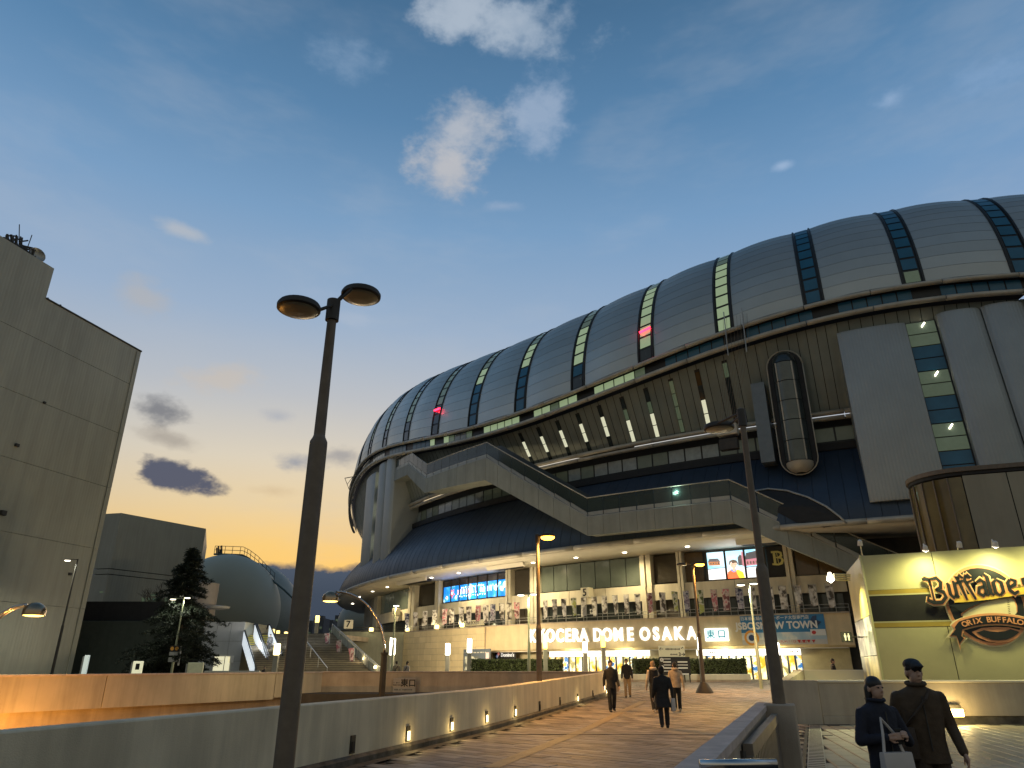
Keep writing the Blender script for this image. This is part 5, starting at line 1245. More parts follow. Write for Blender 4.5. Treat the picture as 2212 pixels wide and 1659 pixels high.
# wordmark backing then gothic strokes
wb = [(1076, 440), (1110, 402), (1180, 394), (1262, 408), (1318, 448), (1345, 486), (1400, 470), (1478, 400), (1500, 392), (1530, 418), (1600, 430), (1662, 380), (1690, 430), (1780, 428), (1846, 372), (1884, 440), (1990, 428), (2060, 478), (2140, 432), (2230, 440), (2330, 420), (2440, 450), (2440, 640), (2212, 668), (1900, 712), (1600, 735), (1340, 742), (1300, 772), (1170, 742), (1100, 690), (1098, 620), (1142, 600), (1128, 510)]
def grow(p, g):
    c = Vector((sum(a for a, b in p) / len(p), sum(b for a, b in p) / len(p))); out = []
    n = len(p)
    for i in range(n):
        a, b, d = Vector(p[i - 1]), Vector(p[i]), Vector(p[(i + 1) % n]); t = (d - a).normalized(); nn_ = Vector((t.y, -t.x)); out.append((b.x + nn_.x * g, b.y + nn_.y * g))
    return out
layer([(1440, 690), (1500, 640), (1900, 600), (2400, 560), (2400, 640), (2212, 648), (1900, 690), (1600, 712), (1440, 716)], EGO, .165)
layer([(1335, 745), (1600, 725), (1900, 690), (2212, 650), (2440, 630), (2440, 668), (2212, 672), (1980, 676), (1780, 712), (1600, 775), (1500, 826), (1420, 760)], EK, .166)
GOTH = [
 [(1118, 440), (1150, 428), (1200, 446), (1208, 520)], [(1205, 430), (1212, 690)], [(1205, 440), (1290, 428), (1330, 480), (1316, 540), (1250, 566)], [(1250, 560), (1340, 590), (1356, 650), (1300, 706), (1200, 708), (1140, 676), (1152, 640)],
 [(1398, 490), (1412, 512), (1414, 620), (1448, 660), (1484, 628)], [(1470, 470), (1484, 500), (1486, 640), (1508, 660)],
 [(1552, 450), (1520, 420), (1548, 500), (1590, 690)], [(1500, 500), (1590, 470)], [(1596, 446), (1560, 410), (1540, 440)],
 [(1680, 450), (1630, 420), (1610, 470), (1690, 690)], [(1620, 500), (1700, 470)], [(1686, 440), (1656, 410), (1632, 440)],
 [(1736, 500), (1790, 470), (1822, 500), (1824, 630), (1850, 650)], [(1822, 540), (1756, 560), (1738, 620), (1780, 650), (1822, 620)],
 [(1838, 410), (1868, 440), (1872, 620), (1900, 650)],
 [(1952, 480), (1924, 510), (1926, 620), (1966, 652)], [(1964, 476), (2010, 510), (2012, 610), (1970, 652)],
 [(2108, 480), (2080, 520), (2086, 600), (2130, 640), (2180, 612)], [(2116, 474), (2166, 500), (2150, 540), (2090, 572)],
 [(2300, 470), (2250, 490), (2250, 530), (2310, 560), (2310, 610), (2250, 630)]]
WD = 42
for s in GOTH:
    for w, mm, d in ((WD + 46, ECR, .168), (WD + 30, EOR, .180), (WD, EK, .200)):
        q = MB(); n = len(s)
        stroke(q, [(a - 1760, 745 - b) for a, b in s], [w * (.55 if i in (0, n - 1) else 1) for i in range(n)], EP(1760, 745, d), UX, UY, fn, .01); q.build('wordmark_stroke', mm, em, fix=True)
# ------------------------------------------------------------------ clamp spotlights above the wall
def spot(x, y, label, aim, lit=True, watts=300, big=1.0):
    p = on_front(x, y, .95); base = Vector((p.x, p.y, 0)) - fn * .75 + UPZ * zt_
    t = thing('clip_spotlight', label, 'spotlight', base, 'clip spotlights over the team sign')
    q = MB(); q.tube([base, base + fn * .35 + UPZ * .22, p + UPZ * .1], .02, 6); q.build('arm', WHITE, t)
    d = (Vector(aim) - p).normalized(); r = d.to_track_quat('Z', 'Y').to_matrix().to_4x4()
    q = MB(); q.lathe([(.03, -.18), (.075, -.14), (.09, 0), (.095, .03)], n=12); 
    for i, v in enumerate(q.v): q.v[i] = p + r.to_3x3() @ (v * big)
    q.build('housing', WHITE, t)
    q = MB(); q.lathe([(.0, .02), (.10, .02), (.0, .075)], n=12, caps=False)
    for i, v in enumerate(q.v): q.v[i] = p + r.to_3x3() @ (v * big)
    q.build('lens', GLOW_W if lit else STEEL_D, t)
    if lit: spot_light('beam', p + d * .12, aim, watts, (1.0, .92, .38), 170, 1.0, .2, t)
spot(1997, 1196, 'lit clip spotlight over the left end of the emblem', on_front(2020, 1360))
spot(2143, 1188, 'lit clip spotlight directly over the emblem circle', on_front(2150, 1360))
spot(2290, 1182, 'clip spotlight above the end of the wordmark at the frame edge', on_front(2280, 1300))
spot(1860, 1184, 'unlit clip spotlight at the west corner of the team sign', on_front(1870, 1300), False)
spot(2068, 1188, 'unlit clip spotlight between the two lit ones over the emblem', on_front(2080, 1300), False)
# bright lamp facing the printed side
p = at_depth(1794, 1252, QY + 2.0)
sl2 = thing('side_spotlight', 'dazzling spotlight on a bracket lighting the printed side face', 'spotlight', p)
for k in range(4):
    q = MB(); e = at_depth(1836, 1241 + k * 4.2, QY + 2.4); q.tube([at_depth(1801, 1240 + k * 4.2, QY + 2.0), e], .03, 6); q.build('bracket_bar', CREAM, sl2)
q = MB(); q.lathe([(.05, .28), (.12, .1), (.15, -.02), (.0, -.14)], p, 14); q.build('lamp_head', GLOW_W, sl2)
spot_light('side_beam', p + Vector((.2, 0, -.1)), Vector((TP.x - .3, TP.y + 1.5, 2.2)), 1100, (1, .93, .45), 140, .7, .08, sl2)
# restroom plate on a bracket beside the printed side
p = at_depth(1829, 1376, QY + 3.4)
rsn = thing('restroom_sign', 'small black plate with white restroom figures by the printed side', 'sign', p)
q = MB(); q.bbox(p, (.46, .05, .40), .01); q.build('plate', BLACK, rsn)
for dx in (-.07, .07):
    q = MB(); q.poly([p + Vector((dx + .03 * math.cos(k * .7), -.03, .11 + .03 * math.sin(k * .7))) for k in range(9)], .006, (0, -1, 0)); q.poly([p + Vector((dx + a, -.03, b)) for a, b in ((-.045, -.02), (.045, -.02), (.045, .07), (-.045, .07))], .006, (0, -1, 0)); q.poly([p + Vector((dx + a, -.03, b)) for a, b in ((-.03, -.14), (.03, -.14), (.03, -.02), (-.03, -.02))], .006, (0, -1, 0)); q.build('pictogram', WH, rsn, fix=True)
q = MB(); q.tube([p + Vector((.2, 0, 0)), p + Vector((.75, .2, 0))], .03, 6); q.build('bracket', STEEL_D, rsn)
# ================================================================== street lamps
def head_disc(mb_top, c, tilt_dir, r=.29):
    """flat round lantern: shallow dish with a rim"""
    mb_top.lathe([(.02, .075), (r * .6, .07), (r * .93, .045), (r, .01), (r * .99, -.035), (r * .90, -.05)], c, 28)
LENS_OFF = mat('lantern_lens_unlit', (.32, .28, .17), .35, var=.25, scale=3)
def disc_lamp(name, label, base, ztop, heads, group=None, sleeve=None, r_low=.115, r_up=.075, rz=0.0):
    """tall post with thick lower sleeve; heads: list of (offset Vector, lit)"""
    H_ = ztop - base.z; sz = sleeve if sleeve else H_ * .55
    t = thing(name, label, 'street lamp', base, group)
    q = MB(); q.lathe([(r_low, 0), (r_low, sz - .12), (r_low * .98, sz - .06), (r_up * 1.1, sz), (r_up, sz + .03)], base, 16); auto_smooth(q.build('lower_post', STEEL, t))
    q = MB(); q.lathe([(r_up, sz), (r_up * .82, H_), (r_up * .9, H_ + .03), (.01, H_ + .06)], base, 16); auto_smooth(q.build('upper_post', STEEL, t))
    q = MB(); q.lathe([(r_up * 1.25, H_ - .3), (r_up * 1.25, H_ + .02)], base, 16); auto_smooth(q.build('collar', STEEL_D, t))
    for off, lit in heads:
        c = base + UPZ * H_ + off; d = Vector((off.x, off.y, 0)).normalized(); s = Vector((-d.y, d.x, 0)); top = base + UPZ * (H_ - .05)
        for sg in (-1, 1):
            q = MB(); q.tube([top + s * .03 * sg, c - d * .2 + s * .14 * sg], .022, 6); q.build('arm', STEEL_D, t)
        q = MB(); head_disc(q, c, d); auto_smooth(q.build('lantern', STEEL_D, t))
        q = MB(); q.lathe([(.265, -.03), (.255, -.10), (.18, -.15), (.0, -.17)] if lit else [(.255, -.046), (.245, -.054), (.16, -.066), (.0, -.075)], c, 24, caps=False); q.build('lens', GLOW_O if lit else LENS_OFF, t, True)
        if lit: spot_light('bulb', c - UPZ * .25, c - UPZ * 3, lit, (1, .50, .12), 172, .5, .5, t)
    return t
# big twin lamp close by on the west side
zA = at_depth(710, 652, 8.8); bA = Vector((zA.x, 8.8, 0))
bA.x = at_depth(622, 1659, 8.8).x * .5 + at_depth(682, 940, 8.8).x * .5
hA = [at_depth(646, 664, 8.35), at_depth(780, 637, 9.1)]
sA = at_depth(680, 945, 8.8).z
disc_lamp('twin_street_lamp', 'tall twin-headed street lamp close by, both lanterns unlit', bA, zA.z, [(h - Vector((bA.x, bA.y, zA.z)), 0) for h in hA], sleeve=sA)
zB = at_depth(1590, 922, 12.95); bB = pc + UPZ * 1.12
hB = at_depth(1553, 923, 12.9)
disc_lamp('single_street_lamp', 'single-headed brown street lamp rising from the square post', bB, zB.z, [(hB - Vector((bB.x, bB.y, zB.z)), 0)], sleeve=at_depth(1648, 1235, 12.9).z - 1.12, r_low=.10, r_up=.062)
bC = on_line(1165, 1462, (LX(0) - .15, 0), (LX(40) - .15, 40)); bC.z = 1.07 + gz(bC.y)
zC = at_depth(1160, 1156, bC.y).z; hC = at_depth(1183, 1157, bC.y - .1)
disc_lamp('sodium_lamp', 'lit orange street lamp standing on the pale parapet', bC, zC, [(hC - Vector((bC.x, bC.y, zC)), 2400)], sleeve=at_depth(1163, 1352, bC.y).z - bC.z, r_low=.1, r_up=.07)
gD = at_ground(1522, 1497); zD = at_depth(1496, 1218, gD.y).z; bD = gD.copy()
hD = [at_depth(1473, 1219, gD.y - .2), at_depth(1511, 1217, gD.y)]
tD = disc_lamp('plaza_lamp', 'twin plaza lamp on a cone base with one orange head lit', bD, zD, [(hD[0] - Vector((bD.x, bD.y, zD)), 0), (hD[1] - Vector((bD.x, bD.y, zD)), 3200)], sleeve=at_depth(1505, 1365, gD.y).z - bD.z, r_low=.1, r_up=.075)
q = MB(); q.lathe([(.48, -.02), (.46, .06), (.18, .52), (.12, .54)], bD, 20); auto_smooth(q.build('cone_base', STEEL_D, tD))
# ------------------------------------------------------------------ arched lamps with domed hoods
BRONZE = mat('hood_bronze', (.34, .26, .17), .25, .9, var=.1)
def arch_lamp(label, base, head, ztopcurve, toward):
    t = thing('arched_lamp', label, 'street lamp', base, 'arched hood lamps')
    H0 = head.z - base.z
    q = MB(); q.lathe([(.16, -2.5), (.15, H0 * .45), (.19, H0 * .45 + .02), (.19, H0 * .45 + .1), (.1, H0 * .45 + .12)], base, 16); auto_smooth(q.build('post', STEEL_D, t))
    hd = Vector((head.x - base.x, head.y - base.y, 0)); L_ = hd.length; hd.normalize(); sd_ = Vector((-hd.y, hd.x, 0))
    for o in (-.14, .14):
        P = []
        for k in range(17):
            s = k / 16; a = s * math.pi / 2
            P.append(base + UPZ * (H0 * .45) + sd_ * o + hd * (L_ - .25) * (1 - math.cos(a)) + UPZ * (H0 * .62) * math.sin(a))
        q = MB(); q.tube(P, .055 if o < 0 else .05, 10); q.build('arm', CHROME, t, True)
    q = MB(); q.lathe([(.0, .36), (.16, .33), (.30, .24), (.385, .10), (.40, 0), (.40, -.10), (.37, -.12)], head, 28); auto_smooth(q.build('hood', BRONZE, t), 50)
    q = MB(); q.lathe([(.36, -.10), (.34, -.14), (.2, -.17), (.0, -.18)], head, 24, caps=False); q.build('lens', emat('hood_glow_%d' % round(base.x), 'ffcf6a', 5.0), t, True)
    spot_light('bulb', head - UPZ * .3, head - UPZ * 3, 480, (1, .72, .3), 160, .6, .2, t)
aY = 36.0
bE = at_depth(826, 1480, aY); bE.z = gz(aY) - .2; hE = at_depth(714, 1293, aY - .3)
arch_lamp('chrome arched hood lamp between the decks, in front of the stair', bE, hE, 0, 0)
pF = beam_x(-40); bF = pF + bn_ * 1.2 + UPZ * .2; hF = at_depth(74, 1322, pF.y + 1.0)
arch_lamp('chrome arched hood lamp cut off by the left picture edge', bF, hF, 0, 0)
# ------------------------------------------------------------------ slender white-light posts
GREENP = mat('post_pale_green', (.34, .36, .24), .5, .3, var=.1)
def slim_lamp(label, x0, y0, x1, y1, Y, heads, mm, watts=150, z0=None, col=COOL, signs=False):
    b = at_depth(x0, y0, Y); b.z = gz(Y) if z0 is None else z0; tp = at_depth(x1, y1, Y); tp.x = b.x
    t = thing('slim_lamp', label, 'street lamp', b, 'slim white-light lamps')
    h = tp.z - b.z
    q = MB(); q.lathe([(.11, 0), (.10, h * .45), (.07, h * .47), (.055, h), (.01, h + .05)], b, 12); auto_smooth(q.build('post', mm, t))
    for hx, hy in heads:
        c = at_depth(hx, hy, Y)
        q = MB(); q.tube([Vector((b.x, b.y, c.z + .05)), c + UPZ * .06], .03, 6); q.build('arm', mm, t)
        q = MB(); q.lathe([(.0, .09), (.2, .06), (.28, .0), (.26, -.02)], c, 14, sy=.6); q.build('lantern', mm, t)
        q = MB(); q.lathe([(.25, -.015), (.2, -.06), (.0, -.08)], c, 14, caps=False, sy=.6); q.build('lens', GLOW_W, t)
        if watts: spot_light('bulb', c - UPZ * .15, c - UPZ * 3, watts, col, 165, .6, .15, t)
    return t
slim_lamp('thin dark post with one bright lamp before the tall blank building', 112, 1455, 148, 1208, 58, [(146, 1210)], STEEL_D, 1500, .2, (1, 1, .8))
tH = slim_lamp('pale green twin lamp with round signs beside the conifer', 370, 1455, 392, 1290, 62, [(374, 1294), (405, 1291)], GREENP, 220, .2)
slim_lamp('pale twin lamp behind the orange parapet lamp', 1143, 1440, 1138, 1283, 52, [(1125, 1285), (1153, 1283)], GREENP, 1300, None, (1, .86, .45))
slim_lamp('pale twin lamp beside the snow banner', 1643, 1470, 1616, 1262, 45, [(1600, 1263), (1628, 1260)], GREENP, 700)
slim_lamp('single slim lamp with sign plates behind the arched lamp', 846, 1452, 840, 1308, 60, [(856, 1308)], GREENP, 1300, None, (1, .86, .45))
p = tH.location
for dz, r_ in ((2.75, .22), (2.4, .0), (1.9, .0)):
    q = MB(); q.box(p + Vector((0, -.14, dz)), (.75, .06, .5 if r_ else .35)); q.build('sign_plate', STEEL_D if r_ else STEEL_G, tH)
    if r_:
        for dx in (-.19, .19): q = MB(); q.poly([p + Vector((dx + .15 * math.cos(k * .5), -.18, dz + .15 * math.sin(k * .5))) for k in range(12)], .01, (0, -1, 0)); q.build('round_sign', ORG, tH, fix=True)
q = MB(); q.box(p + Vector((.5, -.12, 2.2)), (.12, .06, 1.5)); q.build('side_plate', STEEL_G, tH)
# ------------------------------------------------------------------ pillar lights
PILB = mat('pillar_steel', (.30, .30, .26), .4, .5, var=.1)
def pillar(label, x, ytop, ybot_lens, Y, kind='w', z0=None, w=.26, watts=90, group='glowing pillar lights'):
    b = at_depth(x, ybot_lens, Y); zl = b.z; b.z = gz(Y) if z0 is None else z0; zt = at_depth(x, ytop, Y).z
    t = thing('pillar_light', label, 'pillar light', b, group)
    q = MB(); q.bbox(b + UPZ * ((zl - b.z) / 2), (w, w, zl - b.z), .02); q.build('post', PILB, t)
    g = {'w': GLOW_W, 'y': GLOW_Y, 'o': GLOW_O, 'd': GLOW_DIM}[kind]
    q = MB(); q.bbox(Vector((b.x, b.y, (zl + zt) / 2)), (w * 1.08, w * 1.08, zt - zl), .06); q.build('lantern', g, t)
    q = MB(); q.box(Vector((b.x - w * .62, b.y - .02, (zl + zt) / 2)), (w * .12, w * .8, zt - zl + .1)); q.build('side_strip', PILB, t)
    if watts: point_light('bulb', Vector((b.x, b.y, zt + .4)), watts, WARM if kind != 'o' else SODIUM, .2, t, False)
for a in (('tall white pillar light at the corner of the tiled wall', 847, 1379, 1415, 72, 'w', None, .44, 1900),
          ('white pillar light left of the poster stand', 967, 1390, 1415, 71, 'w', None, .38, 1500), ('white pillar light right of the poster stand', 1014, 1380, 1410, 69, 'w', None, .38, 1500),
          ('orange pillar light below the letters K and Y', 1178, 1369, 1402, 54, 'o', None, .3, 25), ('white pillar light below the letter R', 1264, 1386, 1410, 55, 'w', None, .3, 160),
          ('orange pillar light below the letter D', 1303, 1372, 1398, 54, 'o', None, .28, 25), ('white pillar light below the east gate lightbox', 1512, 1377, 1404, 54, 'w', None, .28, 200),
          ('white pillar light below the snow banner', 1679, 1388, 1415, 42, 'w', None, .28, 200),
          ('yellow pillar light at the foot of the escalators', 597, 1390, 1415, 62, 'y', .2, .4, 120), ('yellow pillar light at the head of the stair', 685, 1330, 1345, 92, 'd', 3.5, .4, 60),
          ('small pillar light beyond the escalators, leftmost of three', 589, 1359, 1370, 95, 'd', 3.4, .35, 30), ('small pillar light beyond the escalators, middle of three', 600, 1362, 1372, 100, 'd', 3.4, .35, 0), ('small pillar light beyond the escalators, rightmost of three', 617, 1365, 1377, 92, 'd', 3.4, .35, 30)):
    pillar(*a)
# cubes of light on the balcony wall
for i, (x, y) in enumerate(((800, 1352), (881, 1344), (944, 1347), (998, 1349))):
    f, z = on_ring(x, y, 97.9) if i else (0, 0)
    c = ring_pt(f, 97.9, 5.72) if i else PC + dv * 0 + (PE - PC) * .45 + Vector((0, 0, 0))
    if not i: c = Vector((PC.x + (PE.x - PC.x) * .47, PC.y + (PE.y - PC.y) * .47, 5.65))
    t = thing('wall_cube_light', 'small yellow cube lamp on the balcony wall, %s from the west' % ('first', 'second', 'third', 'fourth')[i], 'lamp', c - UPZ * .22, 'cube lamps on the balcony wall')
    q = MB(); q.bbox(c + UPZ * .05, (.5, .4, .44), .05); q.build('lens', GLOW_DIM, t); q = MB(); q.box(c - UPZ * .19, (.4, .3, .06)); q.build('foot', STEEL_D, t)
    point_light('bulb', c + Vector((0, -.5, .2)), 25, YEL, .15, t, False)
# ================================================================== banner flags along the balcony
ORD = ['first', 'second', 'third', 'fourth', 'fifth', 'sixth', 'seventh', 'eighth', 'ninth', 'tenth', 'eleventh', 'twelfth', 'thirteenth', 'fourteenth', 'fifteenth', 'sixteenth', 'seventeenth', 'eighteenth', 'nineteenth', 'twentieth']
FL = [mixmat('flag_print_mono', [(0, '1b1714'), (.42, '5b534c'), (.5, 'b9b2a8'), (.62, 'd9d4cc'), (1, '8b8078')], 2.6, 5, .8),
      mixmat('flag_print_pink', [(0, '241a1c'), (.42, '7a4c50'), (.5, 'c9bdb5'), (.58, 'b5606e'), (1, 'e2dcd4')], 2.4, 5, .8),
      mixmat('flag_print_green', [(0, '22261a'), (.42, '5c6a3a'), (.5, 'd2cfc0'), (.6, 'a9b04e'), (1, 'e0ddd2')], 2.2, 5, .8),
      mixmat('flag_print_blue', [(0, '161722'), (.42, '3d3f5c'), (.5, 'bcb9bd'), (.6, '6a5a74'), (1, 'd6d2d2')], 2.4, 5, .8)]
west = [885, 903, 924, 945, 966, 981, 1002, 1018, 1038, 1055, 1070, 1089, 1105, 1122]
mid = [1182, 1203, 1223, 1245, 1267, 1290, 1312, 1335, 1359, 1384, 1411, 1439, 1466, 1491, 1522, 1552]
east = [1579, 1609, 1636, 1675, 1704, 1737, 1770, 1807]
rf = random.Random(5)
def flag(x, label, group, turn, w, pick):
    f, z = on_ring(x, 1320, 97.85); b = ring_pt(f, 97.85, 5.5); t, n = frame_at(f)
    fl = thing('banner_flag', label, 'flag', b, group)
    q = MB(); q.tube([b, b + UPZ * 2.15 + t * .02], .02, 6); q.build('pole', STEEL_G, fl)
    a = RAD(turn); d = t * math.cos(a) - n * math.sin(a) * (1 if turn < 90 else -1); ph = rf.uniform(0, 6); sag = rf.uniform(.0, .35); hgt = rf.uniform(1.5, 1.75)
    rows_, cols_ = 8, 5; V = []
    for i in range(rows_ + 1):
        v = i / rows_
        for j in range(cols_ + 1):
            u = j / cols_; ww = w * (1 - sag * v * .8); k = .09 * math.sin(3.1 * u + 4 * v + ph) * u
            V.append(b + UPZ * (2.12 - hgt * v - sag * .6 * u * v + .03 * math.sin(5 * u + ph)) - d * ww * u + n * (k + .07 * math.sin(2.5 * v + ph) * u))
    m_ = MB(); F_ = [(i * (cols_ + 1) + j, i * (cols_ + 1) + j + 1, (i + 1) * (cols_ + 1) + j + 1, (i + 1) * (cols_ + 1) + j) for i in range(rows_) for j in range(cols_)]
    m_.add(V, F_); o = m_.build('banner', pick, fl, True)
    q = MB(); q.tube([b + UPZ * 2.13, b + UPZ * 2.15 - d * w], .015, 5); q.build('top_bar', STEEL_G, fl)
for i, x in enumerate(west): flag(x, 'furled banner flag on the west balcony, %s from the left' % ORD[i], 'banner flags along the balcony', rf.uniform(62, 82), .62, rf.choice([FL[0], FL[0], FL[3], FL[1]]))
for i, x in enumerate(mid): flag(x, 'printed banner flag above the name letters, %s from the left' % ORD[i], 'banner flags along the balcony', rf.uniform(0, 40), .50, FL[2] if i in (3, 12, 14) else FL[1] if i in (10, 15) else FL[3] if i == 13 else FL[0])
for i, x in enumerate(east): flag(x, 'printed banner flag above the snow banner, %s from the left' % ORD[i], 'banner flags along the balcony', rf.uniform(0, 30), .58, rf.choice([FL[0], FL[3], FL[0], FL[1]]))
# ================================================================== clipped hedges
LEAF = mat('hedge_leaf', (.055, .075, .018), .55, var=.45, scale=9, rand=.1)
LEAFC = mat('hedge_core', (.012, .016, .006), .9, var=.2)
def hedge(label, x0, x1, ytop, Y, depth, z0, round_=.25):
    a = at_depth(x0, ytop, Y); b = at_depth(x1, ytop, Y); zt = a.z; w = b.x - a.x; c = Vector(((a.x + b.x) / 2, Y + depth / 2, z0)); h = zt - z0
    t = thing('hedge', label, 'hedge', c, 'clipped hedges')
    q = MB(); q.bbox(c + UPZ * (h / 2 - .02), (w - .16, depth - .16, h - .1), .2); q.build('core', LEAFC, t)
    q = MB(); rr = random.Random(int(x0))
    for k in range(int(w * (h + depth) * 330)):
        # points on the front, top and end faces
        s = rr.random() * (h + depth + .8)
        if s < h: p = Vector((rr.uniform(-w / 2, w / 2), -depth / 2, rr.uniform(0, h))); nrm = Vector((0, -1, .2))
        elif s < h + depth: p = Vector((rr.uniform(-w / 2, w / 2), rr.uniform(-depth / 2, depth / 2), h)); nrm = Vector((0, -.2, 1))
        else: p = Vector((rr.choice((-1, 1)) * w / 2, rr.uniform(-depth / 2, depth / 2), rr.uniform(0, h))); nrm = Vector((1 if p.x > 0 else -1, 0, .2))
        e = min(w / 2 - abs(p.x), h - p.z); 
        if e < .12: p -= nrm * (.12 - e) * .5
        p += c + Vector((rr.gauss(0, .035), rr.gauss(0, .035), rr.gauss(0, .035)))
        v1 = Vector((rr.gauss(0, 1), rr.gauss(0, 1), rr.gauss(0, 1))).normalized(); v2 = v1.cross(nrm + Vector((rr.gauss(0, .6), rr.gauss(0, .6), rr.gauss(0, .6)))).normalized(); l = rr.uniform(.05, .09)
        q.add([p - v1 * l, p + v2 * l * .5, p + v1 * l, p - v2 * l * .5], [(0, 1, 2, 3)])
    q.build('foliage', LEAF, t)
hedge('long clipped hedge left of the entrance behind the cross parapet', 1018, 1216, 1424, 58, 1.6, gz(58))
hedge('clipped hedge in the cream planter before the entrance', 1371, 1612, 1423, 55, 1.6, gz(55) + .45)
pl_ = thing('hedge_planter', 'low cream planter with dark foot holding the hedge', 'planter', at_depth(1480, 1465, 54.6))
a, b = at_depth(1345, 1460, 54.6), at_depth(1622, 1460, 54.6)
q = MB(); q.bbox(((a.x + b.x) / 2, 55.8, gz(55) + .32), (b.x - a.x, 2.4, .42), .05); q.build('basin', CREAM, pl_); q = MB(); q.box(((a.x + b.x) / 2, 55.8, gz(55) + .06), (b.x - a.x - .1, 2.3, .14)); q.build('foot', CONC_D, pl_)
# ================================================================== west side: blank building, annexes, spheres, stairs
BLANK = ribbed(mat('blank_wall_panel', (.35, .33, .245), .42, var=.09, scale=.08, streak=.11, rand=.02), 42, (math.cos(RAD(14.3)) * 0 + .97, .247), .12, .03)
ww_ = RAD(14.3); wd = Vector((math.sin(ww_), math.cos(ww_), 0))
B0_ = at_depth(305, 760, 70); B0_.z = 0; Bq = B0_ - wd
def bw_(x, y): return on_line(x, y, Bq, B0_)
bb_ = thing('blank_building', 'tall windowless olive grey building with stepped roof and grooved panels', 'building', B0_)
zs = [.2] + sorted(bw_(x, y).z for x, y in ((294, 837), (273.5, 942.8), (254, 1059.5), (228, 1190), (208, 1318))) + [bw_(305, 760).z]
inn = Vector((-wd.y, wd.x, 0)); 
LN = 62.0
for z0, z1 in zip(zs[:-1], zs[1:]):
    q = MB(); z0 += .035; A, B = B0_, B0_ - wd * LN
    q.hexa([A + UPZ * z0, B + UPZ * z0, B + inn * .4 + UPZ * z0, A + inn * .4 + UPZ * z0, A + UPZ * z1, B + UPZ * z1, B + inn * .4 + UPZ * z1, A + inn * .4 + UPZ * z1]); q.build('wall_panel', BLANK, bb_, fix=True)
q = MB(); A, B = B0_ + inn * .3 - wd * .3, B0_ - wd * LN + inn * .3; zt = zs[-1] - .05
q.hexa([A, B, B + inn * 30, A + inn * 30, A + UPZ * zt, B + UPZ * zt, B + inn * 30 + UPZ * zt, A + inn * 30 + UPZ * zt]); q.build('core', CONC_D, bb_, fix=True)
st0 = bw_(101, 652); zst = bw_(112, 577).z; S0 = Vector((bw_(106, 620).x, bw_(106, 620).y, 0))
q = MB(); A, B = S0, B0_ - wd * LN; z0 = zs[-1]; q.hexa([A + UPZ * z0, B + UPZ * z0, B + inn * 20 + UPZ * z0, A + inn * 20 + UPZ * z0, A + UPZ * zst, B + UPZ * zst, B + inn * 20 + UPZ * zst, A + inn * 20 + UPZ * zst]); q.build('upper_block', BLANK, bb_, fix=True)
q = MB(); A, B = B0_ + wd * .03, S0; q.tube([A + UPZ * (zs[-1] + .05), B + UPZ * (zs[-1] + .05)], .1, 6); q.build('parapet_cap', STEEL_D, bb_)
for x, y, s_ in ((35, 962, .35), (4, 1108, .5), (150, 1240, .3), (95, 870, .25)):
    p = bw_(x, y); q = MB(); q.bbox(p - inn * .05, (s_, s_, s_ * .8), .03, -ww_); q.build('wall_vent', STEEL_D, bb_)
for s_ in (.6, 22.0): q = MB(); q.tube([B0_ - wd * s_ - inn * .08 + UPZ * .2, B0_ - wd * s_ - inn * .08 + UPZ * (zs[-1] - .2)], .05, 6); q.build('downpipe', BLANK, bb_)
# rooftop aerials
def mast_cluster(label, pts, name='rooftop_aerials'):
    base = pts[0][0]; t = thing(name, label, 'aerial', base)
    for a, b, r in pts: q = MB(); q.tube([a, b], r, 6); q.build('mast', STEEL_D, t)
    return t
def onroof(x, y): p = bw_(x, y) + inn * .8; return p
ra = random.Random(8); P = []
for k in range(34):
    x = ra.uniform(22, 84); yb = 522 + (x - 20) * .55; h = ra.uniform(12, 42) * (1 - abs(x - 55) / 60); l = ra.uniform(-7, 7)
    P.append((onroof(x, yb + 4), onroof(x + l, yb - h), ra.uniform(.05, .13)))
for k in range(12):
    x = ra.uniform(25, 75); yb = 515 + (x - 20) * .5 - ra.uniform(0, 14); P.append((onroof(x, yb), onroof(x + ra.uniform(8, 22), yb + ra.uniform(-8, 10)), .08))
P.append((onroof(56, 535), onroof(57, 482), .04)); P.append((onroof(70, 545), onroof(84, 505), .04))
tA = mast_cluster('tangle of dark aerials on the highest roof corner', P)
q = MB(); c = onroof(91, 551); ax = Vector((.8, -.5, .1)).normalized(); r = ax.to_track_quat('Z', 'Y').to_matrix()
q.lathe([(.0, .0), (.35, .04), (.6, .16), (.75, .34)], n=16, caps=False)
for i, v in enumerate(q.v): q.v[i] = c + r @ v
q.build('dish', STEEL_G, tA, True); q = MB(); q.tube([c, onroof(86, 562)], .07, 6); q.tube([onroof(98, 563), onroof(98, 572)], .08, 6); q.build('dish_mount', STEEL_D, tA)
for i, (x, y) in enumerate(((112, 657), (139, 672))):
    pts = [(onroof(x, y + 8), onroof(x, y - 4), .08)] + [(onroof(x + dx, y - 2), onroof(x + dx + 1, y - 16), .1) for dx in (-5, 0, 5)[i:]] + [(onroof(x - 5 * (1 - i), y - 6), onroof(x + 5, y - 6), .04)]
    mast_cluster(('three panel antennas on the lower roof edge beside the step', 'two panel antennas further along the lower roof edge')[i], pts, 'panel_antenna')
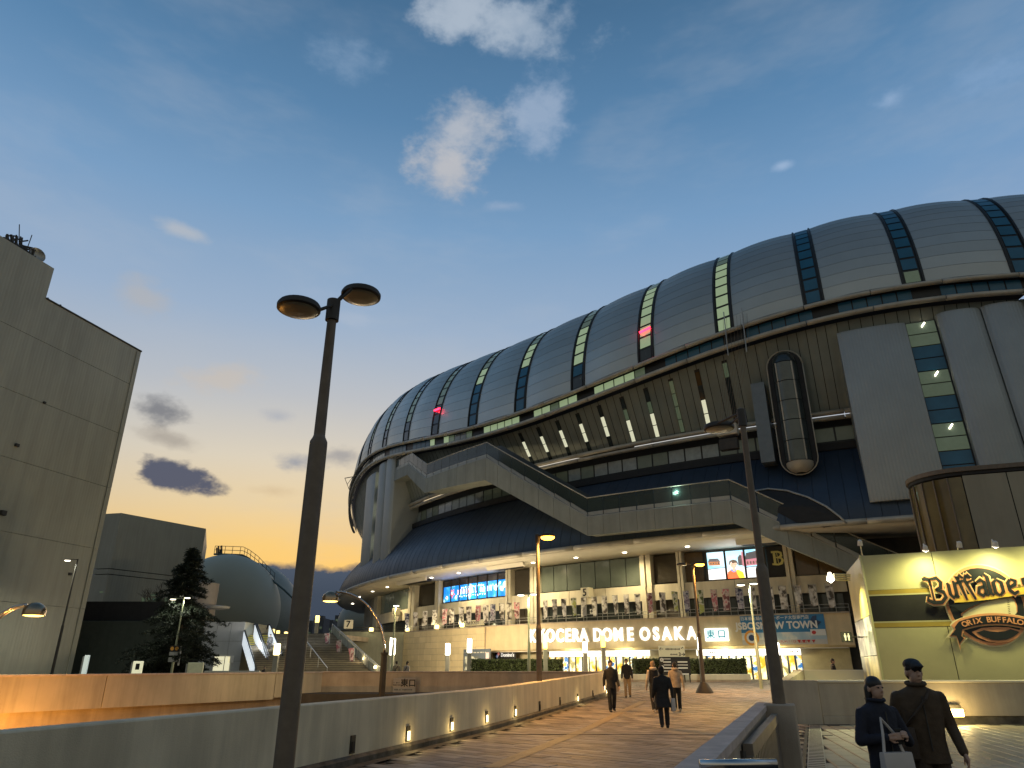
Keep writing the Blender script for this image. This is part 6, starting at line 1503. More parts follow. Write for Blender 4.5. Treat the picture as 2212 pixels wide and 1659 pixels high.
# second, darker building behind
DARKB = ribbed(mat('dark_block_wall', (.32, .315, .25), .6, var=.06, scale=.2, streak=.06), 30, 0, .12, .03)
c0 = at_depth(262, 1108, 105); zt = c0.z; cA = Vector((c0.x, c0.y, 0)); cB = at_level(445, 1142, zt); cB.z = 0; cL = at_level(228, 1110, zt); cL.z = 0
d2 = thing('grey_block', 'dark grey flat-roofed block behind the conifer', 'building', cA)
zq = [0, at_depth(262, 1255, 105).z - 0, at_depth(262, 1246, 105).z, at_depth(262, 1228, 105).z, zt]
zq = [0.0, 6.0] + sorted(set(round(v, 2) for v in (at_depth(262, 1229, 105).z, at_depth(262, 1241, 105).z))) + [zt]
for z0, z1 in zip(zq[1:-1], zq[2:]):
    q = MB(); q.hexa([cA + UPZ * (z0 + .12), cB + UPZ * (z0 + .12), cB + Vector((-8, 20, z0 + .12)), cL + UPZ * (z0 + .12), cA + UPZ * z1, cB + UPZ * z1, cB + Vector((-8, 20, z1)), cL + UPZ * z1]); q.build('wall_band', DARKB, d2, fix=True)
q = MB(); q.hexa([cA + Vector((.3, .6, 0)), cB + Vector((-.3, .6, 0)), cB + Vector((-8, 19, 0)), cL + Vector((.3, .5, 0)), cA + Vector((.3, .6, zt - .2)), cB + Vector((-.3, .6, zt - .2)), cB + Vector((-8, 19, zt - .2)), cL + Vector((.3, .5, zt - .2))]); q.build('core', BLACK, d2, fix=True)
lp = random.Random(4)
def on2(x, y, d=.0): p = on_line(x, y, cA, cB); nrm = Vector((cB.y - cA.y, -(cB.x - cA.x), 0)).normalized(); nrm = nrm if nrm.y < 0 else -nrm; return p + nrm * d
for x0, x1, y0, y1, mm in [(x, x + 9, 1291 + (x - 300) * .02, 1311, PANE_MID if lp.random() < .7 else WINGR) for x in range(305, 424, 12)] + [(214 + 8 * 0, 222, 1277, 1281, PANE_MID), (388, 402, 1284, 1290, PANE_WH), (395, 402, 1298, 1312, PANE_WH), (325, 336, 1283, 1288, PANE_MID)]:
    q = MB(); q.add([on2(x0, y1, .1), on2(x1, y1, .1), on2(x1, y0, .1), on2(x0, y0, .1)], [(0, 1, 2, 3)]); q.build('window', mm, d2)
# low dark annex and white block
a0, a1 = at_depth(150, 1341, 76), at_depth(446, 1341, 76)
la = thing('low_annex', 'low dark green wall building under the conifer', 'building', Vector(((a0.x + a1.x) / 2, 76, 0)))
q = MB(); q.bbox(((a0.x + a1.x) / 2, 80, a0.z / 2 + .1), (a1.x - a0.x, 8, a0.z - .2), .05); q.build('wall', mat('annex_green', (.055, .065, .045), .7, var=.12, streak=.1), la)
q = MB(); q.box(((a0.x + a1.x) / 2 - 2, 80, a0.z + 1.0), (a1.x - a0.x - 4, 7, 1.9)); q.build('roof_screen', BLACK, la)
a0, a1 = at_depth(442, 1343, 74), at_depth(531, 1343, 74)
wb_ = thing('white_block', 'small white panelled block with a lit doorway beside the escalators', 'building', Vector(((a0.x + a1.x) / 2, 74, 0)))
PW_ = mat('white_block_panel', (.46, .46, .44), .55, var=.05, rand=.03)
nx, nz_ = 3, 3; zt = a0.z
for i in range(nx):
    for j in range(nz_):
        u0, u1 = a0.x + (a1.x - a0.x) * i / nx + .02, a0.x + (a1.x - a0.x) * (i + 1) / nx - .02; z0, z1 = .2 + (zt - .2) * j / nz_ + .02, .2 + (zt - .2) * (j + 1) / nz_ - .02
        q = MB(); q.box(((u0 + u1) / 2, 74, (z0 + z1) / 2), (u1 - u0, .1, z1 - z0)); q.build('wall_panel', PW_, wb_)
q = MB(); q.box(((a0.x + a1.x) / 2, 78, zt / 2), (a1.x - a0.x - .02, 7.9, zt - .05)); q.build('core', DARKB, wb_)
dr0, dr1 = at_depth(464, 1418, 73.9), at_depth(493, 1452, 73.9)
q = MB(); q.box(((dr0.x + dr1.x) / 2, 73.9, (dr0.z + dr1.z) / 2), (dr1.x - dr0.x, .06, dr0.z - dr1.z)); dd = q.build('door', emat('doorway_lit', 'f4ecc0', .8), wb_)
q = MB(); q.box((dr1.x - .5, 73.85, (dr0.z + dr1.z) / 2), (.06, .05, dr0.z - dr1.z)); q.build('door_jamb', STEEL_G, dd)
q = MB(); p = at_depth(499, 1424, 73.9); q.bbox(p, (.55, .06, .65), .02); q.build('notice', WHITE, wb_)
# pale cylinder with disc
cY = 92.0; l0, l1 = at_depth(414, 1258, cY), at_depth(463, 1258, cY); r = (l1.x - l0.x) / 2 * 1.0; cc = Vector(((l0.x + l1.x) / 2, cY + r, 0))
cy = thing('pale_cylinder', 'pale round stair cylinder behind the conifer', 'tower', cc); q = MB(); q.lathe([(r * .93, 0), (r, l0.z), (r * .9, l0.z + .02)], cc, 32); auto_smooth(q.build('shell', mat('cylinder_pale', (.50, .42, .34), .6, var=.06, streak=.08), cy))
p = at_depth(472, 1312, cY - .5); q = MB(); q.lathe([(.3, -.3), (1.25, -.15), (1.4, .1), (.2, .22)], p, 24); auto_smooth(q.build('disc_canopy', WHITE, cy)); q = MB(); q.tube([p - Vector((.9, 0, 0)), Vector((l1.x - .4, cY + 1, p.z))], .12, 6); q.build('bracket', STEEL_G, cy)
# sphere halls
def sphere(label, x, y, rpx, Y, mm):
    c = at_depth(x, y, Y); r = rpx / px_scale(Y, c.z) * 1.0
    t = thing('sphere_hall', label, 'dome', Vector((c.x, c.y, 0)), 'sphere halls')
    n = 40; q = MB(); q.lathe([(max(.02, r * math.cos(RAD(-70 + 160 * k / n))), r * math.sin(RAD(-70 + 160 * k / n))) for k in range(n + 1)], c, 64); q.build('shell', mm, t, True)
    return t, c, r
SPH = mat('sphere_grey_green', (.33, .33, .25), .55, .0, var=.05, scale=.1)
tS, cS, rS = sphere('large grey green sphere hall with a railed catwalk on top', 481, 1320, 119, 150, SPH)
sphere('second sphere hall half hidden behind the first', 530, 1330, 112, 172, mat('sphere_teal', (.22, .23, .19), .5, .1, var=.05))
sphere('third far sphere hall beside the stadium wall', 775, 1345, 45, 210, MATS['sphere_teal'])
cw = [(1230, 480), (1330, 482), (1480, 488), (1530, 512), (1610, 572), (1680, 645), (1760, 722), (1850, 795), (1930, 872)]
CW = [at_depth((300 + a / 2.212) / 1.852, (2000 + b / 2.212) / 1.852, 150) for a, b in cw]
for up in (0, .9, 1.7):
    q = MB(); q.tube([p + UPZ * up for p in CW[:7 if up else 9]], .22 if not up else .06, 6); q.build('catwalk' if not up else 'catwalk_rail', mat('catwalk_teal%d' % int(up * 10), (.06, .10, .10), .5, .3, var=.1), tS)
for k in range(14):
    s = k / 13 * 6; i = min(int(s), 5); p = CW[i].lerp(CW[i + 1], s - i); q = MB(); q.tube([p, p + UPZ * 1.7], .06, 5); q.build('rail_post', STEEL_D, tS)
for x, h in ((1255, 60), (1270, 75), (1298, 78), (1285, 45)):
    p = at_depth((300 + x / 2.212) / 1.852, (2000 + 482 / 2.212) / 1.852, 150); e = at_depth((300 + x / 2.212) / 1.852, (2000 + (482 - h) / 2.212) / 1.852, 150); q = MB(); q.tube([p, e], .16, 6); q.build('antenna', STEEL_D, tS)
# ------------------------------------------------------------------ escalators
ESW = mat('escalator_panel_white', (.55, .57, .58), .35, .2, var=.06, emit='dfe9f0', es=.8); ESK = mat('escalator_step', (.12, .115, .09), .6, .3, var=.2); ESY = mat('step_edge_yellow', (.45, .38, .04), .6, var=.1, emit='b8a020', es=.12)
def G8(a, b): return (300 + a / 2.212) / 1.852, (2000 + b / 2.212) / 1.852
for i, (tx, bx_) in enumerate(((1535, 1685), (1650, 1812))):
    T = at_depth(*G8(tx, 1200), 76); Bt = at_depth(*G8(bx_, 1500), 66); Bt.z = .25
    e = thing('escalator', ('lit escalator nearer the white block', 'lit escalator nearer the broad stair')[i], 'escalator', Bt, 'escalators'); d = T - Bt; hdir = Vector((d.x, d.y, 0)).normalized(); sd_ = Vector((hdir.y, -hdir.x, 0)); n = 24
    for k in range(n):
        p = Bt + d * (k / n); q = MB(); hz_ = d.z / n; q.hexa([p + sd_ * s + hdir * u * (d.length / n) * 1.1 + UPZ * zz for zz in (-.3, hz_) for s, u in ((-.6, 0), (.6, 0), (.6, 1), (-.6, 1))]); sp = q.build('step', ESK, e, fix=True)
        q = MB(); q.hexa([p + sd_ * s + hdir * u + UPZ * zz for zz in (hz_ - .07, hz_ + .008) for s, u in ((-.58, -.01), (.58, -.01), (.58, .07), (-.58, .07))]); q.build('step_edge', ESY, sp, fix=True)
    for s in (-.72, .72):
        q = MB(); q.hexa([Bt + sd_ * (s - .08) + UPZ * -.2, Bt + sd_ * (s + .08) + UPZ * -.2, T + sd_ * (s + .08) + UPZ * -.2, T + sd_ * (s - .08) + UPZ * -.2, Bt + sd_ * (s - .08) + UPZ * 1.0, Bt + sd_ * (s + .08) + UPZ * 1.0, T + sd_ * (s + .08) + UPZ * 1.0, T + sd_ * (s - .08) + UPZ * 1.0]); q.build('balustrade', ESW, e, fix=True)
        q = MB(); q.tube([Bt - hdir * .8 + sd_ * s + UPZ * .6, Bt - hdir * .7 + sd_ * s + UPZ * 1.0, Bt + sd_ * s + UPZ * 1.1, T + sd_ * s + UPZ * 1.1, T + hdir * 1.2 + sd_ * s + UPZ * 1.1, T + hdir * 1.5 + sd_ * s + UPZ * .7], .07, 8); q.build('handrail', BLACK, e, True)
    point_light('escalator_glow', (Bt + T) / 2 + sd_ * (.0) + UPZ * 1.6, 160, (.9, .95, 1), .4, e, False)
# ------------------------------------------------------------------ broad stair up to the balcony
BR = at_depth(821, 1448, 60); BR.z = .5; TR = at_depth(716, 1369, 79)
STP = mat('stair_tread', (.26, .22, .15), .7, var=.15); stt = thing('broad_stair', 'broad outdoor stair rising beside the olive return wall', 'stair', BR)
n = 26; wdt = 9.5
d = TR - BR; side = Vector((-1, .05, 0)).normalized()
for k in range(n):
    p = BR + d * (k / n); p1 = BR + d * ((k + 1) / n); hz_ = d.z / n
    q = MB(); q.hexa([Vector((p.x, p.y, p.z - .6)), Vector((p.x, p.y, p.z - .6)) + side * wdt, Vector((p1.x, p1.y + .05, p.z - .6)) + side * wdt, Vector((p1.x, p1.y + .05, p.z - .6)), Vector((p.x, p.y, p.z + hz_)), Vector((p.x, p.y, p.z + hz_)) + side * wdt, Vector((p1.x, p1.y + .05, p.z + hz_)) + side * wdt, Vector((p1.x, p1.y + .05, p.z + hz_))]); sp = q.build('step', STP, stt, fix=True)
    q = MB(); e_ = Vector((p.x, p.y - .02, p.z + hz_ + .004)); q.hexa([e_ - UPZ * .05, e_ + side * wdt - UPZ * .05, e_ + side * wdt + Vector((0, .09, -.05)), e_ + Vector((0, .09, -.05)), e_, e_ + side * wdt, e_ + side * wdt + Vector((0, .09, 0)), e_ + Vector((0, .09, 0))]); q.build('nosing', PLINTH, sp, fix=True)
for s in (.0, .45):
    q = MB(); q.tube([BR + side * (wdt * s) + UPZ * 1.0, TR + side * (wdt * s) + UPZ * 1.0], .04, 6); q.build('handrail', STEEL_G, stt)
    for k in range(6): p = BR + d * (k / 5) + side * (wdt * s); q = MB(); q.tube([p, p + UPZ * 1.0], .03, 5); q.build('rail_post', STEEL_G, stt)
q = MB(); q.hexa([BR + Vector((.05, 0, -.5)), BR + Vector((.4, .1, -.5)), TR + Vector((.4, .1, -1)), TR + Vector((.05, 0, -1)), BR + Vector((.05, 0, .75)), BR + Vector((.4, .1, .75)), TR + Vector((.4, .1, .75)), TR + Vector((.05, 0, .75))]); q.build('side_wall', MATS['return_wall_olive'], stt, fix=True)
for i, (x, y) in enumerate(((732, 1396), (759, 1418), (787, 1423), (811, 1441))):
    s = (x - 821) / (716 - 821); Yd = 60 + 19 * s; p = at_depth(x, y, Yd - .6); q = MB(); q.lathe([(.0, -.13), (.13, -.08), (.14, .06), (.0, .14)], p, 10); q.build('step_light', GLOW_Y, stt); point_light('step_bulb', p + Vector((-.3, -.4, .2)), 40, WARM, .1, stt, False)
for i, (x, y0, y1) in enumerate(((712, 1366, 1425), (737, 1382, 1450), (765, 1398, 1452))):
    s = (x - 821) / (716 - 821); Yd = 58 + 15 * s; a, b = at_depth(x, y0, Yd), at_depth(x, y1, Yd); t = thing('stair_flag', 'small banner flag on the broad stair, %s from the top' % ORD[i], 'flag', b, 'flags on the broad stair')
    q = MB(); q.tube([b, a], .03, 6); q.build('pole', STEEL_G, t); q = MB(); h = a.z - b.z; q.loft([[a + Vector((.0, 0, -.05)), a + Vector((-.28, .05, -.08)), a + Vector((-.5, -.02, -.12))], [a + Vector((0, 0, -h * .3)), a + Vector((-.2, -.06, -h * .32)), a + Vector((-.35, .06, -h * .34))], [a + Vector((0, 0, -h * .6)), a + Vector((-.15, .05, -h * .62)), a + Vector((-.24, -.02, -h * .66))]], False); q.build('banner', FL[1], t, True)
# upper terrace behind the stair and far town
q = MB(); q.hexa([TR + Vector((-14, 0, -.5)), TR + Vector((.2, 0, -.5)), TR + Vector((6, 40, -.5)), TR + Vector((-30, 40, -.5)), TR + Vector((-14, 0, 0)), TR + Vector((.2, 0, 0)), TR + Vector((6, 40, 0)), TR + Vector((-30, 40, 0))]); tag(q.build('upper_terrace', CONC_D, fix=True), kind='structure')
FAR = mat('far_town', (.06, .065, .075), .8, var=.2)
for i, (x0, x1, y) in enumerate(((622, 650, 1338), (652, 676, 1346), (678, 700, 1335), (702, 722, 1344), (724, 742, 1329))):
    Y = 320 + 20 * i; a, b = at_depth(x0, y, Y), at_depth(x1, y, Y); t = thing('far_building', 'distant dark building on the skyline, %s from the left' % ORD[i], 'building', Vector(((a.x + b.x) / 2, Y, -6)), 'far skyline buildings')
    q = MB(); q.box(((a.x + b.x) / 2, Y + 6, (a.z - 6) / 2), (b.x - a.x, 12, a.z + 6)); q.build('wall', FAR, t); q = MB(); q.box(((a.x + b.x) / 2, Y + 6, a.z + .6), ((b.x - a.x) * .4, 5, 1.4)); q.build('roof_plant', FAR, t)
    for k in range(3): q = MB(); q.box((a.x + (b.x - a.x) * (.25 + .25 * k), Y - .05, a.z - 2.5 - k), (1.2, .1, 1.0)); q.build('window', PANE_MID, t)
# small things on the far deck
def board(label, x0, x1, y0, y1, Y, mm, name='notice_board'):
    a, b = at_depth(x0, y0, Y), at_depth(x1, y1, Y); c = (a + b) / 2; t = thing(name, label, 'sign', Vector((c.x, Y, .2))); q = MB(); q.bbox(Vector((c.x, Y, (a.z + .3) / 2 + .1)), (b.x - a.x, .2, a.z - .3), .03); q.build('panel', mm, t); q = MB(); q.box(Vector((c.x - (b.x - a.x) / 2 - .06, Y, a.z / 2)), (.12, .25, a.z)); q.build('frame', STEEL_G, t)
    return t
board('cream notice board on the far deck right of the green lamp', 407, 437, 1434, 1456, 60, mat('notice_cream', (.5, .49, .34), .5, var=.15, emit='c9c48e', es=.12))
kb = board('small lit kiosk window at the foot of the conifer', 289, 305, 1431, 1456, 60, emat('kiosk_lit', 'f0edc0', .7), 'ticket_kiosk'); p = at_depth(297, 1440, 59.8); q = MB(); q.box(p, (.3, .05, .45)); q.build('glass', BLACK, kb)
kl = board('pale lit panel at the corner of the blank building', 184, 190, 1418, 1436, 64, emat('corner_panel_lit', 'd8e8dc', .5), 'lit_panel')
a, b = at_depth(440, 1449, 58), at_depth(560, 1449, 58); t = thing('curved_low_wall', 'low pale wall along the far deck before the escalators', 'wall', Vector(((a.x + b.x) / 2, 58, .2))); q = MB(); q.bbox(Vector(((a.x + b.x) / 2, 58.2, a.z / 2 + .1)), (b.x - a.x, .3, a.z - .2), .05); q.build('wall_face', CREAM, t)
# ------------------------------------------------------------------ conifer and bare trees
BARK = mat('bark', (.05, .04, .03), .9, var=.3, scale=5, bump=.5); NEED = mat('needles', (.014, .022, .010), .7, var=.5, scale=3, rand=.0)
def conifer(label, base, H_, wmax, seed):
    t = thing('conifer', label, 'tree', base); rr = random.Random(seed)
    q = MB(); q.tube([base + Vector((.05 * math.sin(k), .04 * math.cos(k * 2), H_ * k / 8)) for k in range(9)], [.24 * (1 - k / 8.6) + .02 for k in range(9)], 8); q.build('trunk', BARK, t, True)
    br = MB(); q = MB(); z = H_ * .06
    while z < H_ * .985:
        f = z / H_; L_ = wmax * (1 - f) ** .75 * (.55 + .45 * min(1, f * 4 + .35)) + .12
        for k in range(rr.randint(3, 5)):
            a = rr.uniform(0, 2 * math.pi); l = L_ * rr.uniform(.35, 1.2)
            if rr.random() < .12: l *= 1.25
            d = Vector((math.cos(a), math.sin(a), 0)); p0 = base + UPZ * z; P = [p0 + d * l * s + UPZ * (l * (.18 * s - .38 * s * s) + .05 * rr.gauss(0, 1) * s) for s in (0, .33, .66, 1)]
            br.tube(P, [.05, .035, .022, .01], 4)
            for s in range(int(44 * l) + 14):
                u = rr.uniform(.12, 1.02) ** .8; i = min(2, int(u * 3)); c = P[i].lerp(P[i + 1], min(1, u * 3 - i))
                sp = .10 + .16 * l * .5 * (1.1 - u); c = c + Vector((rr.gauss(0, sp), rr.gauss(0, sp), rr.gauss(0, .07) - .02))
                for j in range(3):
                    v = (d * .6 + Vector((rr.gauss(0, .8), rr.gauss(0, .8), rr.gauss(0, .45)))).normalized(); w = v.cross(Vector((rr.gauss(0, 1), rr.gauss(0, 1), rr.gauss(0, 1)))).normalized(); ln = rr.uniform(.14, .28)
                    q.add([c - w * .034, c + w * .034, c + v * ln], [(0, 1, 2)])
        z += rr.uniform(.10, .20) * (1.0 if f < .8 else .7)
    br.build('branches', BARK, t); q.build('crown', NEED, t)
cb = at_depth(373, 1455, 64); cb.z = .2; ch = at_depth(379, 1182, 64).z - .2
conifer('dark conifer with ragged tiers standing on the far deck', cb, ch, 3.9, 3)
def bare_tree(label, x, Y, ytop, seed):
    b = at_depth(x, 1400, Y); b.z = 2.0; H_ = at_depth(x, ytop, Y).z - b.z; t = thing('bare_tree', label, 'tree', b, 'bare winter trees'); rr = random.Random(seed)
    tr = MB(); tw_ = MB()
    def grow_(p, d, l, r, lev):
        e = p + d * l; (tr if lev < 2 else tw_).tube([p, p.lerp(e, .5) + Vector((rr.gauss(0, .05), rr.gauss(0, .05), 0)) * l, e], [r, r * .8, r * .6], 5)
        if lev < 5:
            for k in range(rr.randint(2, 3)):
                nd = (d + Vector((rr.gauss(0, .45), rr.gauss(0, .45), rr.gauss(.05, .25)))).normalized(); grow_(p.lerp(e, rr.uniform(.6, 1)), nd, l * rr.uniform(.6, .8), r * .6, lev + 1)
    grow_(b, UPZ, H_ * .36, .16, 0); tr.build('trunk', BARK, t); tw_.build('crown', BARK, t)
for i, (x, yt) in enumerate(((285, 1248), (318, 1235), (335, 1262), (352, 1240))): bare_tree('bare winter tree before the grey block, %s from the left' % ORD[i], x, 92 + i, yt, 20 + i)
# ================================================================== people
def remesh(mb, name, m, parent, voxel, smooth=4):
    o = mb.build(name, m, parent, local=True)
    a = o.modifiers.new('r', 'REMESH'); a.mode = 'VOXEL'; a.voxel_size = voxel; a.use_smooth_shade = True
    s = o.modifiers.new('s', 'SMOOTH'); s.factor = .5; s.iterations = smooth
    me = evaluated_mesh(o); me.name = name
    old = o.data; o.modifiers.clear(); o.data = me; bpy.data.meshes.remove(old)
    if not me.materials: me.materials.append(m)
    me.polygons.foreach_set('use_smooth', [True] * len(me.polygons))
    return o
def cap_(mb, p0, p1, r0, r1, n=10):
    p0, p1 = Vector(p0), Vector(p1); d = (p1 - p0).normalized()
    mb.tube([p0 - d * r0 * .98, p0 - d * r0 * .75, p0 - d * r0 * .4, p0, p1, p1 + d * r1 * .4, p1 + d * r1 * .75, p1 + d * r1 * .98], [r0 * .12, r0 * .66, r0 * .92, r0, r1, r1 * .92, r1 * .66, r1 * .12], n)
def ell(mb, c, rx, ry, rz, n=14):
    mb.lathe([(max(.02, math.cos(RAD(-86 + 172 * k / 10))), math.sin(RAD(-86 + 172 * k / 10)) * rz) for k in range(11)], (0, 0, 0), n, sx=rx, sy=ry)
    c = Vector(c)
    for i in range(len(mb.v) - 11 * n, len(mb.v)): mb.v[i] = mb.v[i] + c
def ring_body(mb, secs, n=16):
    mb.loft([[Vector((cx + rx * math.cos(2 * math.pi * k / n), cy + ry * math.sin(2 * math.pi * k / n), z)) for k in range(n)] for z, rx, ry, cx, cy in secs], True, True, True)
SKIN = mat('skin', (.42, .26, .18), .55, var=.08); HAIRK = mat('hair_black', (.012, .01, .009), .5, var=.2); HAIRB = mat('hair_blond', (.30, .20, .11), .55, var=.2, scale=20)
CL = {n: mat('cloth_' + n, c, .85, var=.22, scale=9, bump=.7, bscale=11) for n, c in (('black', (.014, .014, .015)), ('soft_black', (.02, .019, .018)), ('navy', (.011, .013, .024)), ('brown', (.065, .042, .022)), ('beige', (.42, .33, .24)), ('cream', (.5, .42, .32)), ('khaki', (.34, .24, .13)), ('tan', (.30, .25, .16)), ('darkbrown', (.05, .033, .02)))}
SHOE = mat('shoe_dark', (.02, .018, .016), .6, var=.2); SHOEW = mat('shoe_pale', (.45, .38, .3), .6, var=.1)
EYE_ = mat('eye_dark', (.01, .01, .01), .2, var=0)
def person(label, base, h, yaw, top, legs, hair=HAIRK, stride=.08, arms=None, coat=.47, shoes=SHOE, near=False, hair_long=0.0, sleeves=None, hat=None, hood=None, head_turn=0.0, girth=1.0, mask=False):
    t = thing('person', label, 'person', base); t.rotation_euler = (0, 0, yaw)
    vx = .0075 if near else .013; G = girth
    hp = [Vector((sx * .052 * h, 0, .51 * h)) for sx in (-1, 1)]
    s = stride * h
    kn = [Vector((-.056 * h, -s * .62 - .012 * h, .285 * h)), Vector((.056 * h, s * .30 - .02 * h, .285 * h))]
    ak = [Vector((-.056 * h, -s, .052 * h)), Vector((.056 * h, s, .052 * h + s * .25))]
    sh = [Vector((sx * .108 * h * G, .004 * h, .795 * h)) for sx in (-1, 1)]
    if arms is None: arms = [((-.135, .03 + stride * .3, .625), (-.145, -.02 + stride * .9, .49)), ((.135, .03 - stride * .3, .625), (.145, -.02 - stride * .9, .49))]
    el = [Vector(a[0]) * h for a in arms]; wr = [Vector(a[1]) * h for a in arms]
    for k in (0, 1): el[k].x *= G; wr[k].x *= (G if abs(wr[k].x) > .1 * h else 1)
    R = Matrix.Rotation(head_turn, 3, 'Z'); hc = Vector((0, -.012 * h, .925 * h))
    def HD(x, y, z): return hc + R @ Vector((x * h, y * h, z * h))
    # body: one continuous surface under the clothes
    b = MB()
    ring_body(b, [(.50 * h, .07 * h, .05 * h, 0, 0), (.60 * h, .065 * h, .045 * h, 0, 0), (.70 * h, .078 * h, .05 * h, 0, 0), (.79 * h, .085 * h, .045 * h, 0, 0), (.825 * h, .04 * h, .035 * h, 0, 0)])
    cap_(b, (0, .004 * h, .80 * h), (0, -.004 * h, .885 * h), .033 * h, .030 * h)
    ell(b, HD(0, .006, .012), .044 * h, .054 * h, .057 * h); ell(b, HD(0, -.016, -.022), .035 * h, .036 * h, .044 * h); ell(b, HD(0, -.022, -.052), .02 * h, .02 * h, .016 * h)
    cap_(b, HD(0, -.048, .006), HD(0, -.058, -.014), .006 * h, .0085 * h, 8)
    ell(b, HD(0, -.046, -.036), .014 * h, .007 * h, .006 * h, 8); ell(b, HD(0, -.044, .014), .028 * h, .008 * h, .007 * h, 8)
    for sx in (-1, 1): ell(b, HD(sx * .046, .004, -.004), .007 * h, .014 * h, .02 * h, 8)
    for k in (0, 1):
        sx = -1 if k == 0 else 1
        cap_(b, sh[k], el[k], .026 * h, .021 * h, 8); cap_(b, el[k], wr[k], .02 * h, .0145 * h, 8)
        cap_(b, hp[k], kn[k], .04 * h, .03 * h, 8); cap_(b, kn[k], ak[k], .028 * h, .02 * h, 8)
        d = (wr[k] - el[k]).normalized(); sd = d.cross(Vector((1, 0, 0)) if abs(d.x) < .8 else Vector((0, 0, 1))).normalized(); nr = d.cross(sd).normalized()
        pm = wr[k] + d * .028 * h
        cap_(b, wr[k] + d * .008 * h - sd * .008 * h, pm + d * .014 * h - sd * .011 * h, .011 * h, .0115 * h, 8); cap_(b, wr[k] + d * .008 * h + sd * .006 * h, pm + d * .014 * h + sd * .011 * h, .011 * h, .0115 * h, 8)
        curl = nr * (1 if nr.dot(Vector((-sx, 0, 0))) > 0 else -1)
        for f, ln in enumerate((.040, .046, .044, .034)):
            o = pm + d * .02 * h + sd * (-.0165 + .011 * f) * h; j1 = o + d * ln * .5 * h + curl * .006 * h; j2 = j1 + (d * .7 + curl * .7) * ln * .5 * h
            cap_(b, o, j1, .0058 * h, .0054 * h, 6); cap_(b, j1, j2, .0054 * h, .0046 * h, 6)
        o = wr[k] + d * .014 * h - sd * .016 * h; j1 = o + (d * .7 - sd * .7) * .022 * h + curl * .006 * h; cap_(b, o, j1, .0068 * h, .006 * h, 6); cap_(b, j1, j1 + (d * .9 + curl * .3) * .02 * h, .006 * h, .005 * h, 6)
    remesh(b, 'body', SKIN, t, vx * .8 if near else .011, 2)
    for sx in (-1, 1): q = MB(); ell(q, HD(sx * .017, -.049, .006), .0065 * h, .004 * h, .0045 * h, 8); q.build('eye', EYE_, t, True, local=True)
    # trousers
    b = MB()
    ring_body(b, [(.47 * h, .085 * h * G, .062 * h, 0, 0), (.52 * h, .09 * h * G, .065 * h, 0, 0), (.58 * h, .085 * h * G, .058 * h, 0, 0)])
    for k in (0, 1): cap_(b, hp[k] - UPZ * .02 * h, kn[k], .055 * h, .046 * h); cap_(b, kn[k], ak[k] + UPZ * .012 * h, .045 * h, .039 * h)
    remesh(b, 'trousers', legs, t, vx * 1.3)
    # shoes
    for k in (0, 1):
        b = MB(); cap_(b, ak[k] + Vector((0, .015 * h, -.022 * h)), ak[k] + Vector((0, -.075 * h, -.032 * h)), .026 * h, .021 * h); cap_(b, ak[k] + Vector((0, .01 * h, .01 * h)), ak[k] + Vector((0, .0, -.02 * h)), .028 * h, .026 * h)
        for i, v in enumerate(b.v): b.v[i].z = max(v.z, ak[k].z - .051 * h)
        remesh(b, 'shoe', shoes, t, .011, 2)
    # jacket or coat
    b = MB(); fl = max(0.0, .47 - coat)
    secs = [(coat * h, (.098 + fl * .22) * h * G, (.072 + fl * .25) * h, 0, .004 * h)]
    if coat < .44: secs.append(((coat + .47) / 2 * h, (.098 + fl * .1) * h * G, (.072 + fl * .12) * h, 0, .003 * h))
    secs += [(.48 * h, .098 * h * G, .071 * h, 0, 0), (.56 * h, .094 * h * G, .068 * h, 0, 0), (.66 * h, .102 * h * G, .073 * h, 0, 0), (.75 * h, .116 * h * G, .07 * h, 0, .002 * h), (.797 * h, .116 * h * G, .062 * h, 0, .003 * h), (.822 * h, .088 * h * G, .054 * h, 0, .003 * h), (.842 * h, .056 * h, .046 * h, 0, .003 * h), (.862 * h, .043 * h, .043 * h, 0, 0)]
    ring_body(b, secs)
    sb2 = b if sleeves is None else MB()
    for k in (0, 1): s0_ = sh[k] + Vector((.006 * h * (1 if k == 0 else -1), 0, -.012 * h)); cap_(sb2, s0_, el[k], .039 * h, .034 * h); cap_(sb2, el[k], wr[k] - (wr[k] - el[k]).normalized() * .01 * h, .034 * h, .027 * h)
    if hood is True:
        ell(b, HD(0, .012, .010), .056 * h, .066 * h, .072 * h)
    elif hood: 
        hb = MB(); ell(hb, (0, .05 * h, .845 * h), .07 * h, .045 * h, .035 * h); cap_(hb, (-.05 * h, .0, .85 * h), (.05 * h, 0, .85 * h), .03 * h, .03 * h); remesh(hb, 'hood', hood, t, .012)
    rem = remesh(b, 'jacket', top, t, vx * 1.3)
    if sleeves is not None: remesh(sb2, 'sleeves', sleeves, t, vx * 1.3)
    if near:
        # front opening, pockets and collar of the coat
        q = MB(); cap_(q, (0, -.078 * h, .50 * h), (0, -.072 * h, .79 * h), .004 * h, .004 * h, 6); q.build('zip', STEEL_D, t, local=True)
        q = MB(); q.tube([Vector((.05 * h * math.cos(a), .05 * h * math.sin(a), .862 * h + .006 * h * math.sin(a))) for a in [RAD(20 * k) for k in range(19)]], .013 * h, 8); remesh(q, 'collar', top, t, .008)
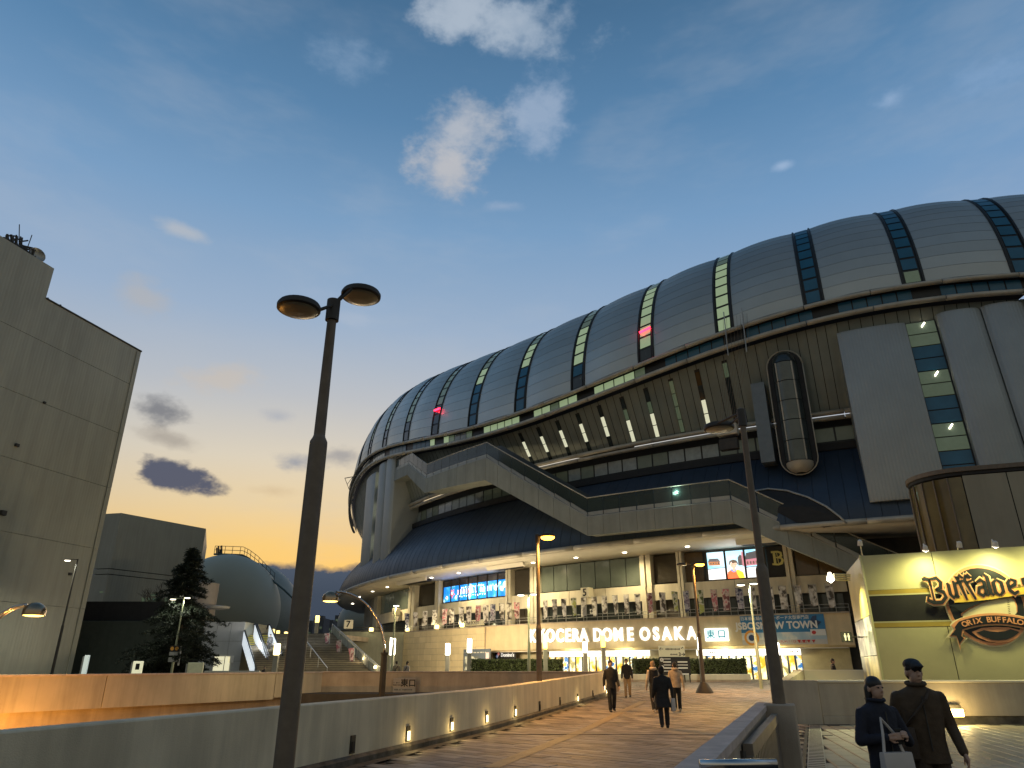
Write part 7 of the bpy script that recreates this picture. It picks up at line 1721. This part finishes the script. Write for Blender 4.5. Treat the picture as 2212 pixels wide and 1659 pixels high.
    # hair
    if hood is not True:
        b = MB(); ell(b, HD(0, .007, .027), .0485 * h, .056 * h, .049 * h); ell(b, HD(0, .032, -.004), .041 * h, .030 * h, .046 * h)
        if hair_long:
            ell(b, HD(0, .026, -.022), .0515 * h, .036 * h, .064 * h)
            for sx in (-1, 0, 1): cap_(b, HD(sx * .034, .024 if sx else .04, .0), HD(sx * .04, .03 if sx else .05, -hair_long), .024 * h, .018 * h)
        for sx in (-1, 1): cap_(b, HD(sx * .043, -.006, .03), HD(sx * .045, .006, -.006 - hair_long * .5), .0085 * h, .006 * h, 8)
        remesh(b, 'hair', hair, t, .009 if near else .012, 3)
    if hat:
        q = MB(); ell(q, HD(0, .008, .045), .052 * h, .060 * h, .036 * h); cap_(q, HD(0, -.045, .032), HD(0, -.085, .024), .036 * h, .026 * h, 10)
        for i, v in enumerate(q.v): q.v[i].z = max(v.z, hc.z + .028 * h) if v.y < hc.y - .055 * h else v.z
        remesh(q, 'cap', hat, t, .009)
    return t
def local(t, p): return p
BAGW = mat('bag_white', (.5, .46, .42), .7, var=.1); BAGD = CL['darkbrown']
def bag(t, name, c, size, m, strap=None, sm=None):
    q = MB(); x, y, z = size; c = Vector(c)
    rings = [[c + Vector((px * x / 2 * k, py * y / 2 * k2, zz)) for px, py in ((-1, -.7), (-.85, -1), (.85, -1), (1, -.7), (1, .7), (.85, 1), (-.85, 1), (-1, .7))] for zz, k, k2 in ((-z / 2, .92, .8), (-z / 2 + .02, .97, 1), (0, 1, 1.05), (z / 2 - .02, .97, .8), (z / 2, .95, .7))]
    q.loft(rings, True, True, True); b = auto_smooth(q.build(name, m, t, local=True))
    if strap: q = MB(); q.tube([Vector(p) for p in strap], .014, 6); o = q.build('strap', sm or m, b, local=True)
    return b
PI = math.pi
g1 = at_ground(1323, 1538)
p1 = person('person in black jacket walking towards the camera with a lit phone', g1, 1.76, .12, CL['soft_black'], CL['black'], stride=.07, coat=.44, hood=None)
q = MB(); q.bbox((-.26, -.06, .80), (.012, .075, .15), .004); q.build('phone', emat('phone_lit', 'fff0c8', 3.0), p1, local=True)
person('person in black top and sand trousers walking behind the first', at_ground(1357, 1507), 1.74, -.15, CL['soft_black'], CL['khaki'], stride=.06)
person('person with fair hair in black vest and cream sleeves walking away', at_ground(1417, 1540), 1.74, PI + .08, CL['black'], CL['soft_black'], hair=HAIRB, sleeves=CL['cream'], hood=CL['cream'], shoes=SHOEW, stride=.07)
p4 = person('hooded person in long black coat walking away with white bag', at_ground(1437, 1574), 1.66, PI - .05, CL['black'], CL['black'], hood=True, coat=.33, stride=.06, girth=1.12)
bag(p4, 'carrier_bag', (-.27, .02, .62), (.12, .22, .34), BAGW, [(-.27, .02, .78), (-.26, .02, .86)])
person('dark-haired person in beige hoodie and black trousers walking away', at_ground(1465, 1537), 1.70, PI - .1, CL['beige'], CL['black'], hood=CL['beige'], shoes=SHOEW, stride=.07, girth=1.08)
wY = 7.7; xw = at_depth(1899, 1560, wY).x
p6 = person('woman in dark navy coat carrying a white tote bag', Vector((xw, wY, 0)), 1.58, .25, CL['navy'], CL['black'], stride=.05, coat=.30, near=True, hair_long=.09, girth=1.10, head_turn=.1,
            arms=[((-.15, -.01, .63), (-.06, -.12, .655)), ((.16, -.02, .62), (.07, -.13, .66))])
bag(p6, 'tote_bag', (-.05, -.21, .71), (.33, .11, .40), BAGW, [(-.17, -.2, .9), (-.14, -.19, 1.05), (-.11, -.16, 1.2), (.02, -.17, 1.05), (.05, -.2, .9)], BAGW)
q = MB(); q.bbox((.02, -.215, 1.045), (.075, .012, .14), .004); q.build('phone', BLACK, p6, local=True)
mY = 8.1; xm = at_depth(1994, 1560, mY).x
p7 = person('man in brown jacket and black cap with a cross-body bag', Vector((xm, mY, 0)), 1.74, -.2, CL['brown'], CL['darkbrown'], stride=.06, coat=.43, near=True, hat=BLACK, girth=1.14, head_turn=.15)
bag(p7, 'shoulder_bag', (-.20, -.06, .93), (.14, .24, .30), BAGD, [(-.21, -.02, 1.06), (-.12, -.17, 1.2), (.02, -.16, 1.35), (.10, -.06, 1.44), (.1, .08, 1.42)], BAGD)
person('lone person in dark jacket beyond the stairwell balustrade', Vector((at_depth(1798, 1430, 37).x, 37, gz(37))), 1.74, 1.2, CL['soft_black'], CL['navy'], stride=.05, arms=[((-.14, .03, .63), (-.15, .0, .5)), ((.19, -.02, .66), (.27, -.06, .58))])
for i, (x, hh) in enumerate(((857, 1.60), (880, 1.64))):
    b = at_depth(x, 1428 + i, 52); t = person(('person in tan jacket and brown cap at the corner of the tiled wall', 'person in pale jacket and cap walking right of the tan one')[i], Vector((b.x, 52, b.z - hh)), hh, PI + .4 - i * .9, CL['tan'] if i == 0 else CL['cream'], CL['darkbrown'], hat=CL['darkbrown'], girth=1.1)
    q = MB(); q.tube([(-.1, .12, 1.32), (.05, .14, 1.1), (.14, .1, .9)], .02, 6); q.build('strap', CL['darkbrown'], t, local=True)
T = at_depth(*G8(1650, 1200), 76); Bt = at_depth(*G8(1812, 1500), 66); Bt.z = .25; pe = Bt.lerp(T, .55)
person('dark-clad person riding up the escalator', pe + UPZ * .22, 1.68, PI + .5, CL['black'], CL['soft_black'], stride=.0)
b = at_depth(571, 1444, 59); person('person in black behind the far beam by the escalator foot', Vector((b.x, 59, .2)), max(1.4, b.z - .2), 1.3, CL['black'], CL['black'], girth=1.15, stride=.03)
bpy.data.objects.remove(_tob)
bpy.data.scenes.remove(_WS)
